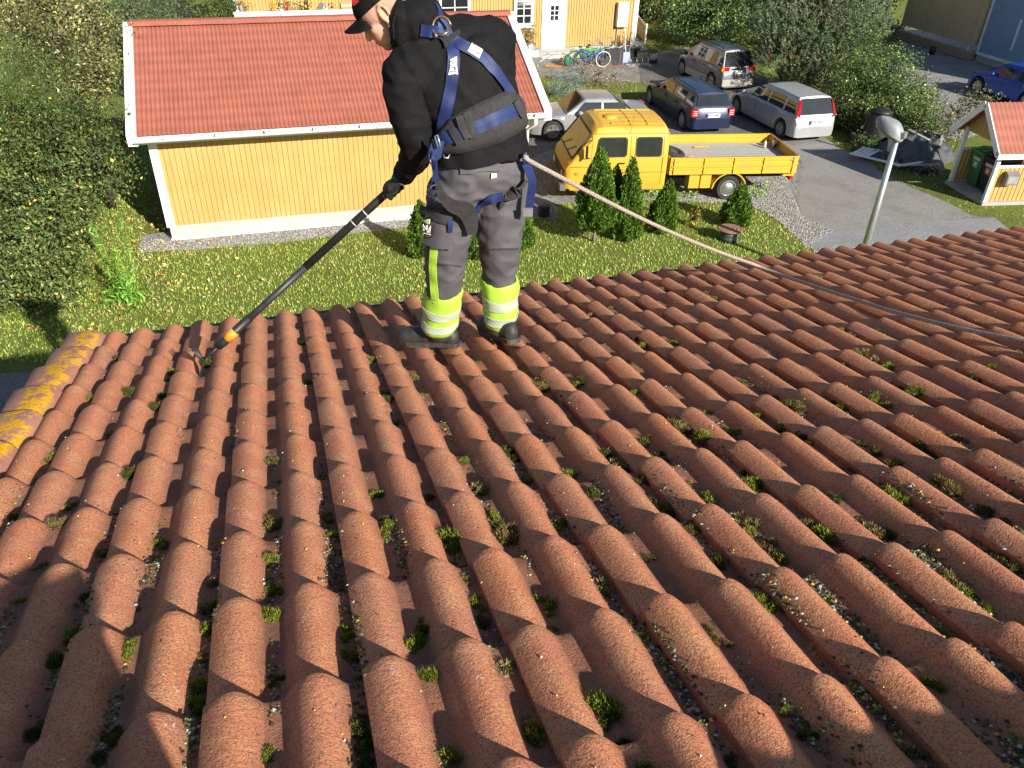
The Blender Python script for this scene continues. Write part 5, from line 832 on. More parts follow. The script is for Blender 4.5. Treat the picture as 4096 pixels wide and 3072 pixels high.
# ------------------------------------------------------------ the worker
Y0 = 3.155
def P(u, v, dy=0.0): return Vector(PY(u, v, Y0 + dy))
def V3(*a): return Vector(a)
from mathutils import noise as mnoise
def limb(mb, pts, rad, lat=None, flat=1.0, n=20, cap=0.8):
    pts = [Vector(p) for p in pts]; k = len(pts); rings = []; pv = None
    fl = flat if hasattr(flat, '__len__') else [flat] * k
    def frame(t):
        nonlocal pv
        a = Vector(lat) if lat is not None else (pv if pv is not None else t.orthogonal())
        a = (a - t * a.dot(t)).normalized(); pv = a; return a, t.cross(a)
    for i, p in enumerate(pts):
        t = (pts[min(i + 1, k - 1)] - pts[max(i - 1, 0)]).normalized(); a, b = frame(t); r = rad[i]
        if i == 0:
            for q in (-1.0, -0.7): rings.append((p + t * q * r * cap, a, b, r * math.sqrt(max(1 - q * q, 0.02)), fl[0]))
        rings.append((p, a, b, r, fl[i]))
        if i == k - 1:
            for q in (0.7, 1.0): rings.append((p + t * q * r * cap, a, b, r * math.sqrt(max(1 - q * q, 0.02)), fl[i]))
    vs = []; fs = []
    for (c, a, b, r, f_) in rings:
        for j in range(n): an = 2 * math.pi * j / n; vs.append(c + a * math.cos(an) * r + b * math.sin(an) * r * f_)
    for i in range(len(rings) - 1):
        for j in range(n): fs.append((i * n + j, i * n + (j + 1) % n, (i + 1) * n + (j + 1) % n, (i + 1) * n + j))
    fs += [tuple(range(n))[::-1], tuple(range((len(rings) - 1) * n, len(rings) * n))]; mb.add(vs, fs, 0, True)
def ell(mb, c, rx, ry, rz_, ax=None, n=18):
    ax = ax or (V3(1, 0, 0), V3(0, 1, 0), V3(0, 0, 1)); c = Vector(c); vs = []; fs = []; mrow = n // 2
    for i in range(mrow + 1):
        ph = math.pi * (0.02 + 0.96 * i / mrow)
        for j in range(n): th = 2 * math.pi * j / n; vs.append(c + ax[0] * (rx * math.sin(ph) * math.cos(th)) + ax[1] * (ry * math.sin(ph) * math.sin(th)) + ax[2] * (rz_ * math.cos(ph)))
    for i in range(mrow):
        for j in range(n): fs.append((i * n + j, (i + 1) * n + j, (i + 1) * n + (j + 1) % n, i * n + (j + 1) % n))
    fs += [tuple(range(n)), tuple(range(mrow * n, (mrow + 1) * n))[::-1]]; mb.add(vs, fs, 0, True)
def remesh(mb, name, mat, voxel, smooth=6, parent=None, disp=None, fac=0.5):
    o = mb.build(name + '_raw', mat); bm_ = o.modifiers.new('r', 'REMESH'); bm_.mode = 'VOXEL'; bm_.voxel_size = voxel; sm_ = o.modifiers.new('s', 'SMOOTH'); sm_.iterations = smooth; sm_.factor = fac
    dg = bpy.context.evaluated_depsgraph_get(); me = bpy.data.meshes.new_from_object(o.evaluated_get(dg)); old = o.data; bpy.data.objects.remove(o); bpy.data.meshes.remove(old)
    me.materials.clear(); me.materials.append(mat); me.name = name
    me.polygons.foreach_set('use_smooth', [True] * len(me.polygons))
    if disp:
        me.update(); N = [v.normal.copy() for v in me.vertices]
        for v, n_ in zip(me.vertices, N): v.co += n_ * disp(v.co, n_)
        me.update()
    r = bpy.data.objects.new(name, me); col.objects.link(r); bvh = BVHTree.FromPolygons([v.co.copy() for v in me.vertices], [tuple(p.vertices) for p in me.polygons])
    if parent is not None:
        inv = wm(parent).inverted(); me.transform(inv); r.parent = parent
    return r, bvh
def hit(bvh, u, v, dflt=None):
    d = Vector(ray(u, v)).normalized(); h = bvh.ray_cast(Vector(CAMP), d)
    if h[0] is None: return None
    n_ = h[1]; n_ = -n_ if n_.dot(d) > 0 else n_
    return h[0], n_
def ribbon(name, path, width, bvh, mat, parent, off=0.006, th=0.003, steps=10, smooth=True):
    pts = []; 
    for i in range(len(path) - 1):
        for k in range(steps): f = k / steps; pts.append((path[i][0] * (1 - f) + path[i + 1][0] * f, path[i][1] * (1 - f) + path[i + 1][1] * f))
    pts.append(path[-1]); H_ = [hit(bvh, *p) for p in pts]; H_ = [h for h in H_ if h]
    Q = [h[0] for h in H_]; N = [h[1] for h in H_]
    for _ in range(4): N = [(N[max(i - 1, 0)] + N[i] + N[min(i + 1, len(N) - 1)]).normalized() for i in range(len(N))]; Q = [Q[0]] + [(Q[i - 1] + Q[i] * 2 + Q[i + 1]) / 4 for i in range(1, len(Q) - 1)] + [Q[-1]]
    m = MB(); vs = []
    for i in range(len(Q)):
        t = (Q[min(i + 1, len(Q) - 1)] - Q[max(i - 1, 0)]).normalized(); s_ = t.cross(N[i]).normalized()
        for a, b in ((-1, 0), (-1, 1), (0, 1.25), (1, 1), (1, 0)): vs.append(Q[i] + s_ * (a * width / 2) + N[i] * (off + b * th))
    fs = [(i * 5 + j, i * 5 + (j + 1) % 5, (i + 1) * 5 + (j + 1) % 5, (i + 1) * 5 + j) for i in range(len(Q) - 1) for j in range(5)] + [(0, 1, 2, 3, 4), tuple((len(Q) - 1) * 5 + k for k in range(5))[::-1]]
    m.add(vs, fs, 0, False); return m.build(name, mat, parent, True)
def patch(name, quad, bvh, mat, parent, off=0.008, n=7, th=0.004, fn=None):
    # four corners (u, v) -> a cloth panel lying on the surface
    vs = []; last = None
    for j in range(n + 1):
        for i in range(n + 1):
            f, g_ = i / n, j / n; u = (quad[0][0] * (1 - f) + quad[1][0] * f) * (1 - g_) + (quad[3][0] * (1 - f) + quad[2][0] * f) * g_; v = (quad[0][1] * (1 - f) + quad[1][1] * f) * (1 - g_) + (quad[3][1] * (1 - f) + quad[2][1] * f) * g_
            h = hit(bvh, u, v) or last; last = h
            if h is None: return None
            vs.append(h[0] + h[1] * off)
    N = hit(bvh, sum(q[0] for q in quad) / 4, sum(q[1] for q in quad) / 4)[1]; k = n + 1; m = MB(); top = vs; bot = [p - N * th for p in vs]
    fs = [(j * k + i, j * k + i + 1, (j + 1) * k + i + 1, (j + 1) * k + i) for j in range(n) for i in range(n)]; e = k * k
    bd = [i for i in range(k)] + [j * k + k - 1 for j in range(1, k)] + [(k - 1) * k + i for i in range(k - 2, -1, -1)] + [j * k for j in range(k - 2, 0, -1)]
    fs2 = [(bd[i], bd[(i + 1) % len(bd)], e + bd[(i + 1) % len(bd)], e + bd[i]) for i in range(len(bd))]
    m.add(top + bot, fs + fs2, 0, True); return m.build(name, mat, parent, True, angle=40)
Mt['hoodie'] = pm('black_sweatshirt', (0.0055, 0.0055, 0.006), (0.010, 0.010, 0.011), 12, 0.85, bs=500, bst=0.15, dist=0.002, spec=0.16)
Mt['trouser'] = pm('grey_work_cloth', (0.088, 0.084, 0.090), (0.062, 0.060, 0.065), 7, 0.7, bs=700, bst=0.15, dist=0.002, spec=0.3)
Mt['darkcloth'] = pm('dark_canvas', (0.022, 0.021, 0.023), (0.038, 0.036, 0.038), 25, 0.85, bs=300, bst=0.3, dist=0.003)
Mt['pad'] = pm('charcoal_pad', (0.020, 0.019, 0.020), (0.034, 0.031, 0.031), 60, 0.9, bs=260, bst=0.5, dist=0.003)
Mt['web'] = pm('blue_webbing', (0.007, 0.017, 0.080), (0.010, 0.026, 0.115), 10, 0.55, bs=420, bst=0.35, dist=0.002)
Mt['hivis'] = pm('hi_vis_yellow', (0.38, 0.62, 0.05), (0.28, 0.48, 0.05), 16, 0.6, bs=60, bst=0.25, dist=0.004)
def refl():
    t = NT('reflective_tape'); wv = t.n.new('ShaderNodeTexWave'); wv.inputs['Scale'].default_value = 34; wv.bands_direction = 'DIAGONAL'; t.lk(t.tc.outputs['Object'], wv.inputs['Vector'])
    return t.done(t.mix(t.ramp(wv.outputs['Fac'], [(0.15, 0.0), (0.35, 1.0)]), (0.30, 0.42, 0.16), (0.44, 0.47, 0.43)), 0.45, 0.1)
Mt['refl'] = refl()
def skin():
    t = NT('skin'); c = t.mix(t.ramp(t.noise(18, 4), [(0.35, 0.0), (0.7, 1.0)]), (0.60, 0.36, 0.26), (0.52, 0.27, 0.19)); c = t.mix(t.ramp(t.noise(300, 2), [(0.5, 0.0), (0.7, 0.25)]), c, (0.42, 0.22, 0.15)); t.bump(t.noise(350, 2), 0.08, 0.002)
    return t.done(c, 0.5, 0, 0.4, Subsurface_Weight=0.12, Subsurface_Scale=0.02)
Mt['skin'] = skin(); Mt['boot'] = pm('worn_black_leather', (0.024, 0.022, 0.020), (0.060, 0.052, 0.044), 14, 0.6, bs=80, bst=0.35, dist=0.004, lo=0.45, hi=0.8); Mt['sole'] = pm('dusty_sole', (0.022, 0.020, 0.018), (0.065, 0.056, 0.047), 18, 0.85, bs=60, bst=0.4)
Mt['copper'] = pm('bronze_ring', (0.36, 0.22, 0.16), (0.27, 0.17, 0.12), 8, 0.35, 0.8); Mt['tag_lime'] = pm('pale_lime_tag', (0.55, 0.68, 0.30), (0.48, 0.6, 0.28), 9, 0.7)
footc = RS(*st(RP(1880, 1385)), -0.03)
man = empty('person', footc, 0, 'worker in black hoodie, black cap and blue harness standing on the tiled roof', 'person')
LAT = V3(0.87, 0.48, 0.10).normalized()
pel = P(1925, 690, 0.08); wst = P(1925, 560, 0.09); blt = P(1915, 455, 0.10); chs = P(1835, 310, 0.13); upc = P(1795, 205, 0.15); nk = P(1670, 110, 0.12)
kL = P(1778, 1065, 0.0); aL = P(1768, 1300, 0.0); kR = P(1996, 1010, 0.09); aR = P(2000, 1285, 0.09); hL = P(1822, 740, 0.02); hR = P(2012, 700, 0.13)
shL = P(1628, 268, 0.03); elL = P(1664, 545, 0.02); wrL = P(1612, 700, 0.20); shR = P(1978, 165, 0.27); elR = P(1998, 330, 0.42); wrR = P(1725, 590, 0.42)
FH = V3(-0.78, 0.04, -0.62).normalized(); LH = V3(-0.06, -1, -0.02); LH = (LH - FH * LH.dot(FH)).normalized(); UH = FH.cross(LH).normalized(); HC = P(1538, 48, 0.075)
def hp(f, u, l=0.0): return HC + FH * f + UH * u + LH * l
def core(mb, k):
    limb(mb, [pel, wst, blt, chs, upc], [0.195 * k, 0.178 * k, 0.178 * k, 0.205 * k, 0.195 * k], LAT, [0.72, 0.70, 0.68, 0.70, 0.64])
# body: one continuous figure, most of it under the clothes
m = MB(); core(m, 0.74)
limb(m, [shL, elL, wrL], [0.055, 0.045, 0.030]); limb(m, [shR + V3(-0.04, 0, -0.03), elR, wrR], [0.045, 0.04, 0.030]); limb(m, [shL + V3(0.03, 0, -0.02), upc, shR + V3(-0.04, 0, -0.04)], [0.05, 0.08, 0.05])
limb(m, [hL, kL, aL, aL + V3(0, 0, -0.05)], [0.08, 0.055, 0.042, 0.04]); limb(m, [hR, kR, aR, aR + V3(0, 0, -0.05)], [0.08, 0.055, 0.042, 0.04])
limb(m, [upc, nk, hp(-0.05, -0.06)], [0.08, 0.065, 0.058])
AX = (FH, LH, UH)
ell(m, hp(-0.005, 0.030), 0.098, 0.076, 0.088, AX, 26); ell(m, hp(0.035, -0.040), 0.062, 0.058, 0.078, AX, 22); ell(m, hp(0.062, -0.092), 0.028, 0.027, 0.024, AX)
ell(m, hp(0.080, 0.012), 0.018, 0.052, 0.016, AX); ell(m, hp(0.045, -0.022, 0.038), 0.035, 0.022, 0.026, AX); ell(m, hp(0.045, -0.022, -0.038), 0.035, 0.022, 0.026, AX)
limb(m, [hp(0.088, 0.008), hp(0.104, -0.018), hp(0.112, -0.034)], [0.009, 0.010, 0.0125]); ell(m, hp(0.101, -0.038, 0.010), 0.008, 0.007, 0.006, AX); ell(m, hp(0.101, -0.038, -0.010), 0.008, 0.007, 0.006, AX)
ell(m, hp(0.090, -0.062), 0.012, 0.024, 0.0065, AX); ell(m, hp(0.086, -0.074), 0.012, 0.021, 0.007, AX)
for sg in (1, -1):
    for a in np.linspace(-0.3, 4.3, 14):
        ell(m, hp(-0.012 - 0.021 * math.cos(a) * 0.8 - 0.006, -0.004 + 0.032 * math.sin(a), sg * (0.077 + 0.004 * math.cos(a) + 0.004)), 0.0062, 0.0055, 0.0062, AX, 10)
    ell(m, hp(-0.010, -0.003, sg * 0.074), 0.018, 0.005, 0.026, AX, 12); ell(m, hp(-0.006, -0.040, sg * 0.076), 0.008, 0.005, 0.009, AX, 10)
body, body_b = remesh(m, 'body', Mt['skin'], 0.0042, 3, man)
for sg in (1, -1):
    m = MB(); ell(m, hp(0.0800, -0.008, sg * 0.033), 0.0075, 0.013, 0.0045, AX, 14); m.build('eye', pm('eye', (0.16, 0.12, 0.10), (0.1, 0.08, 0.07), 5, 0.3), man, True)
m = MB(); ell(m, hp(-0.004, -0.046, 0.084), 0.0055, 0.004, 0.0055, AX, 10); m.build('earring', Mt['chrome'], man, True)
m = MB()
for sg in (1, -1): limb(m, [hp(0.094, 0.006, sg * 0.014), hp(0.092, 0.012, sg * 0.035), hp(0.080, 0.006, sg * 0.050)], [0.0035, 0.004, 0.003], n=8)
m.build('eyebrow', pm('brow_hair', (0.14, 0.09, 0.055), None, 30, 0.8), man, True)
def scalp(co, n_): return 0.0
m = MB(); ell(m, hp(-0.018, 0.026), 0.091, 0.0775, 0.088, AX, 24); m.build('hair', pm('short_fair_hair', (0.42, 0.27, 0.18), (0.34, 0.21, 0.14), 60, 0.85, bs=400, bst=0.4, dist=0.002), man, True)
# cap with brim
m = MB(); vs = []; fs = []; n = 28; rows = 10
for i in range(rows + 1):
    ph = (math.pi / 2) * i / rows
    for j in range(n): th = 2 * math.pi * j / n; vs.append(hp(-0.006 + 0.108 * math.cos(th) * math.cos(ph) ** 0.7, 0.038 + 0.078 * math.sin(ph), 0.0865 * math.sin(th) * math.cos(ph) ** 0.7))
for i in range(rows):
    for j in range(n): fs.append((i * n + j, i * n + (j + 1) % n, (i + 1) * n + (j + 1) % n, (i + 1) * n + j))
m.add(vs, fs, 0, True); capo = m.build('cap', Mt['darkcloth'], man, True); capo.data.materials[0] = pm('black_cap', (0.006, 0.006, 0.007), (0.010, 0.010, 0.011), 40, 0.85, spec=0.15, bs=300, bst=0.3, dist=0.002); capo.modifiers.new('t', 'SOLIDIFY').thickness = 0.003
m = MB(); vs = []; fs = []
for i in range(9):
    r_ = i / 8
    for j in range(15):
        l = (j / 14 * 2 - 1); yy = l * 0.078 * (1 - 0.12 * r_ ** 2); base = 0.098 - 0.10 * (l * 0.9) ** 2 * 0.55; ext = 0.072 * math.sqrt(max(0.0, 1 - (abs(l) ** 2.6))); vs.append(hp(base + ext * r_, 0.040 - 0.002 * r_ - 0.050 * l * l * (0.45 + 0.55 * r_), yy))
for i in range(8):
    for j in range(14): fs.append((i * 15 + j, i * 15 + j + 1, (i + 1) * 15 + j + 1, (i + 1) * 15 + j))
m.add(vs, fs, 0, True); br = m.build('brim', capo.data.materials[0], capo); br.data.transform(wm(man).inverted()); sd_ = br.modifiers.new('t', 'SOLIDIFY'); sd_.thickness = 0.004
m = MB(); q0, q1 = hp(0.04, 0.062, 0.090), hp(0.072, 0.062, 0.077); m.prism([hp(0.030, 0.082, 0.082), hp(0.058, 0.082, 0.070), hp(0.055, 0.102, 0.060), hp(0.028, 0.102, 0.070)], LH * 0.004); m.build('badge', pm('red_badge', (0.55, 0.03, 0.03), None, 5, 0.5), capo).data.transform(wm(man).inverted())
# hooded sweatshirt
def fold(co, n_):
    q = Vector((co.x * 0.82 + co.z * 0.57, co.y, co.z * 0.82 - co.x * 0.57)); a = mnoise.noise(Vector((q.x * 13, q.y * 8, q.z * 3.2))); b = mnoise.noise(Vector((q.x * 26 + 4, q.y * 14, q.z * 8)))
    c = mnoise.noise(Vector((co.x * 9 + 2, co.y * 9, co.z * 21))); arm = 1.0 if co.x < -0.36 else 0.35
    return 0.013 * (0.5 - abs(a) * 1.7) + 0.003 * b + 0.006 * arm * (0.4 - abs(c) * 1.7)
m = MB(); hem = P(1930, 628, 0.085)
limb(m, [hem, wst, blt, chs, upc + V3(0, 0, 0.0)], [0.203, 0.192, 0.190, 0.220, 0.200], LAT, [0.76, 0.74, 0.72, 0.74, 0.68], n=28, cap=0.12)
limb(m, [shL + V3(0.03, 0, 0.0), P(1795, 190, 0.16), shR + V3(-0.02, 0, 0.0)], [0.098, 0.115, 0.10])
limb(m, [shL, P(1616, 370, 0.0), P(1640, 470, 0.0), elL, P(1668, 605, 0.05), P(1645, 655, 0.12), wrL], [0.088, 0.080, 0.076, 0.074, 0.066, 0.054, 0.042], flat=1.0)
limb(m, [shR, elR, wrR], [0.088, 0.072, 0.05])
for c_, r3 in ((P(1607, 90, 0.06), (0.048, 0.10, 0.085)), (P(1665, 70, 0.07), (0.085, 0.095, 0.075)), (P(1712, 62, 0.13), (0.060, 0.10, 0.070)), (P(1598, 150, 0.10), (0.042, 0.085, 0.055)), (P(1650, 130, 0.04), (0.085, 0.05, 0.035)), (P(1660, 30, 0.14), (0.085, 0.075, 0.035))): ell(m, c_, *r3)
limb(m, [upc, nk], [0.12, 0.10])
hood, hood_b = remesh(m, 'hoodie', Mt['hoodie'], 0.0075, 7, man, fold)
m = MB(); cv = [(1572, 95), (1590, 60), (1630, 40), (1680, 45)]; 
ribbon('hood_edge', [(1573, 150), (1571, 90), (1588, 40), (1600, 5)], 0.020, hood_b, Mt['hoodie'], man, 0.0, 0.008)
ribbon('hem_band', [(1762, 640), (1800, 650), (1880, 655), (1960, 640), (2040, 610), (2100, 575)], 0.045, hood_b, Mt['hoodie'], man, 0.0, 0.005)
# work trousers
def tfold(co, n_):
    a = mnoise.noise(Vector((co.x * 10, co.y * 10, co.z * 16))); b = mnoise.noise(Vector((co.x * 22 + co.z * 8, co.y * 20, co.z * 26 + 3))); return 0.009 * (0.4 - abs(a) * 1.8) + 0.004 * b
m = MB(); limb(m, [P(1932, 640, 0.085), pel, P(1925, 770, 0.07)], [0.19, 0.197, 0.17], LAT, [0.74, 0.76, 0.72], n=26, cap=0.25)
ell(m, P(1860, 725, 0.0), 0.10, 0.085, 0.12); ell(m, P(2012, 690, 0.07), 0.105, 0.09, 0.12)
limb(m, [P(1822, 760, 0.03), P(1800, 880, 0.02), P(1786, 980, 0.0), kL, P(1776, 1150, 0.01), P(1765, 1225, 0.015), P(1766, 1300, 0.01)], [0.118, 0.108, 0.098, 0.090, 0.078, 0.070, 0.060], flat=1.0)
limb(m, [P(2010, 740, 0.12), P(2003, 860, 0.10), P(2000, 930, 0.09), kR, P(2000, 1100, 0.10), P(2004, 1180, 0.10), P(2003, 1275, 0.09)], [0.118, 0.108, 0.100, 0.092, 0.078, 0.070, 0.058])
trs, tr_b = remesh(m, 'trousers', Mt['trouser'], 0.0078, 6, man, tfold)
# hi-vis cuffs, reflective bands
def legband(pts, rad, mat, name, par, seed=0, amp=0.004):
    m = MB(); vs = []; n = 30; pts = [Vector(p) for p in pts]; K = 10; fs = []
    for i in range(K + 1):
        f = i / K * (len(pts) - 1); a = min(int(f), len(pts) - 2); g_ = f - a; c = pts[a].lerp(pts[a + 1], g_); r = rad[a] * (1 - g_) + rad[a + 1] * g_
        for j in range(n):
            th = 2 * math.pi * j / n; d = V3(math.cos(th), math.sin(th), 0.15 * math.sin(th)); q = c + d * r; vs.append(q + d * amp * mnoise.noise(q * 16 + V3(seed, 0, 0)) * 2)
    for i in range(K):
        for j in range(n): fs.append((i * n + j, (i + 1) * n + j, (i + 1) * n + (j + 1) % n, i * n + (j + 1) % n))
    m.add(vs, fs, 0, True); o = m.build(name, mat, par, True); o.modifiers.new('t', 'SOLIDIFY').thickness = 0.003; return o
for s_, C, rr_ in (('L', [(1776, 1160, 0.01), (1770, 1215, 0.012), (1762, 1270, 0.01), (1760, 1309, 0.01)], [0.0855, 0.0845, 0.0820, 0.0785]), ('R', [(1998, 1112, 0.10), (2002, 1170, 0.10), (2002, 1240, 0.09), (2000, 1288, 0.09)], [0.0855, 0.0845, 0.0810, 0.0735])):
    cp = [P(*c) for c in C]; cuff = legband([cp[0].lerp(cp[1], -0.06), cp[0].lerp(cp[1], 0.1)] + cp[1:], [rr_[0] - 0.009, rr_[0]] + rr_[1:], Mt['hivis'], 'hi_vis_cuff', man, 1 if s_ == 'L' else 5, 0.006)
    d = cp[3] - cp[0]
    for a, b in ((0.33, 0.52), (0.66, 0.90)):
        def at_(f): return [cp[0].lerp(cp[1], f * 3) if f < 1 / 3 else cp[1].lerp(cp[2], f * 3 - 1) if f < 2 / 3 else cp[2].lerp(cp[3], f * 3 - 2), float(np.interp(f, [0, .333, .667, 1], rr_)) + 0.0028]
        A_1, A_2 = at_(a), at_(b); legband([A_1[0], A_2[0]], [A_1[1], A_2[1]], Mt['refl'], 'reflective_band', cuff, 1 if s_ == 'L' else 5, 0.006)
ribbon('side_stripe', [(1738, 985), (1731, 1060), (1735, 1130), (1741, 1200)], 0.036, tr_b, Mt['hivis'], man, 0.0, 0.004)
# cuffs over the boots, boots
for C in ((1764, 1316, 0.01), (2003, 1298, 0.09)):
    m = MB(); c = P(*C); limb(m, [c, c + V3(0, 0, -0.03)], [0.070, 0.066], n=22, cap=0.2); m.build('boot_cuff', Mt['darkcloth'], man, True)
def boot(ankle_px, heel_uv, toe_uv, dy):
    a = P(*ankle_px); hq = RP(*heel_uv, HR + 0.008); tq_ = RP(*toe_uv, HR + 0.008); h = Vector(hq); t = Vector(tq_); d = (t - h); L = 0.315; d.normalize(); up = Vector(NRM); s_ = d.cross(up).normalized(); up = s_.cross(d).normalized(); h = h + up * 0.004
    def q(f, u_, l=0.0): return h + d * (f * L) + up * u_ + s_ * l
    m = MB(); fx = (d, s_, up); ell(m, q(0.125, 0.050), 0.042, 0.038, 0.052, fx); limb(m, [q(0.19, 0.045), q(0.22, 0.095), a + V3(0, 0, -0.01)], [0.043, 0.050, 0.060]); limb(m, [q(0.22, 0.055), q(0.40, 0.060), q(0.56, 0.050), q(0.70, 0.042)], [0.042, 0.043, 0.046, 0.052], s_, [1.35, 1.3, 1.08, 0.90], cap=0.3); ell(m, q(0.80, 0.040), 0.068, 0.055, 0.048, fx); ell(m, q(0.45, 0.092), 0.06, 0.034, 0.03, fx)
    b_, bb = remesh(m, 'boot', Mt['boot'], 0.0055, 4, man)
    m = MB(); out = []; 
    for f, l in ((0.0, 0.026), (0.03, 0.036), (0.12, 0.040), (0.30, 0.036), (0.45, 0.037), (0.62, 0.050), (0.78, 0.053), (0.90, 0.044), (0.97, 0.028), (1.0, 0.012)): out.append((f, l))
    ring = [(f, l) for f, l in out] + [(f, -l) for f, l in out[::-1]]
    lift = lambda f: 0.020 * max(0, f - 0.72) * 3 + 0.005 * math.sin(f * 8)
    m.prism([q(f, 0.0 + lift(f), l) for f, l in ring], up * 0.020); m.prism([q(f * 1.02 - 0.01, 0.012 + lift(f), l * 1.06) for f, l in ring], up * 0.010)
    m.build('sole', Mt['sole'], b_).data.transform(wm(man).inverted())
    m = MB()
    for k in range(3): m.tube([q(0.46 + 0.06 * k, 0.098 - 0.012 * k, -0.03), q(0.48 + 0.06 * k, 0.110 - 0.012 * k, 0), q(0.46 + 0.06 * k, 0.098 - 0.012 * k, 0.03)], 0.003, 5)
    m.build('laces', Mt['black'], b_).data.transform(wm(man).inverted())
boot((1772, 1300, 0.01), (1836, 1392), (1625, 1378), 0); boot((2006, 1275, 0.09), (2060, 1378), (1905, 1312), 0)
# gloved hands closed round the handle
tip = Vector(RP(815, 1440, HR - 0.015)); hnd = P(1568, 752, 0.235); pdir = (hnd - tip).normalized(); 
hnd2 = hnd + pdir * 0.42
def glove(c, wr, nm, flip=1):
    ax = pdir; back = (wr - c); back = (back - ax * back.dot(ax)).normalized(); sdv = ax.cross(back).normalized() * flip; m = MB(); pr = 0.017
    pc = c + back * 0.020; limb(m, [wr, wr.lerp(c + back * 0.03, 0.5), c + back * 0.032], [0.036, 0.037, 0.040], ax, [0.8, 0.72, 0.6], n=16)
    ell(m, c + back * 0.026, 0.044, 0.021, 0.034, (ax, back, sdv), 16)
    for k in range(4):
        o_ = c + ax * (0.034 - 0.0225 * k) ; rr0 = pr + 0.011; ln = (3.7, 4.1, 3.9, 3.3)[k]; pts = []
        for a in np.linspace(0.55, 0.55 + ln, 9): pts.append(o_ + back * math.cos(a) * rr0 + sdv * math.sin(a) * rr0)
        limb(m, pts, [0.0118, 0.0122, 0.0115, 0.0118, 0.0110, 0.0108, 0.0104, 0.010, 0.0092], n=10)
    th = [c + back * 0.030 + ax * 0.030 - sdv * 0.012, c + back * 0.014 + ax * 0.042 - sdv * 0.026, c - back * 0.008 + ax * 0.040 - sdv * 0.028, c - back * 0.022 + ax * 0.030 - sdv * 0.014]
    limb(m, th, [0.0155, 0.0145, 0.0130, 0.0115], n=10); o, b_ = remesh(m, 'glove', pm('black_glove_' + nm, (0.010, 0.010, 0.010), (0.02, 0.02, 0.02), 40, 0.6, bs=200, bst=0.4, dist=0.002), 0.0038, 3, man); return b_
gl = glove(hnd, wrL, 'near'); glove(hnd2, wrR, 'far', -1)
m = MB(); cc = wrL.lerp(hnd, 0.18); dd = (hnd - wrL).normalized(); m.lathe([(0.0395, -0.003), (0.041, 0), (0.0395, 0.003)], cc, dd, 18); m.build('glove_trim', pm('green_trim', (0.02, 0.16, 0.09), None, 5, 0.6), man, True)
# harness
S3 = ribbon('shoulder_strap', [(1805, 172), (1816, 235), (1808, 330), (1788, 430), (1772, 500), (1762, 560)], 0.046, hood_b, Mt['web'], man, 0.004)
S4 = ribbon('shoulder_strap', [(1800, 155), (1872, 196), (1935, 235), (1985, 290), (2025, 350), (2056, 405)], 0.046, hood_b, Mt['web'], man, 0.005)
ribbon('shoulder_strap', [(1748, 25), (1762, 70), (1785, 130), (1800, 155)], 0.044, hood_b, Mt['web'], man, 0.004); ribbon('shoulder_strap', [(1680, 118), (1720, 122), (1760, 138), (1795, 158)], 0.044, hood_b, Mt['web'], man, 0.006)
h_ = hit(hood_b, 1790, 150); n0 = h_[1]; c0 = h_[0] + n0 * 0.026
def onpl(du, dv, k=0.0): return c0 + Vector(CR) * (du / 985.0) - Vector(CU) * (dv / 985.0) + n0 * k
m = MB(); m.prism([onpl(-52, -2), onpl(-34, 6), onpl(-18, 24), onpl(-14, 42), onpl(-6, 40), onpl(8, 20), onpl(46, -10), onpl(42, -24), onpl(30, -22), onpl(0, 2), onpl(-20, -8), onpl(-46, -14)], n0 * 0.006); m.build('back_plate', Mt['black'], man, True)
m = MB(); m.tube([onpl(-26 + 34 * math.cos(a) + 14 * math.sin(a) * 0.3, -24 + 42 * math.sin(a), 0.022 + 0.012 * abs(math.sin(a))) for a in np.linspace(2.3, 6.1, 14)], 0.0052, 8); m.tube([onpl(-46, 0, 0.012), onpl(-20, -2, 0.014), onpl(8, -22, 0.012)], 0.004, 6); m.build('ring', Mt['copper'], man, True)
Mt['labelw'] = pm('label_white', (0.68, 0.68, 0.64), (0.55, 0.55, 0.52), 30, 0.6)
lb1 = patch('strap_label', [(1803, 240), (1825, 232), (1830, 302), (1796, 300)], hood_b, Mt['labelw'], S3, 0.013, 5); lb1.data.transform(Matrix.Identity(4))
lb2 = patch('strap_label', [(1884, 178), (1926, 206), (1912, 238), (1868, 208)], hood_b, Mt['labelw'], S4, 0.014, 5)
def inkmark(par, pts, bvh, off=0.0165, r=0.0011):
    q = [hit(bvh, *p) for p in pts]; q = [h[0] + h[1] * off for h in q if h]
    m = MB(); m.tube(q, r, 4); return m.build('print', Mt['black'], par, True)
for pts in ([(1806, 246), (1812, 258), (1819, 246)], [(1814, 262), (1822, 263)], [(1802, 268), (1812, 269)], [(1802, 275), (1812, 276)], [(1802, 282), (1811, 283)], [(1816, 270), (1817, 288)], [(1820, 270), (1821, 288)], [(1801, 291), (1826, 293)]): inkmark(lb1, pts, hood_b)
for pts in ([(1884, 188), (1892, 184), (1898, 190)], [(1880, 205), (1886, 212), (1892, 208)], [(1896, 200), (1900, 208)], [(1898, 218), (1906, 224), (1910, 216)], [(1904, 200), (1914, 208)]): inkmark(lb2, pts, hood_b, 0.018)
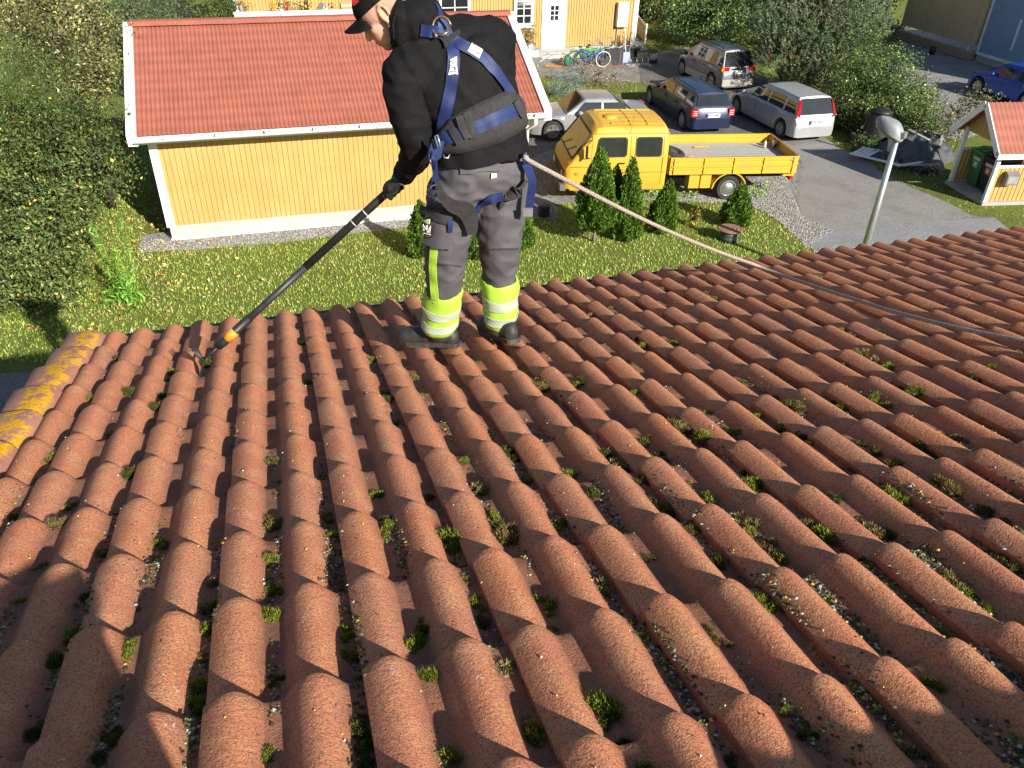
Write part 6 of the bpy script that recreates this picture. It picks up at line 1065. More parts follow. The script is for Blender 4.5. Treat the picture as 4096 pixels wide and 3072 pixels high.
# padded hip belt
def band(name, top, bot, bvh, mat, parent, off, th=0.010, n=22, rows=5):
    vs = []; 
    for i in range(n + 1):
        f = i / n; u0 = np.interp(f, np.linspace(0, 1, len(top)), [p[0] for p in top]); v0 = np.interp(f, np.linspace(0, 1, len(top)), [p[1] for p in top]); u1 = np.interp(f, np.linspace(0, 1, len(bot)), [p[0] for p in bot]); v1 = np.interp(f, np.linspace(0, 1, len(bot)), [p[1] for p in bot]); colm = []
        for j in range(rows + 1):
            g_ = j / rows; h = hit(bvh, u0 * (1 - g_) + u1 * g_, v0 * (1 - g_) + v1 * g_); colm.append(h)
        if any(c is None for c in colm): continue
        vs.append([c[0] + c[1] * (off + th * (0.2 if j in (0, rows) else 1.0)) for j, c in enumerate(colm)])
    V = [p for c_ in vs for p in c_]; k = rows + 1; m = MB(); m.add(V, [(i * k + j, (i + 1) * k + j, (i + 1) * k + j + 1, i * k + j + 1) for i in range(len(vs) - 1) for j in range(rows)], 0, True); o = m.build(name, mat, parent, True); sd = o.modifiers.new('t', 'SOLIDIFY'); sd.thickness = 0.012; sd.offset = 0; return o
belt_ = band('hip_belt', [(1765, 520), (1800, 474), (1880, 428), (1960, 392), (2018, 365), (2062, 380), (2080, 400)], [(1765, 618), (1812, 615), (1900, 600), (1990, 568), (2050, 540), (2090, 515), (2098, 500)], hood_b, Mt['pad'], man, 0.006)
ribbon('waist_strap', [(1768, 560), (1800, 552), (1850, 530), (1900, 506), (1960, 478), (2020, 450), (2068, 425)], 0.050, hood_b, Mt['web'], belt_, 0.024)
for a, b in (((1836, 462), (1868, 548)), ((1866, 448), (1896, 540)), ((1822, 505), (1846, 572)), ((2044, 402), (2070, 462))): ribbon('belt_loop', [a, b], 0.030, hood_b, Mt['darkcloth'], belt_, 0.030, 0.004, 8)
# straps, buckles and leg pads at the hips
all_m = BVHTree
def free_strip(name, pts, width, mat, parent, wdir, th=0.003):
    m = MB(); pts = [Vector(p) for p in pts]; vs = []; n = len(pts)
    for i, p in enumerate(pts):
        t = (pts[min(i + 1, n - 1)] - pts[max(i - 1, 0)]).normalized(); wv = Vector(wdir[i] if isinstance(wdir, list) else wdir); wv = (wv - t * wv.dot(t)).normalized(); nn = t.cross(wv); ww = width[i] if hasattr(width, '__len__') else width
        for a, b in ((-1, -1), (1, -1), (1, 1), (-1, 1)): vs.append(p + wv * a * ww / 2 + nn * b * th / 2)
    m.add(vs, [(i * 4 + j, i * 4 + (j + 1) % 4, (i + 1) * 4 + (j + 1) % 4, (i + 1) * 4 + j) for i in range(n - 1) for j in range(4)] + [(3, 2, 1, 0), tuple((n - 1) * 4 + k for k in range(4))]); return m.build(name, mat, parent, True)
def curve3(pts, k=6):
    pts = [Vector(p) for p in pts]; out = []
    for i in range(len(pts) - 1):
        p0, p1, p2, p3 = pts[max(i - 1, 0)], pts[i], pts[i + 1], pts[min(i + 2, len(pts) - 1)]
        for j in range(k): t = j / k; out.append(0.5 * ((2 * p1) + (p2 - p0) * t + (2 * p0 - 5 * p1 + 4 * p2 - p3) * t * t + (3 * p1 - p0 - 3 * p2 + p3) * t ** 3))
    out.append(pts[-1]); return out
fw = -0.12
free_strip('leg_strap', curve3([P(1752, 560, fw + .02), P(1738, 640, fw), P(1742, 700, fw), P(1740, 760, fw)]), [0.05] * 6 + [0.022] * 7 + [0.03] * 6, Mt['web'], man, V3(1, 0, 0.1))
free_strip('leg_strap', curve3([P(1745, 735, fw), P(1716, 752, fw - .02), P(1712, 780, fw), P(1738, 786, fw), P(1752, 770, fw)]), 0.032, Mt['web'], man, V3(0.2, -1, 0.3))
free_strip('leg_strap', curve3([P(1793, 850, fw + .01), P(1802, 900, fw), P(1800, 930, fw)]), 0.018, Mt['web'], man, V3(1, 0, 0))
free_strip('leg_strap', curve3([P(2098, 640, 0.0), P(2128, 720, -0.02), P(2122, 790, -0.02), P(2114, 858, -0.02)]), 0.034, Mt['web'], man, V3(1, -0.1, 0.1))
m = MB(); q = P(2112, 848, -0.03); m.box(q.x - 0.020, q.x + 0.020, q.y - 0.004, q.y + 0.004, q.z - 0.018, q.z + 0.018); m.build('strap_end', Mt['steel'], man, True)
m = MB(); m.tube([P(1739, 545, fw), P(1752, 590, fw - 0.01), P(1762, 585, fw - 0.01), P(1750, 540, fw), P(1739, 545, fw)], 0.0035, 6); m.tube([P(1740, 780, fw - .01), P(1752, 760, fw - .02), P(1756, 790, fw - .02), P(1742, 802, fw - .02)], 0.003, 6); m.build('buckle', Mt['steel'], man, True)
m = MB(); m.tube([P(1772, 620, fw), P(1780, 632, fw - .01), P(1792, 632, fw - .01), P(1798, 618, fw)], 0.0035, 6); m.build('gear_ring', Mt['steel'], man, True)
m = MB()
for k in range(9): m.tube(curve3([P(1733 + random.uniform(-14, 14), 600 + random.uniform(0, 30), fw), P(1730 + random.uniform(-16, 16), 640, fw - .02), P(1738 + random.uniform(-6, 6), 680, fw)], 4), 0.0018, 4)
m.build('loose_threads', Mt['web'], man, True)
def padshape(name, mid, wid, wdir):
    c_ = curve3(mid, 6); W_ = np.interp(np.linspace(0, 1, len(c_)), np.linspace(0, 1, len(wid)), wid); return free_strip(name, c_, list(W_), Mt['pad'], man, wdir, 0.014)
padshape('leg_pad', [P(1750, 722, fw - .01), P(1766, 778, fw - .02), P(1806, 822, fw - .03), P(1856, 838, fw - .01), P(1880, 872, -0.10), P(1890, 935, -0.09)], [0.02, 0.03, 0.05, 0.075, 0.07, 0.035], V3(0.75, 0, 0.66))
padshape('leg_pad', [P(2102, 722, 0.0), P(2070, 765, -0.02), P(2030, 782, -0.01), P(2008, 815, 0.0), P(2001, 858, 0.02)], [0.03, 0.055, 0.05, 0.03, 0.015], V3(0.6, 0, 0.8))
ribbon('leg_strap', [(1900, 842), (1925, 812), (1955, 795), (2005, 782)], 0.040, tr_b, Mt['web'], man, 0.008)
# pockets and tags
patch('back_pocket_flap', [(1843, 662), (1995, 640), (1998, 682), (1842, 698)], tr_b, Mt['trouser'], man, 0.010)
patch('pocket_tag', [(1961, 694), (1980, 691), (1981, 711), (1962, 713)], tr_b, Mt['tag_lime'], man, 0.012, 3)
pk = patch('cargo_pocket', [(1712, 870), (1800, 868), (1798, 994), (1712, 975)], tr_b, Mt['trouser'], man, 0.022, 7, 0.02); patch('pocket_flap', [(1706, 822), (1806, 838), (1800, 884), (1706, 868)], tr_b, Mt['darkcloth'], man, 0.030, 6, 0.01)
patch('leg_seam', [(1722, 1050), (1846, 1062), (1846, 1068), (1722, 1056)], tr_b, Mt['darkcloth'], man, 0.004, 6); patch('leg_seam', [(1928, 996), (2070, 992), (2070, 998), (1928, 1003)], tr_b, Mt['darkcloth'], man, 0.004, 6)
lg = patch('brand_patch', [(1714, 884), (1752, 892), (1744, 952), (1717, 942)], tr_b, Mt['darkcloth'], man, 0.030, 5, 0.004)
def seg(par, a, b, bvh, off, r, mat): 
    pa, pb = hit(bvh, *a), hit(bvh, *b)
    if pa and pb: m = MB(); m.beam(pa[0] + pa[1] * off, pb[0] + pb[1] * off, 0.0045 * r, 0.002, 0, pa[1]); return m.build('letter_stroke', mat, par, True)
for x0 in (1721, 1733):
    seg(lg, (x0, 897), (x0 - 1, 914), tr_b, 0.037, 1, Mt['white']); seg(lg, (x0 + 8, 899), (x0 + 7, 916), tr_b, 0.037, 1, Mt['white']); seg(lg, (x0, 906), (x0 + 8, 907), tr_b, 0.037, 1, Mt['white'])
seg(lg, (1719, 920), (1744, 925), tr_b, 0.037, 0.7, Mt['white']); 
for v_ in (931, 936, 941): seg(lg, (1722, v_), (1742, v_ + 4), tr_b, 0.037, 0.35, Mt['copper'])
patch('pocket_tag', [(1716, 876), (1737, 880), (1735, 888), (1716, 885)], tr_b, Mt['tag_lime'], man, 0.032, 3)
# ------------------------------------------------------------ rake on its long pole
rk = empty('rake', tip, 0, 'long black pole with orange band and forked weeding head, held by the worker', 'rake')
m = MB(); top_ = hnd2 + pdir * 0.12; e0 = tip + pdir * 0.20
m.tube([e0, tip + (hnd - tip) * 0.55], 0.0155, 14); m.build('lower_pole', pm('matt_grey_tube', (0.018, 0.020, 0.023), (0.03, 0.033, 0.036), 20, 0.5), rk, True)
m = MB(); m.tube([tip + (hnd - tip) * 0.548, top_], 0.018, 14); m.build('upper_pole', Mt['black'], rk, True); m = MB(); m.tube([tip + pdir * 0.09, tip + pdir * 0.13, tip + pdir * 0.29], [0.018, 0.021, 0.019], 14); sck = m.build('socket', Mt['black'], rk, True)
m = MB(); m.tube([tip + pdir * 0.145, tip + pdir * 0.20], 0.0222, 16); m.build('band', pm('orange_band', (0.72, 0.26, 0.02), (0.62, 0.22, 0.02), 10, 0.5), rk, True)
for f_ in (0.80, 0.86): m = MB(); c_ = tip + (hnd - tip) * f_; m.lathe([(0.0185, -0.002), (0.0185, 0.002)], c_, pdir, 14); m.build('ring_mark', Mt['offwhite'], rk, True)
hd0 = tip + pdir * 0.0; upv = Vector(NRM); sdx = pdir.cross(upv).normalized()
m = MB(); m.tube([tip + pdir * 0.10, tip + pdir * 0.045, hd0 + upv * 0.005], 0.0065, 8); m.build('neck', Mt['black'], rk, True)
Mt['iron'] = pm('dark_steel', (0.04, 0.045, 0.045), (0.09, 0.09, 0.09), 20, 0.45, 0.5)
hx = hd0 - pdir * 0.0; dn = (-upv * 0.85 - pdir * 0.5).normalized()
for k in (-1, 0, 1):
    m = MB(); b_ = hx + sdx * 0.004 * k; m.tube([b_, b_ - sdx * 0.0 + upv * 0.035 + sdx * k * 0.020 - pdir * 0.02, b_ + upv * 0.085 + sdx * k * 0.026 - pdir * 0.035], [0.0065, 0.0055, 0.0025], 6); m.build('tine', Mt['iron'], rk, True)
m = MB(); m.prism([hx + sdx * -0.014, hx + sdx * 0.014, hx + dn * 0.045 + sdx * 0.034, hx + dn * 0.075 + sdx * 0.012, hx + dn * 0.075 - sdx * 0.012, hx + dn * 0.045 - sdx * 0.034], -pdir * 0.004); m.build('blade', Mt['iron'], rk, True)
# ------------------------------------------------------------ safety rope
rope_pts = [P(2100, 618, 0.02), P(2112, 640, -0.01)]
con = RP(3060, 1073, HR - 0.02)
a_ = P(2112, 640, -0.01); b_ = Vector(con)
for f in np.linspace(0.08, 0.94, 9): q = a_.lerp(b_, f); q.z -= 0.035 * math.sin(math.pi * f); rope_pts.append(q)
for uv in ((3120, 1098), (3200, 1126), (3310, 1163), (3420, 1198), (3560, 1243), (3680, 1275), (3800, 1305), (3960, 1338), (4110, 1368), (4300, 1400), (4600, 1440)): rope_pts.append(Vector(RP(*uv, HR - 0.016)))
def rope_mat():
    t = NT('braided_rope'); v = t.vor(230); c = t.mix(t.ramp(v, [(0.25, 1.0), (0.6, 0.0)]), (0.20, 0.16, 0.13), (0.46, 0.39, 0.32)); t.bump(v, -0.6, 0.003); return t.done(c, 0.85)
m = MB(); m.tube(curve3(rope_pts, 5), 0.0100, 10); rp_ = m.build('safety_rope', rope_mat(), None); tag(rp_, 'beige braided safety rope running from the harness to the right across the tiles', 'rope')
ro = MB(); ro.tube([P(2100, 610, 0.0), P(2092, 632, -0.01), P(2098, 655, -0.01), P(2108, 640, -0.01), P(2104, 615, 0.0)], 0.005, 7); ro.build('rope_connector', Mt['web'], man, True)
# ------------------------------------------------------------ street lamp, bin shelter, heap of junk, bicycles
lt_ = CAMP + ray(3590, 545) * 15.8; lamp = empty('street_lamp', (lt_[0], lt_[1], 0), R(140), 'grey street lamp with a domed head on a galvanised pole above the driveway', 'street lamp'); LZ = lt_[2]
m = MB(); m.tube([(0, 0, 0), (0, 0, LZ * 0.5), (0, 0, LZ + 0.05)], [0.085, 0.072, 0.055], 14); m.build('pole', Mt['steel'], lamp)
m = MB(); vs = []; fs = []; n = 20; rows = 8
for i in range(rows + 1):
    ph = math.pi / 2 * i / rows
    for j in range(n): th = 2 * math.pi * j / n; vs.append((0.16 + 0.33 * math.cos(th) * math.cos(ph) ** 0.6 * (1.0 if math.cos(th) > 0 else 0.85), 0.19 * math.sin(th) * math.cos(ph) ** 0.6 * (1 - 0.15 * math.cos(th)), LZ + 0.06 + 0.24 * math.sin(ph) + 0.13 * math.cos(th) * math.cos(ph)))
for i in range(rows):
    for j in range(n): fs.append((i * n + j, i * n + (j + 1) % n, (i + 1) * n + (j + 1) % n, (i + 1) * n + j))
m.add(vs, fs, 0, True); lh = m.build('lamp_head', pm('grey_lamp_shell', (0.24, 0.26, 0.28), (0.19, 0.21, 0.23), 10, 0.5), lamp)
m = MB(); vs = []; fs = []
for i in range(6):
    f = i / 5
    for j in range(n): th = 2 * math.pi * j / n; k = 0.95 * math.cos(f * math.pi / 2) ** 0.6; vs.append((0.16 + 0.33 * math.cos(th) * k * (1.0 if math.cos(th) > 0 else 0.85), 0.19 * math.sin(th) * k, LZ + 0.055 + 0.13 * math.cos(th) * k - 0.10 * math.sin(f * math.pi / 2)))
for i in range(5):
    for j in range(n): fs.append((i * n + j, (i + 1) * n + j, (i + 1) * n + (j + 1) % n, i * n + (j + 1) % n))
m.add(vs, fs, 0, True); m.build('lamp_glass', pm('milky_glass', (0.26, 0.22, 0.19), (0.22, 0.19, 0.17), 6, 0.25), lamp)
m = MB(); m.box(-0.15, 0.02, -0.09, 0.09, LZ - 0.01, LZ + 0.10); m.build('bracket', Mt['steel'], lamp)
# bin shelter
FL = G(3797, 737); FR_ = G(3930, 818); ev = FR_ - FL; SWd = np.linalg.norm(ev); sang = math.atan2(ev[1], ev[0])      # local x from left post to right post, y = away from the driveway
sh = empty('bin_shelter', FL, sang, 'small yellow and white bin shelter with a red gabled roof', 'shelter'); SD = 1.55; SH = 1.72; AP = 0.78
m = MB(); 
for x_, y_ in ((0, 0), (SWd, 0), (0, SD), (SWd, SD)): m = MB(); m.box(x_ - 0.05, x_ + 0.05, y_ - 0.05, y_ + 0.05, 0.0, SH); m.build('post', Mt['white'], sh)
m = MB(); m.box(-0.1, SWd + 0.1, -0.1, SD + 0.1, -0.02, 0.10); m.build('floor', Mt['plank'], sh)
def picket(x0, y0, x1, y1, z0, z1, nm, mat):
    L = math.hypot(x1 - x0, y1 - y0); n = int(L / 0.125); dx, dy = (x1 - x0) / L, (y1 - y0) / L; m = MB()
    for i in range(n):
        a, b = (i + 0.08) * L / n, (i + 0.92) * L / n; P_ = [(x0 + dx * a, y0 + dy * a, z0), (x0 + dx * b, y0 + dy * b, z0), (x0 + dx * b, y0 + dy * b, z1 - 0.07), (x0 + dx * (a + b) / 2, y0 + dy * (a + b) / 2, z1), (x0 + dx * a, y0 + dy * a, z1 - 0.07)]; m.prism(P_, (-dy * 0.022, dx * 0.022, 0))
    return m.build(nm, mat, sh)
picket(0.0, 0.06, 0.0, SD - 0.06, 0.12, 1.12, 'picket_wall', Mt['yellow']); picket(SWd, 0.06, SWd, SD - 0.06, 0.08, 1.12, 'picket_wall', Mt['yellow']); picket(0.06, SD, SWd - 0.06, SD, 0.12, 1.12, 'picket_wall', Mt['yellow'])
for (a, b) in (((0.0, 0.05, 1.08), (0.0, SD - 0.05, 1.08)), ((SWd, 0.05, 1.08), (SWd, SD - 0.05, 1.08)), ((0.05, SD, 1.08), (SWd - 0.05, SD, 1.08))): m = MB(); m.beam(a, b, 0.035, 0.07); m.build('rail', Mt['white'], sh)
for y_ in (0, SD):                                        # gables
    m = MB(); n = 9
    for i in range(n):
        a, b = (i + 0.03) / n * SWd, (i + 0.97) / n * SWd; za, zb = (SH + AP * (1 - abs(2 * q / SWd - 1)) for q in (a, b)); m.prism([(a, y_, SH - 0.10), (b, y_, SH - 0.10), (b, y_, zb + 0.02), (a, y_, za + 0.02)], (0, 0.02, 0))
    m.build('gable', Mt['yellow'], sh)
ov = 0.30; x_l, x_r = -ov, SWd + ov; z_l = SH - AP * ov * 2 / SWd
def rfn(sd):
    def f(a, d, l):
        x = SWd / 2 + sd * (SWd / 2 + ov) * d; z = SH + AP + 0.10 - (AP + AP * ov * 2 / SWd) * d; return np.array([x, a, z + l])
    return f
wave_roof('roof', -0.30, SD + 0.32, rfn(1), 5, sh, Mt['metalroof'], pitch=0.13, amp=0.014, world=False); wave_roof('roof', -0.30, SD + 0.32, rfn(-1), 5, sh, Mt['metalroof'], pitch=0.13, amp=0.014, world=False, flip=True)
for y_ in (-0.32, SD + 0.30):
    for xe in (x_l, x_r): m = MB(); m.beam((SWd / 2, y_, SH + AP + 0.05), (xe, y_, z_l + 0.05), 0.03, 0.17); m.build('barge_board', Mt['white'], sh)
m = MB(); m.beam((x_r, -0.3, z_l + 0.02), (x_r, SD + 0.3, z_l + 0.02), 0.03, 0.14); m.build('eaves_board', Mt['white'], sh); m = MB(); m.beam((SWd + 0.0, 0, SH - 0.05), (SWd + 0.0, SD, SH - 0.05), 0.05, 0.12); m.build('top_beam', Mt['white'], sh)
text('79', 0.14, (x_r - 0.02, -0.345, z_l + 0.07), (R(90), 0, 0), sh, Mt['black'], 'house_number')
mb_ = empty('mailbox', wm(sh) @ Vector((SWd + 0.04, 0.30, 0.62)), sang, 'grey metal mailbox on the right side of the bin shelter', 'mailbox'); m = MB(); m.prism([(0.03, 0, 0), (0.17, 0, 0), (0.17, 0, 0.28), (0.03, 0, 0.36)], (0, 0.36, 0)); m.build('box', pm('grey_box', (0.20, 0.19, 0.18), (0.15, 0.145, 0.14), 5, 0.45), mb_); m = MB(); m.prism([(0.172, 0.03, 0.05), (0.176, 0.03, 0.05), (0.176, 0.03, 0.24), (0.172, 0.03, 0.24)], (0, 0.30, 0)); m.build('front', pm('pale_grey_front', (0.3, 0.3, 0.29), None, 5, 0.4), mb_)
def wheelie(loc, rz, c, lid, lab, logo, lc):
    o = empty('wheelie_bin', loc, rz, lab, 'bin', 'bins in the shelter'); m = MB(); V = []
    for z, hx, hy in ((0.05, 0.21, 0.24), (0.12, 0.225, 0.26), (0.90, 0.28, 0.33), (0.95, 0.30, 0.35), (0.98, 0.30, 0.35)):
        for a, b in ((-1, -1), (1, -1), (1, 1), (-1, 1)): V.append((a * hx, b * hy, z))
    m.add(V, [(i * 4 + j, i * 4 + (j + 1) % 4, (i + 1) * 4 + (j + 1) % 4, (i + 1) * 4 + j) for i in range(4) for j in range(4)] + [(3, 2, 1, 0), (16, 17, 18, 19)]); m.build('body', c, o)
    m = MB(); m.prism([(-0.30, -0.37, 0.985), (-0.30, 0.36, 0.985), (-0.30, 0.36, 1.04), (-0.30, 0.0, 1.09), (-0.30, -0.34, 1.02)], (0.6, 0, 0)); m.box(-0.2, -0.05, -0.3, 0.3, 1.05, 1.085); m.box(0.05, 0.2, -0.3, 0.3, 1.05, 1.085); m.build('lid', lid, o)
    m = MB(); m.tube([(-0.22, 0.40, 1.0), (-0.22, 0.44, 1.02), (0.22, 0.44, 1.02), (0.22, 0.40, 1.0)], 0.018, 7); m.build('handle', c, o)
    for x_ in (-0.24, 0.24): m = MB(); m.lathe([(0.10, -0.025), (0.10, 0.025)], (x_, 0.22, 0.10), (1, 0, 0), 14); m.build('wheel', Mt['black'], o)
    q = text(logo, 0.10, (0.0, -0.327, 0.80), (R(86), 0, 0), o, Mt['white'], 'bin_lettering', bold=0.004); m = MB(); m.box(-0.11, 0.11, -0.318, -0.305, 0.55, 0.73); dc = m.build('sticker', lc, o); m = MB(); m.prism([(-0.05, -0.320, 0.64), (0.05, -0.320, 0.64), (0.0, -0.318, 0.58)], (0, -0.003, 0)); m.box(-0.02, 0.02, -0.323, -0.318, 0.64, 0.70); m.build('arrow', Mt['white'], dc); return o
gb_ = pm('green_bin', (0.045, 0.15, 0.045), (0.035, 0.115, 0.035), 5, 0.5); 
wheelie(wm(sh) @ Vector((0.40, 0.62, 0.10)), sang, gb_, pm('green_lid', (0.09, 0.28, 0.07), (0.08, 0.24, 0.06), 5, 0.45), 'green wheelie bin standing in the bin shelter', 'REMEO', pm('green_sticker', (0.2, 0.5, 0.2), None, 4, 0.5)); wheelie(wm(sh) @ Vector((1.02, 0.60, 0.10)), sang, Mt['black'], Mt['black'], 'black wheelie bin beside the green one in the shelter', 'REMEO', pm('orange_sticker', (0.6, 0.2, 0.08), None, 4, 0.5))
# heap under a dark tarpaulin
A0 = G(3480, 640); A1 = G(3790, 705); A2 = G(3800, 610); A3 = G(3520, 545); tm = (A0 + A1 + A2 + A3) / 4; hang = math.atan2(*(A1 - A0)[[1, 0]]); LX = np.linalg.norm(A1 - A0) / 2 * 1.0; LY = np.linalg.norm(A3 - A0) / 2 * 0.9
n = 34; V = []; 
for j in range(n):
    for i in range(n):
        x, y = i / (n - 1) * 2 - 1, j / (n - 1) * 2 - 1; e = max(0, 1 - (x * x) ** 1.6) * max(0, 1 - (y * y) ** 2.0); z = 0.66 * e ** 0.5 * (0.72 + 0.20 * math.sin(2.4 * x + 1) + 0.10 * math.cos(3.3 * y)) + 0.22 * e ** 0.4 * mnoise.noise(Vector((x * 6, y * 2.5, 1))) + 0.06 * (1 - 2 * abs(math.sin(6 * x + 2 * y + 2 * math.sin(2 * y)))) * e ** 0.4
        V.append((x * LX * (1 + 0.07 * math.sin(6 * y)), y * LY * (1 + 0.1 * math.sin(5 * x)), max(z, 0.01) + rng.uniform(0, 0.015)))
m = MB(); m.add(V, [(j * n + i, j * n + i + 1, (j + 1) * n + i + 1, (j + 1) * n + i) for j in range(n - 1) for i in range(n - 1)], 0, True); tp_ = m.build('tarpaulin', pm('dark_tarpaulin', (0.045, 0.052, 0.056), (0.085, 0.092, 0.095), 5, 0.55, bs=18, bst=0.6, dist=0.05), None); tp_.location = tm; tp_.rotation_euler = (0, 0, hang); tag(tp_, 'dark grey tarpaulin draped over a heap beside the bin shelter', 'tarpaulin')
TM = Matrix.Translation(Vector(tm)) @ Matrix.Rotation(hang, 4, 'Z')
for k, (a, b, w_, lab) in enumerate([((-0.3 * LX, 0.2 * LY, 0.72), (0.35 * LX, -0.2 * LY, 0.66), 0.12, 'broad grey plank lying across the top of the dark tarpaulin'), ((0.55 * LX, 0.5 * LY, 0.70), (0.75 * LX, -1.0 * LY, 0.12), 0.10, 'grey plank leaning down the right side of the tarpaulin'), ((0.0 * LX, 0.75 * LY, 0.62), (0.8 * LX, 0.55 * LY, 0.55), 0.09, 'weathered plank along the far edge of the tarpaulin heap'), ((-0.05 * LX, -1.28 * LY, 0.08), (0.95 * LX, -1.02 * LY, 0.30), 0.10, 'long grey plank lying low in front of the tarpaulin heap'), ((-0.35 * LX, -0.55 * LY, 0.62), (-0.22 * LX, -1.25 * LY, 0.10), 0.08, 'short grey plank standing against the front of the tarpaulin heap')]):
    m = MB(); m.beam(TM @ Vector(a), TM @ Vector(b), w_, 0.03); o = m.build('plank', Mt['plank'], None); tag(o, lab, 'plank', 'planks on the junk heap')
wf = empty('slatted_frame', TM @ Vector((-0.62 * LX, -1.05 * LY, 0.18)), hang - 0.1, 'white slatted wooden panel lying in front of the tarpaulin heap', 'panel'); m = MB()
for i in range(4): m.box(-0.65 + 0.14 * i, -0.65 + 0.14 * i + 0.11, -0.45, 0.45, 0.02, 0.045)
m.build('slats', Mt['white'], wf)
m = MB(); m.box(-0.7, 0.95, -0.50, -0.43, 0.0, 0.05); m.build('lower_frame', Mt['white'], wf); m = MB(); m.beam((0.95, -0.45, 0.03), (1.35, 0.35, 0.05), 0.07, 0.05); m.build('side_frame', Mt['white'], wf); m = MB(); m.box(-0.7, 0.5, 0.45, 0.5, 0.0, 0.05); m.build('upper_frame', Mt['white'], wf)
tag(leaves(np.array([list(TM @ Vector((rng.uniform(-0.1, 0.95) * LX, -1.05 * LY + rng.uniform(-0.35, 0.35), rng.uniform(0.03, 0.16)))) for _ in range(260)]), np.tile([0, 0, 1.0], (260, 1)), 0.30, palette(260, [((0.05, 0.045, 0.04), 4), ((0.12, 0.09, 0.07), 2), ((0.2, 0.19, 0.17), 1)]), 'rubbish', None, 0.25, 0.5, 'attr', world=False), 'dark sticks and scraps heaped below the tarpaulin', 'rubbish', kind='stuff')
cb = empty('compost_bin', G(3493, 575), 0.3, 'black tapered compost bin left of the tarpaulin heap', 'bin'); m = MB(); m.lathe([(0.48, 0), (0.45, 0.35), (0.40, 0.75), (0.34, 1.05)], n=16); m.build('body', Mt['black'], cb); m = MB(); m.lathe([(0.36, 1.04), (0.36, 1.10), (0.1, 1.18), (0.0, 1.18)], n=16); m.build('lid', Mt['black'], cb)
o_ = G(3548, 640); m = MB(); m.beam(o_, o_ + np.array([-0.08, 0.1, 1.25]), 0.10, 0.08); tag(m.build('plank', Mt['offwhite'], None), 'pale upright plank leaning at the compost bin', 'plank')
for i, dz in enumerate((0.0, 0.17)): c_ = G(3425, 575); m = MB(); m.lathe([(0.17, -0.08), (0.28, -0.08), (0.31, -0.05), (0.31, 0.05), (0.28, 0.08), (0.17, 0.08), (0.15, 0.0), (0.17, -0.08)], c_ + np.array([0.04 * i, 0.02, 0.08 + dz]), (0.02, 0, 1), 20); tag(m.build('old_tyre', Mt['rubber'], None), ['lower old tyre beside the compost bin', 'upper old tyre stacked beside the compost bin'][i], 'tyre', 'stacked old tyres')
crumpled('white_bag', G(3452, 560) + np.array([0, 0, 0.42]), 0.22, 0.13, 0.22, Mt['white'], 'crumpled white bag lying on the stacked old tyres', 'bag', 5, 0.8)
# manhole with rusty lid, black lids, drain
mh = empty('manhole', G(2912, 962), 0, 'dark round manhole shaft with a wide rusty lid on the lawn', 'manhole'); m = MB(); m.lathe([(0.22, 0), (0.22, 0.08), (0.235, 0.10), (0.22, 0.12), (0.22, 0.18), (0.235, 0.20), (0.22, 0.22), (0.22, 0.30)], n=22); m.build('shaft', pm('dark_pipe', (0.04, 0.05, 0.05), (0.06, 0.07, 0.07), 8, 0.6), mh)
m = MB(); m.lathe([(0.30, 0.30), (0.31, 0.315), (0.30, 0.33), (0.27, 0.333), (0.26, 0.327), (0.22, 0.327), (0.21, 0.335), (0.17, 0.335), (0.16, 0.328), (0.12, 0.328), (0.11, 0.336), (0.06, 0.336), (0.05, 0.33), (0.0, 0.334)], n=28); m.build('lid', pm('rusty_iron', (0.27, 0.14, 0.085), (0.19, 0.105, 0.075), 9, 0.85, bs=50, bst=0.4), mh)
sh2 = empty('pipe_shaft', G(2175, 865), 0, 'short black ribbed pipe shaft with lid on the gravel by the garage', 'pipe'); m = MB(); m.lathe([(0.15, 0.0)] + [(0.15 + 0.012 * (i % 2), 0.03 * i) for i in range(1, 10)], n=20); m.build('shaft', Mt['black'], sh2); m = MB(); m.lathe([(0.165, 0.27), (0.165, 0.30), (0.13, 0.31), (0.0, 0.305)], n=20); m.build('lid', Mt['black'], sh2)
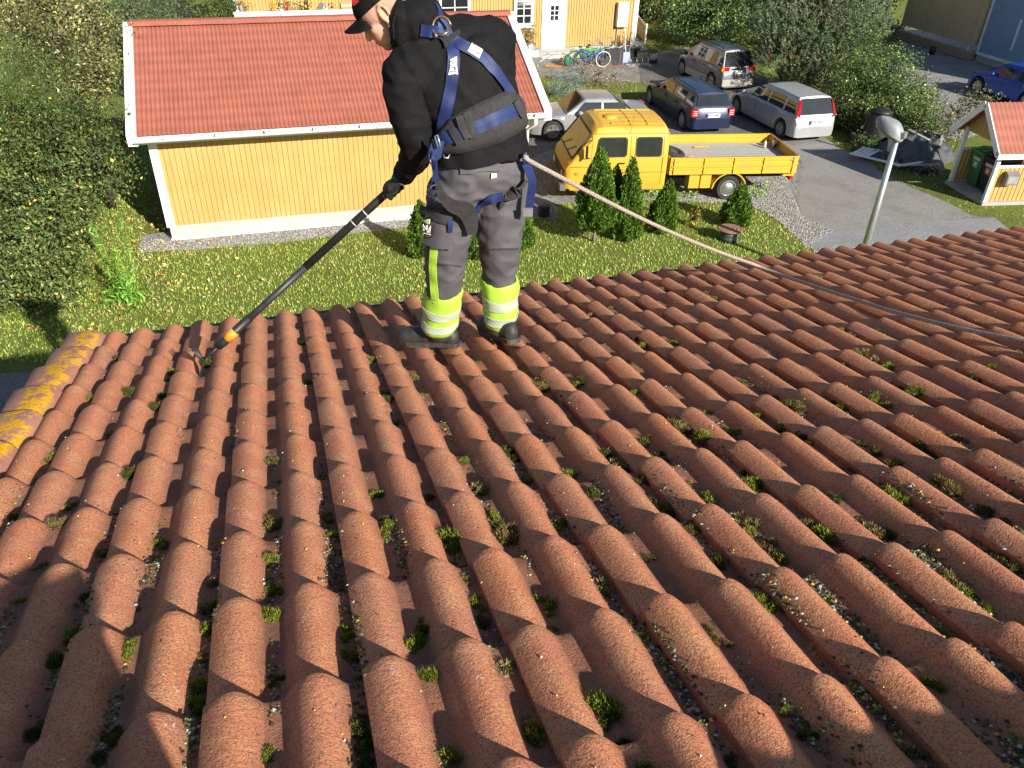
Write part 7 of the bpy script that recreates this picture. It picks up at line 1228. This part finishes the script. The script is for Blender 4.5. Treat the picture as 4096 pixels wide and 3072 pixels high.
# bicycles
def bike(loc, rz, c, lab, r=0.33, ww=False, sc_=1.0):
    o = empty('bicycle', loc, rz, lab, 'bicycle', 'bicycles by the yellow house'); o.rotation_euler = (R(6), 0, rz); o.scale = (sc_,) * 3
    for x_ in (-0.52, 0.52):
        m = MB(); m.tube([(x_ + r * math.cos(a), 0, r + r * math.sin(a)) for a in np.linspace(0, 2 * math.pi, 25)], 0.022, 6, cap=False); w_ = m.build('wheel', Mt['white'] if (ww and x_ > 0) else Mt['rubber'], o); m = MB()
        for k in range(12): a = k * math.pi / 6; m.tube([(x_, 0.01, r), (x_ + (r - 0.02) * math.cos(a), 0, r + (r - 0.02) * math.sin(a))], 0.0035, 4)
        m.lathe([(0.03, -0.04), (0.03, 0.04)], (x_, 0, r), (0, 1, 0), 8); m.build('spokes', Mt['steel'], w_)
        m = MB(); m.prism([(x_ + (r + 0.03) * math.cos(a), -0.025, r + (r + 0.03) * math.sin(a)) for a in np.linspace(0.5, 2.7, 10)] + [(x_ + (r + 0.04) * math.cos(a), -0.025, r + (r + 0.04) * math.sin(a)) for a in np.linspace(2.7, 0.5, 10)], (0, 0.05, 0)); m.build('mudguard', c, o)
    m = MB(); bb = (-0.08, 0, 0.28); hdp = (0.36, 0, 0.72); st_ = (-0.22, 0, 0.70)
    for a, b in ((bb, (0.38, 0, 0.62)), (bb, st_), (bb, (-0.52, 0, r)), (st_, (-0.52, 0, r)), ((-0.16, 0, 0.50), hdp), ((0.34, 0, 0.80), (0.52, 0, r))): m.tube([a, b], 0.022, 7)
    m.build('frame', c, o)
    m = MB(); m.tube([(0.34, 0, 0.78), (0.32, 0, 0.98)], 0.014, 6); m.tube([(0.14, -0.27, 1.04), (0.26, -0.24, 1.06), (0.34, -0.08, 0.98), (0.34, 0.08, 0.98), (0.26, 0.24, 1.06), (0.14, 0.27, 1.04)], 0.012, 6); m.build('handlebar', Mt['steel'], o)
    m = MB(); m.lathe([(0.0, -0.0), (0.09, 0.01), (0.08, 0.05), (0.0, 0.07)], (-0.27, 0, 0.84), (0.15, 0, 1), 10); m.build('saddle', Mt['black'], o); m = MB(); m.tube([(-0.22, 0, 0.68), (-0.26, 0, 0.85)], 0.014, 6); m.build('seat_post', Mt['steel'], o)
    m = MB(); m.box(-0.75, -0.35, -0.06, 0.06, 0.70, 0.72); m.build('carrier', c, o); return o
gp_ = pm('green_frame', (0.05, 0.40, 0.05), (0.04, 0.33, 0.04), 5, 0.35); bp_ = pm('blue_frame', (0.02, 0.08, 0.50), (0.02, 0.07, 0.42), 5, 0.35); lp_ = pm('pale_blue_frame', (0.30, 0.40, 0.52), (0.26, 0.35, 0.46), 5, 0.4)
bike(G(2334, 262), AZ, gp_, 'green bicycle nearest the door of the yellow house', sc_=0.95); bike(G(2368, 258), AZ + 0.12, gp_, 'second green bicycle, behind the blue one'); bike(G(2365, 268), AZ - 0.1, bp_, 'blue bicycle with a white front tyre in front of the green ones', ww=True); bike(G(2415, 252), AZ + 0.05, lp_, 'pale blue bicycle leaning on the yellow wall', sc_=1.0); bike(G(2462, 246), AZ, lp_, 'light blue bicycle half hidden behind the black travel case')
cs = empty('travel_case', G(2452, 263), AZ, 'large black case with brown straps standing upright by the bicycles', 'case'); m = MB(); m.box(-0.42, 0.42, -0.10, 0.12, 0.02, 0.72); m.build('body', Mt['darkcloth'], cs)
for x_ in (-0.28, 0.28): m = MB(); m.box(x_ - 0.015, x_ + 0.015, -0.108, -0.10, 0.02, 0.72); m.build('strap', pm('brown_strap', (0.22, 0.11, 0.05), None, 5, 0.7), cs)
m = MB(); m.box(-0.42, 0.42, -0.105, 0.125, 0.0, 0.035); m.build('base_trim', pm('red_trim', (0.22, 0.05, 0.03), None, 5, 0.6), cs)
sv = empty('snow_shovel', G(2502, 252), AZ, 'blue snow scoop leaning by the corner of the yellow house', 'shovel'); m = MB(); m.prism([(-0.25, 0, 0.0), (0.25, 0, 0.0), (0.22, 0.12, 0.45), (-0.22, 0.12, 0.45)], (0, 0.02, 0)); m.build('scoop', bp_, sv); m = MB(); m.tube([(0, 0.11, 0.42), (0, 0.40, 1.35)], 0.015, 7); m.tube([(-0.09, 0.40, 1.35), (0.09, 0.40, 1.35)], 0.016, 7); m.build('handle', Mt['white'], sv)
for i, (u_, v_) in enumerate(((2515, 250), (2490, 248))): o_ = G(u_, v_); m = MB(); m.tube([o_, o_ + np.array([0.02, 0.35, 1.2])], 0.014, 6); m.tube([o_ + np.array([-0.07, 0.35, 1.2]), o_ + np.array([0.09, 0.35, 1.2])], 0.014, 6); tag(m.build('garden_tool', [Mt['board_bare'], Mt['steel']][i], None), ['wooden-handled garden tool leaning on the house corner', 'grey-handled garden tool leaning left of the snow scoop'][i], 'tool')
rkk = empty('bicycle_rack', G(2553, 264), AZ - 0.05, 'galvanised bicycle rack standing empty on the gravel', 'rack'); m = MB()
for y_ in (-0.12, 0.18): m.beam((-0.55, y_, 0.04), (0.55, y_, 0.04), 0.04, 0.04)
m.build('base_bar', Mt['steel'], rkk); 
for x_ in (-0.42, -0.14, 0.14, 0.42): m = MB(); m.tube([(x_, -0.12, 0.04), (x_, -0.10, 0.30), (x_, -0.02, 0.36), (x_, 0.08, 0.36), (x_, 0.16, 0.30), (x_, 0.18, 0.04)], 0.012, 6); m.build('hoop', Mt['steel'], rkk)
fp_ = empty('flower_pot', G(2612, 252), 0, 'white pot with a green plant on a dark stand beside the ramp', 'pot'); m = MB(); m.lathe([(0.19, 0), (0.19, 0.16), (0.16, 0.17)], n=16); m.build('stand', Mt['black'], fp_); m = MB(); m.lathe([(0.14, 0.17), (0.19, 0.40), (0.20, 0.44), (0.17, 0.44), (0.15, 0.40)], n=18); m.build('pot', Mt['white'], fp_)
c_ = G(2612, 252); leaves(np.array([[c_[0], c_[1], 0.5]]) + rng.normal(0, 0.13, (500, 3)) * np.array([1.3, 1.3, 0.6]), rng.normal(0, 1, (500, 3)), 0.07, palette(500, gM), 'plant', fp_)
bbp = empty('drain_barrel', G(2540, 240), 0, 'black funnel on a stem under the downpipe of the yellow house', 'funnel'); m = MB(); m.lathe([(0.08, 0), (0.08, 0.40), (0.2, 0.46), (0.2, 0.56), (0.17, 0.56)], n=14); m.build('body', Mt['black'], bbp)
bpk = empty('backpack', G(2268, 264), AZ, 'dark green backpack with orange edge by the doorstep', 'backpack'); m = MB(); ell(m, (0, 0, 0.24), 0.19, 0.14, 0.26); m.build('bag', pm('teal_bag', (0.02, 0.16, 0.10), (0.015, 0.12, 0.08), 6, 0.7), bpk); m = MB(); m.tube([(-0.19, -0.04, 0.05), (-0.24, -0.06, 0.25), (-0.16, -0.05, 0.46)], 0.02, 6); m.build('strap', Mt['amber'], bpk)
m = MB(); o_ = G(2215, 268); m.tube(curve3([o_ + np.array([0.42 * math.cos(a), 0.14 * math.sin(a), 0.03]) for a in np.linspace(0, 5.6, 10)], 4), 0.02, 6); tag(m.build('hose', Mt['amber'], None), 'yellow hose looped on the gravel by the doorstep', 'hose')
wb_ = empty('wheelbarrow', G(2122, 285), AZ, 'wheelbarrow loaded with a grey plastic sack beside the garage roof', 'wheelbarrow'); m = MB(); m.prism([(-0.45, -0.28, 0.62), (0.45, -0.28, 0.62), (0.30, -0.22, 0.35), (-0.30, -0.22, 0.35)], (0, 0.55, 0)); m.build('tray', Mt['steel'], wb_); m = MB(); m.tube([(-0.3, -0.2, 0.35), (0.2, -0.2, 0.36), (0.95, -0.22, 0.70)], 0.016, 6); m.tube([(-0.3, 0.25, 0.35), (0.2, 0.25, 0.36), (0.95, 0.25, 0.70)], 0.016, 6); m.tube([(0.25, -0.2, 0.36), (0.30, -0.2, 0.0)], 0.014, 6); m.tube([(0.25, 0.25, 0.36), (0.30, 0.25, 0.0)], 0.014, 6); m.build('frame', Mt['steel'], wb_); m = MB(); m.lathe([(0.17, -0.04), (0.18, 0.0), (0.17, 0.04)], (-0.45, 0, 0.18), (0, 1, 0), 16); m.build('wheel', Mt['rubber'], wb_)
crumpled('plastic_sack', G(2122, 285) + np.array([-0.05, 0.05, 0.60]), 0.42, 0.26, 0.55, pm('grey_plastic', (0.20, 0.20, 0.21), (0.30, 0.30, 0.31), 8, 0.3), 'shiny grey plastic sack lying in the wheelbarrow', 'sack', 9, 0.3)
# terrace furniture
def T3(u, v, d): b = rb + d; P_ = onrow(u, v, b); return P_
tcen = T3(1115, 22, 1.3); tb2 = empty('terrace_table', (tcen[0], tcen[1], fl), AZ, 'weathered grey wooden table on the terrace', 'table'); m = MB()
for i in range(6): m.box(-0.85, 0.85, -0.42 + i * 0.14, -0.42 + i * 0.14 + 0.125, 0.72, 0.75)
m.build('tabletop', Mt['plank'], tb2)
for x_ in (-0.7, 0.7):
    for y_ in (-0.35, 0.35): m = MB(); m.box(x_ - 0.03, x_ + 0.03, y_ - 0.03, y_ + 0.03, 0, 0.72); m.build('leg', Mt['plank'], tb2)
for i, (dx, cc, lab) in enumerate(((-0.25, ((0.75, 0.45, 0.03), (0.65, 0.12, 0.03)), 'pot of yellow and orange flowers on the terrace table'), (0.35, ((0.6, 0.03, 0.03), (0.1, 0.2, 0.04)), 'small pot of red flowers on the terrace table'))):
    q = wm(tb2) @ Vector((dx, 0.1, 0.75)); f = empty('potted_flowers', q, 0, lab, 'flowers'); m = MB(); m.lathe([(0.07, 0), (0.10, 0.13), (0.08, 0.13)], n=12); m.build('pot', Mt['red_lens'] if i else Mt['board_bare'], f); leaves(np.array([[q.x, q.y, q.z + 0.22]]) + rng.normal(0, 0.07, (220, 3)), rng.normal(0, 1, (220, 3)), 0.06, palette(220, [(cc[0], 3), (cc[1], 2), ((0.06, 0.14, 0.03), 2)]), 'blooms', f)
def chair(loc, rz, mat, lab, lounge=False):
    o = empty('garden_chair', loc, rz, lab, 'chair'); m = MB(); m.box(-0.24, 0.24, -0.24, 0.24, 0.40, 0.45); m.build('seat', mat, o); m = MB(); a = 0.35 if lounge else 0.12
    for i in range(4): m.beam((-0.18 + 0.12 * i, 0.24, 0.45), (-0.18 + 0.12 * i, 0.24 + a, 1.05), 0.08, 0.02)
    m.build('backrest', mat, o)
    for x_ in (-0.22, 0.22): m = MB(); m.tube([(x_, -0.22, 0), (x_, -0.22, 0.62), (x_, 0.26, 0.66)], 0.018, 6); m.build('armrest', mat, o); m = MB(); m.tube([(x_, 0.24, 0), (x_, 0.22, 0.45)], 0.018, 6); m.build('leg', mat, o)
for (u_, d_, rz_, mt_, lab, lg_) in ((1000, 1.0, AZ + 1.4, Mt['plank'], 'grey slatted chair left of the terrace table', False), (1185, 0.9, AZ + 2.8, Mt['board_bare'], 'low brown wicker chair right of the terrace table', False), (1240, 1.1, AZ - 1.2, Mt['plank'], 'reclining grey garden chair with striped cushion on the terrace', True)): q = T3(u_, 35, d_); chair((q[0], q[1], fl), rz_, mt_, lab, lg_)
q = T3(1395, 25, 1.2); cr = empty('terrace_crate', (q[0], q[1], fl), AZ, 'brown slatted crate on the terrace behind the cap of the worker', 'crate'); m = MB()
for i in range(6): m.box(-0.35, 0.35, -0.3, 0.3, 0.05 + 0.17 * i, 0.19 + 0.17 * i)
m.build('slats', Mt['slat'], cr)
# ------------------------------------------------------------ moss, lichen crumbs on the tiles
MOSS = """516,1571,30 370,1596,22 338,1638,22 225,1610,22 657,1580,30 616,1640,30 417,1730,22 414,1756,18 155,1851,25 218,1825,28 139,1911,35 519,1902,38 296,2008,28 458,2045,26 412,2059,20 384,2203,25 127,2254,22 639,2161,35 46,2068,35
1510,1566,24 1529,1608,22 1559,1680,22 1068,1846,22 1258,1916,30 1478,1976,32 1672,1985,35 1876,1948,40 1818,1860,27 1992,1821,30 1070,2087,35 1070,2240,32 1274,2059,25 1499,2073,20 1508,2147,20 1769,2152,60 1811,2180,45 1938,2073,32 1996,2129,50 1820,2277,35
2113,1559,38 2247,1548,22 2502,1587,24 2654,1733,40 2761,1661,42 2529,1781,32 2576,1823,32 2367,1828,38 2423,1855,45 2233,1895,38 2636,1916,32 2715,1939,18 2330,1994,45 2566,2027,35 2654,2045,40 2789,2004,45 2900,1721,24 2872,1758,35 2988,1716,30 3025,1883,25 2928,1953,50 2909,2147,35 3002,2198,50 2187,2101,50 2252,2189,35 2548,2235,22 2807,2267,45 2062,1906,28
3141,1571,18 3248,1624,35 3417,1624,30 3553,1587,32 3595,1612,28 3706,1573,32 3926,1652,18 3563,1791,28 3720,1767,32 3766,1795,24 3634,1832,35 3891,1744,30 3850,1943,42 4002,2022,42 3447,1860,25 3266,1747,24 3165,1698,35 3271,2133,52 3415,2119,50 3498,2004,45 3623,2115,35 3965,2258,45 3151,2119,28 3090,2221,35
319,2387,28 264,2526,42 204,2665,45 528,2577,28 847,2322,35 829,2406,40 796,2637,30 727,2744,55 750,2804,50 319,3049,40 963,3040,40 79,2929,55 426,2915,35 1009,2355,35
1042,2355,35 1366,2508,25 1343,2554,35 1385,2610,40 1658,2545,50 1797,2489,30 1825,2332,28 1848,2415,38 1904,2489,45 1686,2721,45 1973,2697,58 1399,2910,48 1408,2994,50 1746,3008,58 1098,2693,30 2029,2878,35 1186,3063,20
2279,2387,45 2349,2346,45 2104,2397,35 2159,2494,24 2784,2531,28 2835,2568,30 2951,2420,35 2979,2438,25 2492,2512,25 2525,2554,25 2372,2813,70 2344,2860,50 2094,2943,65 2854,3059,40
3118,2429,50 3734,2336,40 3813,2383,50 3905,2434,35 3220,2415,20 3711,2535,35 3586,3012,55
1496,1280,18 1457,1444,22 1630,1513,18 1186,1370,14 1214,1518,20 2106,1236,12 2414,1208,10 2458,1233,14 2365,1261,18 2629,1164,18 2807,1136,16 2840,1178,16 2858,1194,14 2434,1360,14 2613,1379,26 2573,1360,14 2724,1365,22 2853,1236,20 2710,1425,18 2840,1509,26 2728,1523,28 2372,1518,24
3114,1083,14 3276,1124,26 3586,1138,22 3489,1087,14 3544,1101,14 3614,1087,20 3850,1009,22 3391,1328,24 3419,1342,22 3489,1421,34 3577,1462,28 3257,1291,16 4035,1421,24 3998,1472,22 3915,1518,26 3646,1157,18 3933,1053,14
481,1432,18 685,1490,28 671,1518,28 838,1458,32 616,1381,14 305,1497,22"""
MOSS = [tuple(int(x) for x in q.split(',')) for q in MOSS.split()]
def surf(s, t):                                            # height of the tile surface over the crest plane
    x = (s - S0) % 0.30; r = math.ceil((t - T0) / EXPO - 1e-6); y = t - (T0 + EXPO * r); return float(tprof(np.array([min(x, 0.30)]))[0]) + 0.030 * (y + EXPO) / EXPO - (A_ + 0.030)
def moss_mesh(seed, pal, spiky=1.0):
    r_ = np.random.default_rng(seed); V = []; C = []; F3 = []; k = r_.integers(4, 8); lob = [(r_.normal(0, 0.55), r_.normal(0, 0.42), r_.uniform(0.28, 0.62)) for _ in range(k)]; lob.append((0, 0, 0.62))
    nb = 2300; cols = palette(nb, pal, r_) * np.array([0.72, 0.58, 0.7])
    for i in range(nb):
        lx, ly, lr = lob[r_.integers(len(lob))]; a = r_.uniform(0, 2 * math.pi); ph = math.acos(r_.uniform(0.0, 1)); d = np.array([math.sin(ph) * math.cos(a), math.sin(ph) * math.sin(a), math.cos(ph)]); rr_ = lr * (0.80 + 0.12 * math.sin(5 * a + seed) + r_.normal(0, 0.04)); p = np.array([lx, ly, 0]) + d * rr_ * np.array([1, 1, 0.75]); h = r_.uniform(0.03, 0.11) * spiky; d2 = d + r_.normal(0, 0.4, 3); s_ = np.cross(d2, r_.normal(0, 1, 3)); s_ /= np.linalg.norm(s_) + 1e-6
        o = len(V); w_ = r_.uniform(0.014, 0.032); V += [p - s_ * w_ - d * 0.05, p + s_ * w_ - d * 0.05, p + d2 * h]; F3.append((o, o + 1, o + 2)); C += [cols[i] * 0.8, cols[i] * 0.8, cols[i] * 1.15]
    n = 12                                                   # soil-brown core under the shoots
    for lx, ly, lr in lob:
        o = len(V)
        for j in range(5):
            ph = math.pi / 2 * j / 4
            for i in range(n): a = 2 * math.pi * i / n; V.append(np.array([lx + lr * 0.78 * math.cos(a) * math.cos(ph), ly + lr * 0.78 * math.sin(a) * math.cos(ph), lr * 0.58 * math.sin(ph) - 0.12])); C.append(np.array([0.035, 0.04, 0.012]))
        for j in range(4):
            for i in range(n): a, b, c, d = o + j * n + i, o + j * n + (i + 1) % n, o + (j + 1) * n + (i + 1) % n, o + (j + 1) * n + i; F3 += [(a, b, c), (a, c, d)]
    ob = npmesh('moss_clump', np.array(V), np.array(F3), Mt['leaf'], None, False, {'col': ('POINT', np.clip(np.array(C), 0, 1))}); me = ob.data; bpy.data.objects.remove(ob); return me
mg = [((0.15, 0.25, 0.018), 4), ((0.24, 0.35, 0.03), 3), ((0.36, 0.42, 0.07), 1.2), ((0.07, 0.11, 0.01), 2)]
md = [((0.05, 0.085, 0.012), 4), ((0.08, 0.13, 0.018), 3), ((0.15, 0.19, 0.03), 1.5), ((0.10, 0.07, 0.03), 1.5)]
mo = [((0.14, 0.15, 0.03), 3), ((0.26, 0.26, 0.06), 3), ((0.10, 0.08, 0.03), 3), ((0.42, 0.36, 0.12), 1)]
ml = [((0.10, 0.15, 0.02), 4), ((0.20, 0.20, 0.05), 2), ((0.68, 0.42, 0.04), 1.4), ((0.45, 0.46, 0.38), 1.2)]
protos = [(moss_mesh(1, mg), 'bright green'), (moss_mesh(2, mg), 'bright green'), (moss_mesh(3, md), 'dark green'), (moss_mesh(4, md, 1.3), 'dark green'), (moss_mesh(5, mo, 1.4), 'olive brown'), (moss_mesh(6, ml, 1.2), 'lichen-flecked green')]
ORD = ['first', 'second', 'third', 'fourth', 'fifth', 'sixth', 'seventh', 'eighth', 'ninth', 'tenth', 'eleventh', 'twelfth', 'thirteenth', 'fourteenth', 'fifteenth', 'sixteenth', 'seventeenth', 'eighteenth', 'nineteenth', 'twentieth', 'twenty-first', 'twenty-second', 'twenty-third', 'twenty-fourth', 'twenty-fifth', 'twenty-sixth', 'twenty-seventh', 'twenty-eighth']
CARD = ['one', 'two', 'three', 'four', 'five', 'six', 'seven', 'eight', 'nine', 'ten', 'eleven', 'twelve', 'thirteen', 'fourteen', 'fifteen']
items = []; rm = np.random.default_rng(5)
for (u, v, r) in MOSS:
    s, t = st(RP(u, v, HR + 0.05)); 
    P0 = RS(s, t, surf(s, t)); dep = float((P0 - CAMP) @ CF); xx = (s - S0) % 0.30; vc = 0.130 if xx < 0.207 and xx > 0.05 else (0.283 if xx >= 0.207 else -0.017); s += (vc - xx) * 0.72; rad = r / (FP / dep) * 1.55; row_ = int(max(0, math.floor((TEAVE - t) / EXPO))); items.append([row_, s, t, rad])
ex_ = 0
while ex_ < 85:                                            # smaller dark clumps packed in the near troughs behind the tile ends
    ci = rm.integers(-3, 11); t = T0 + EXPO * rm.integers(3, 11) + rm.uniform(-0.09, 0.03); s = S0 + 0.30 * ci + (0.130 if rm.random() < 0.5 else 0.283) + rm.normal(0, 0.006)
    if (t > 2.6 and s < 0.8) or (t > 3.2): continue
    items.append([int(max(0, math.floor((TEAVE - t) / EXPO))), s, t, rm.uniform(0.018, 0.036)]); ex_ += 1
items.sort(key=lambda q: (q[0], q[1])); cnt = {}; 
for row_, s, t, rad in items:
    i = cnt.get(row_, 0); cnt[row_] = i + 1; k = rm.choice(6, p=[0.24, 0.2, 0.2, 0.14, 0.12, 0.10]); me, cn_ = protos[k]
    o = bpy.data.objects.new('moss_clump', me); col.objects.link(o); P0 = RS(s, t, surf(s, t) - 0.004); Mx = Matrix.Identity(4); a = rm.uniform(0, 2 * math.pi); b1 = ROW * math.cos(a) + DOWN * math.sin(a); b2 = np.cross(NRM, b1)
    sc3 = (rad * rm.uniform(0.8, 1.05), rad * rm.uniform(0.8, 1.05), rad * rm.uniform(1.1, 1.6))
    for q in range(3): Mx[q][0] = b1[q] * sc3[0]; Mx[q][1] = b2[q] * sc3[1]; Mx[q][2] = NRM[q] * sc3[2]; Mx[q][3] = P0[q]
    o.matrix_world = Mx; size = 'large' if rad > 0.05 else 'small' if rad < 0.03 else 'plump'
    tag(o, '%s %s moss clump, %s from left, tile row %s above the eaves' % (size, cn_, ORD[min(i, 27)], CARD[row_]), 'moss clump', 'moss clumps on the roof tiles')
# loose crumbs of lichen, moss and grit, thickest in the near troughs
V = []; F3 = []; C = []; rc = np.random.default_rng(9); nseed = 560; cells = []
for _ in range(nseed):
    t = rc.beta(1.0, 2.0) * 4.5 + 0.35; s = rc.uniform(-1.3, 5.8); tc_ = math.floor((s - S0) / 0.30) * 0.30 + S0; s = tc_ + (rc.choice([0.130, 0.283]) + rc.normal(0, 0.012)); w_ = 1.0 + 0.5 * (s > 0.4); cells.append((s, t, rc.uniform(0.4, 1.0) * (1.9 if t < 1.9 else 1.0 if t < 3 else 0.45) * w_))
for (s, t, dens) in cells:
    for _ in range(int(60 * dens)):
        ss, tt = s + rc.normal(0, 0.009), t + rc.normal(0, 0.06)
        if tt > TEAVE - 0.02 or tt < 0.1: continue
        z = surf(ss, tt); p = RS(ss, tt, z + 0.0006); sz = rc.uniform(0.0015, 0.0055) * (1.2 if tt < 2 else 1.0); q = rc.random(); c = (0.36, 0.37, 0.33) if q < 0.15 else (0.50, 0.32, 0.05) if q < 0.215 else (0.05, 0.04, 0.03) if q < 0.66 else (0.10, 0.12, 0.025)
        k = rc.integers(4, 6); a0 = rc.uniform(0, 6.28); o = len(V); c = np.array(c) * rc.uniform(0.7, 1.25)
        for i in range(k): a = a0 + 2 * math.pi * i / k; rr_ = sz * rc.uniform(0.6, 1.2); V.append(p + ROW * rr_ * math.cos(a) + DOWN * rr_ * math.sin(a)); C.append(c)
        V.append(p + NRM * sz * rc.uniform(0.3, 0.9)); C.append(c * 1.1); F3 += [(o + i, o + (i + 1) % k, o + k) for i in range(k)]
for _ in range(2200):                                        # odd grains on the rolls
    ss, tt = rc.uniform(-1.2, 5.8), rc.beta(1.0, 2.2) * 4.4 + 0.4; z = surf(ss, tt); p = RS(ss, tt, z); sz = rc.uniform(0.0015, 0.004); q = rc.random(); c = np.array((0.5, 0.5, 0.46) if q < 0.25 else (0.62, 0.38, 0.05) if q < 0.5 else (0.05, 0.04, 0.03)); o = len(V)
    for a in (0, 2.1, 4.2): V.append(p + ROW * sz * math.cos(a) + DOWN * sz * math.sin(a)); C.append(c)
    V.append(p + NRM * sz); C.append(c); F3 += [(o, o + 1, o + 3), (o + 1, o + 2, o + 3), (o + 2, o, o + 3)]
o = npmesh('lichen_crumbs', np.array(V), np.array(F3), Mt['attr'], None, False, {'col': ('POINT', np.clip(np.array(C), 0, 1))}); tag(o, 'grit, pale lichen flakes and moss crumbs strewn in the troughs of the tiles', 'lichen crumbs', kind='stuff')
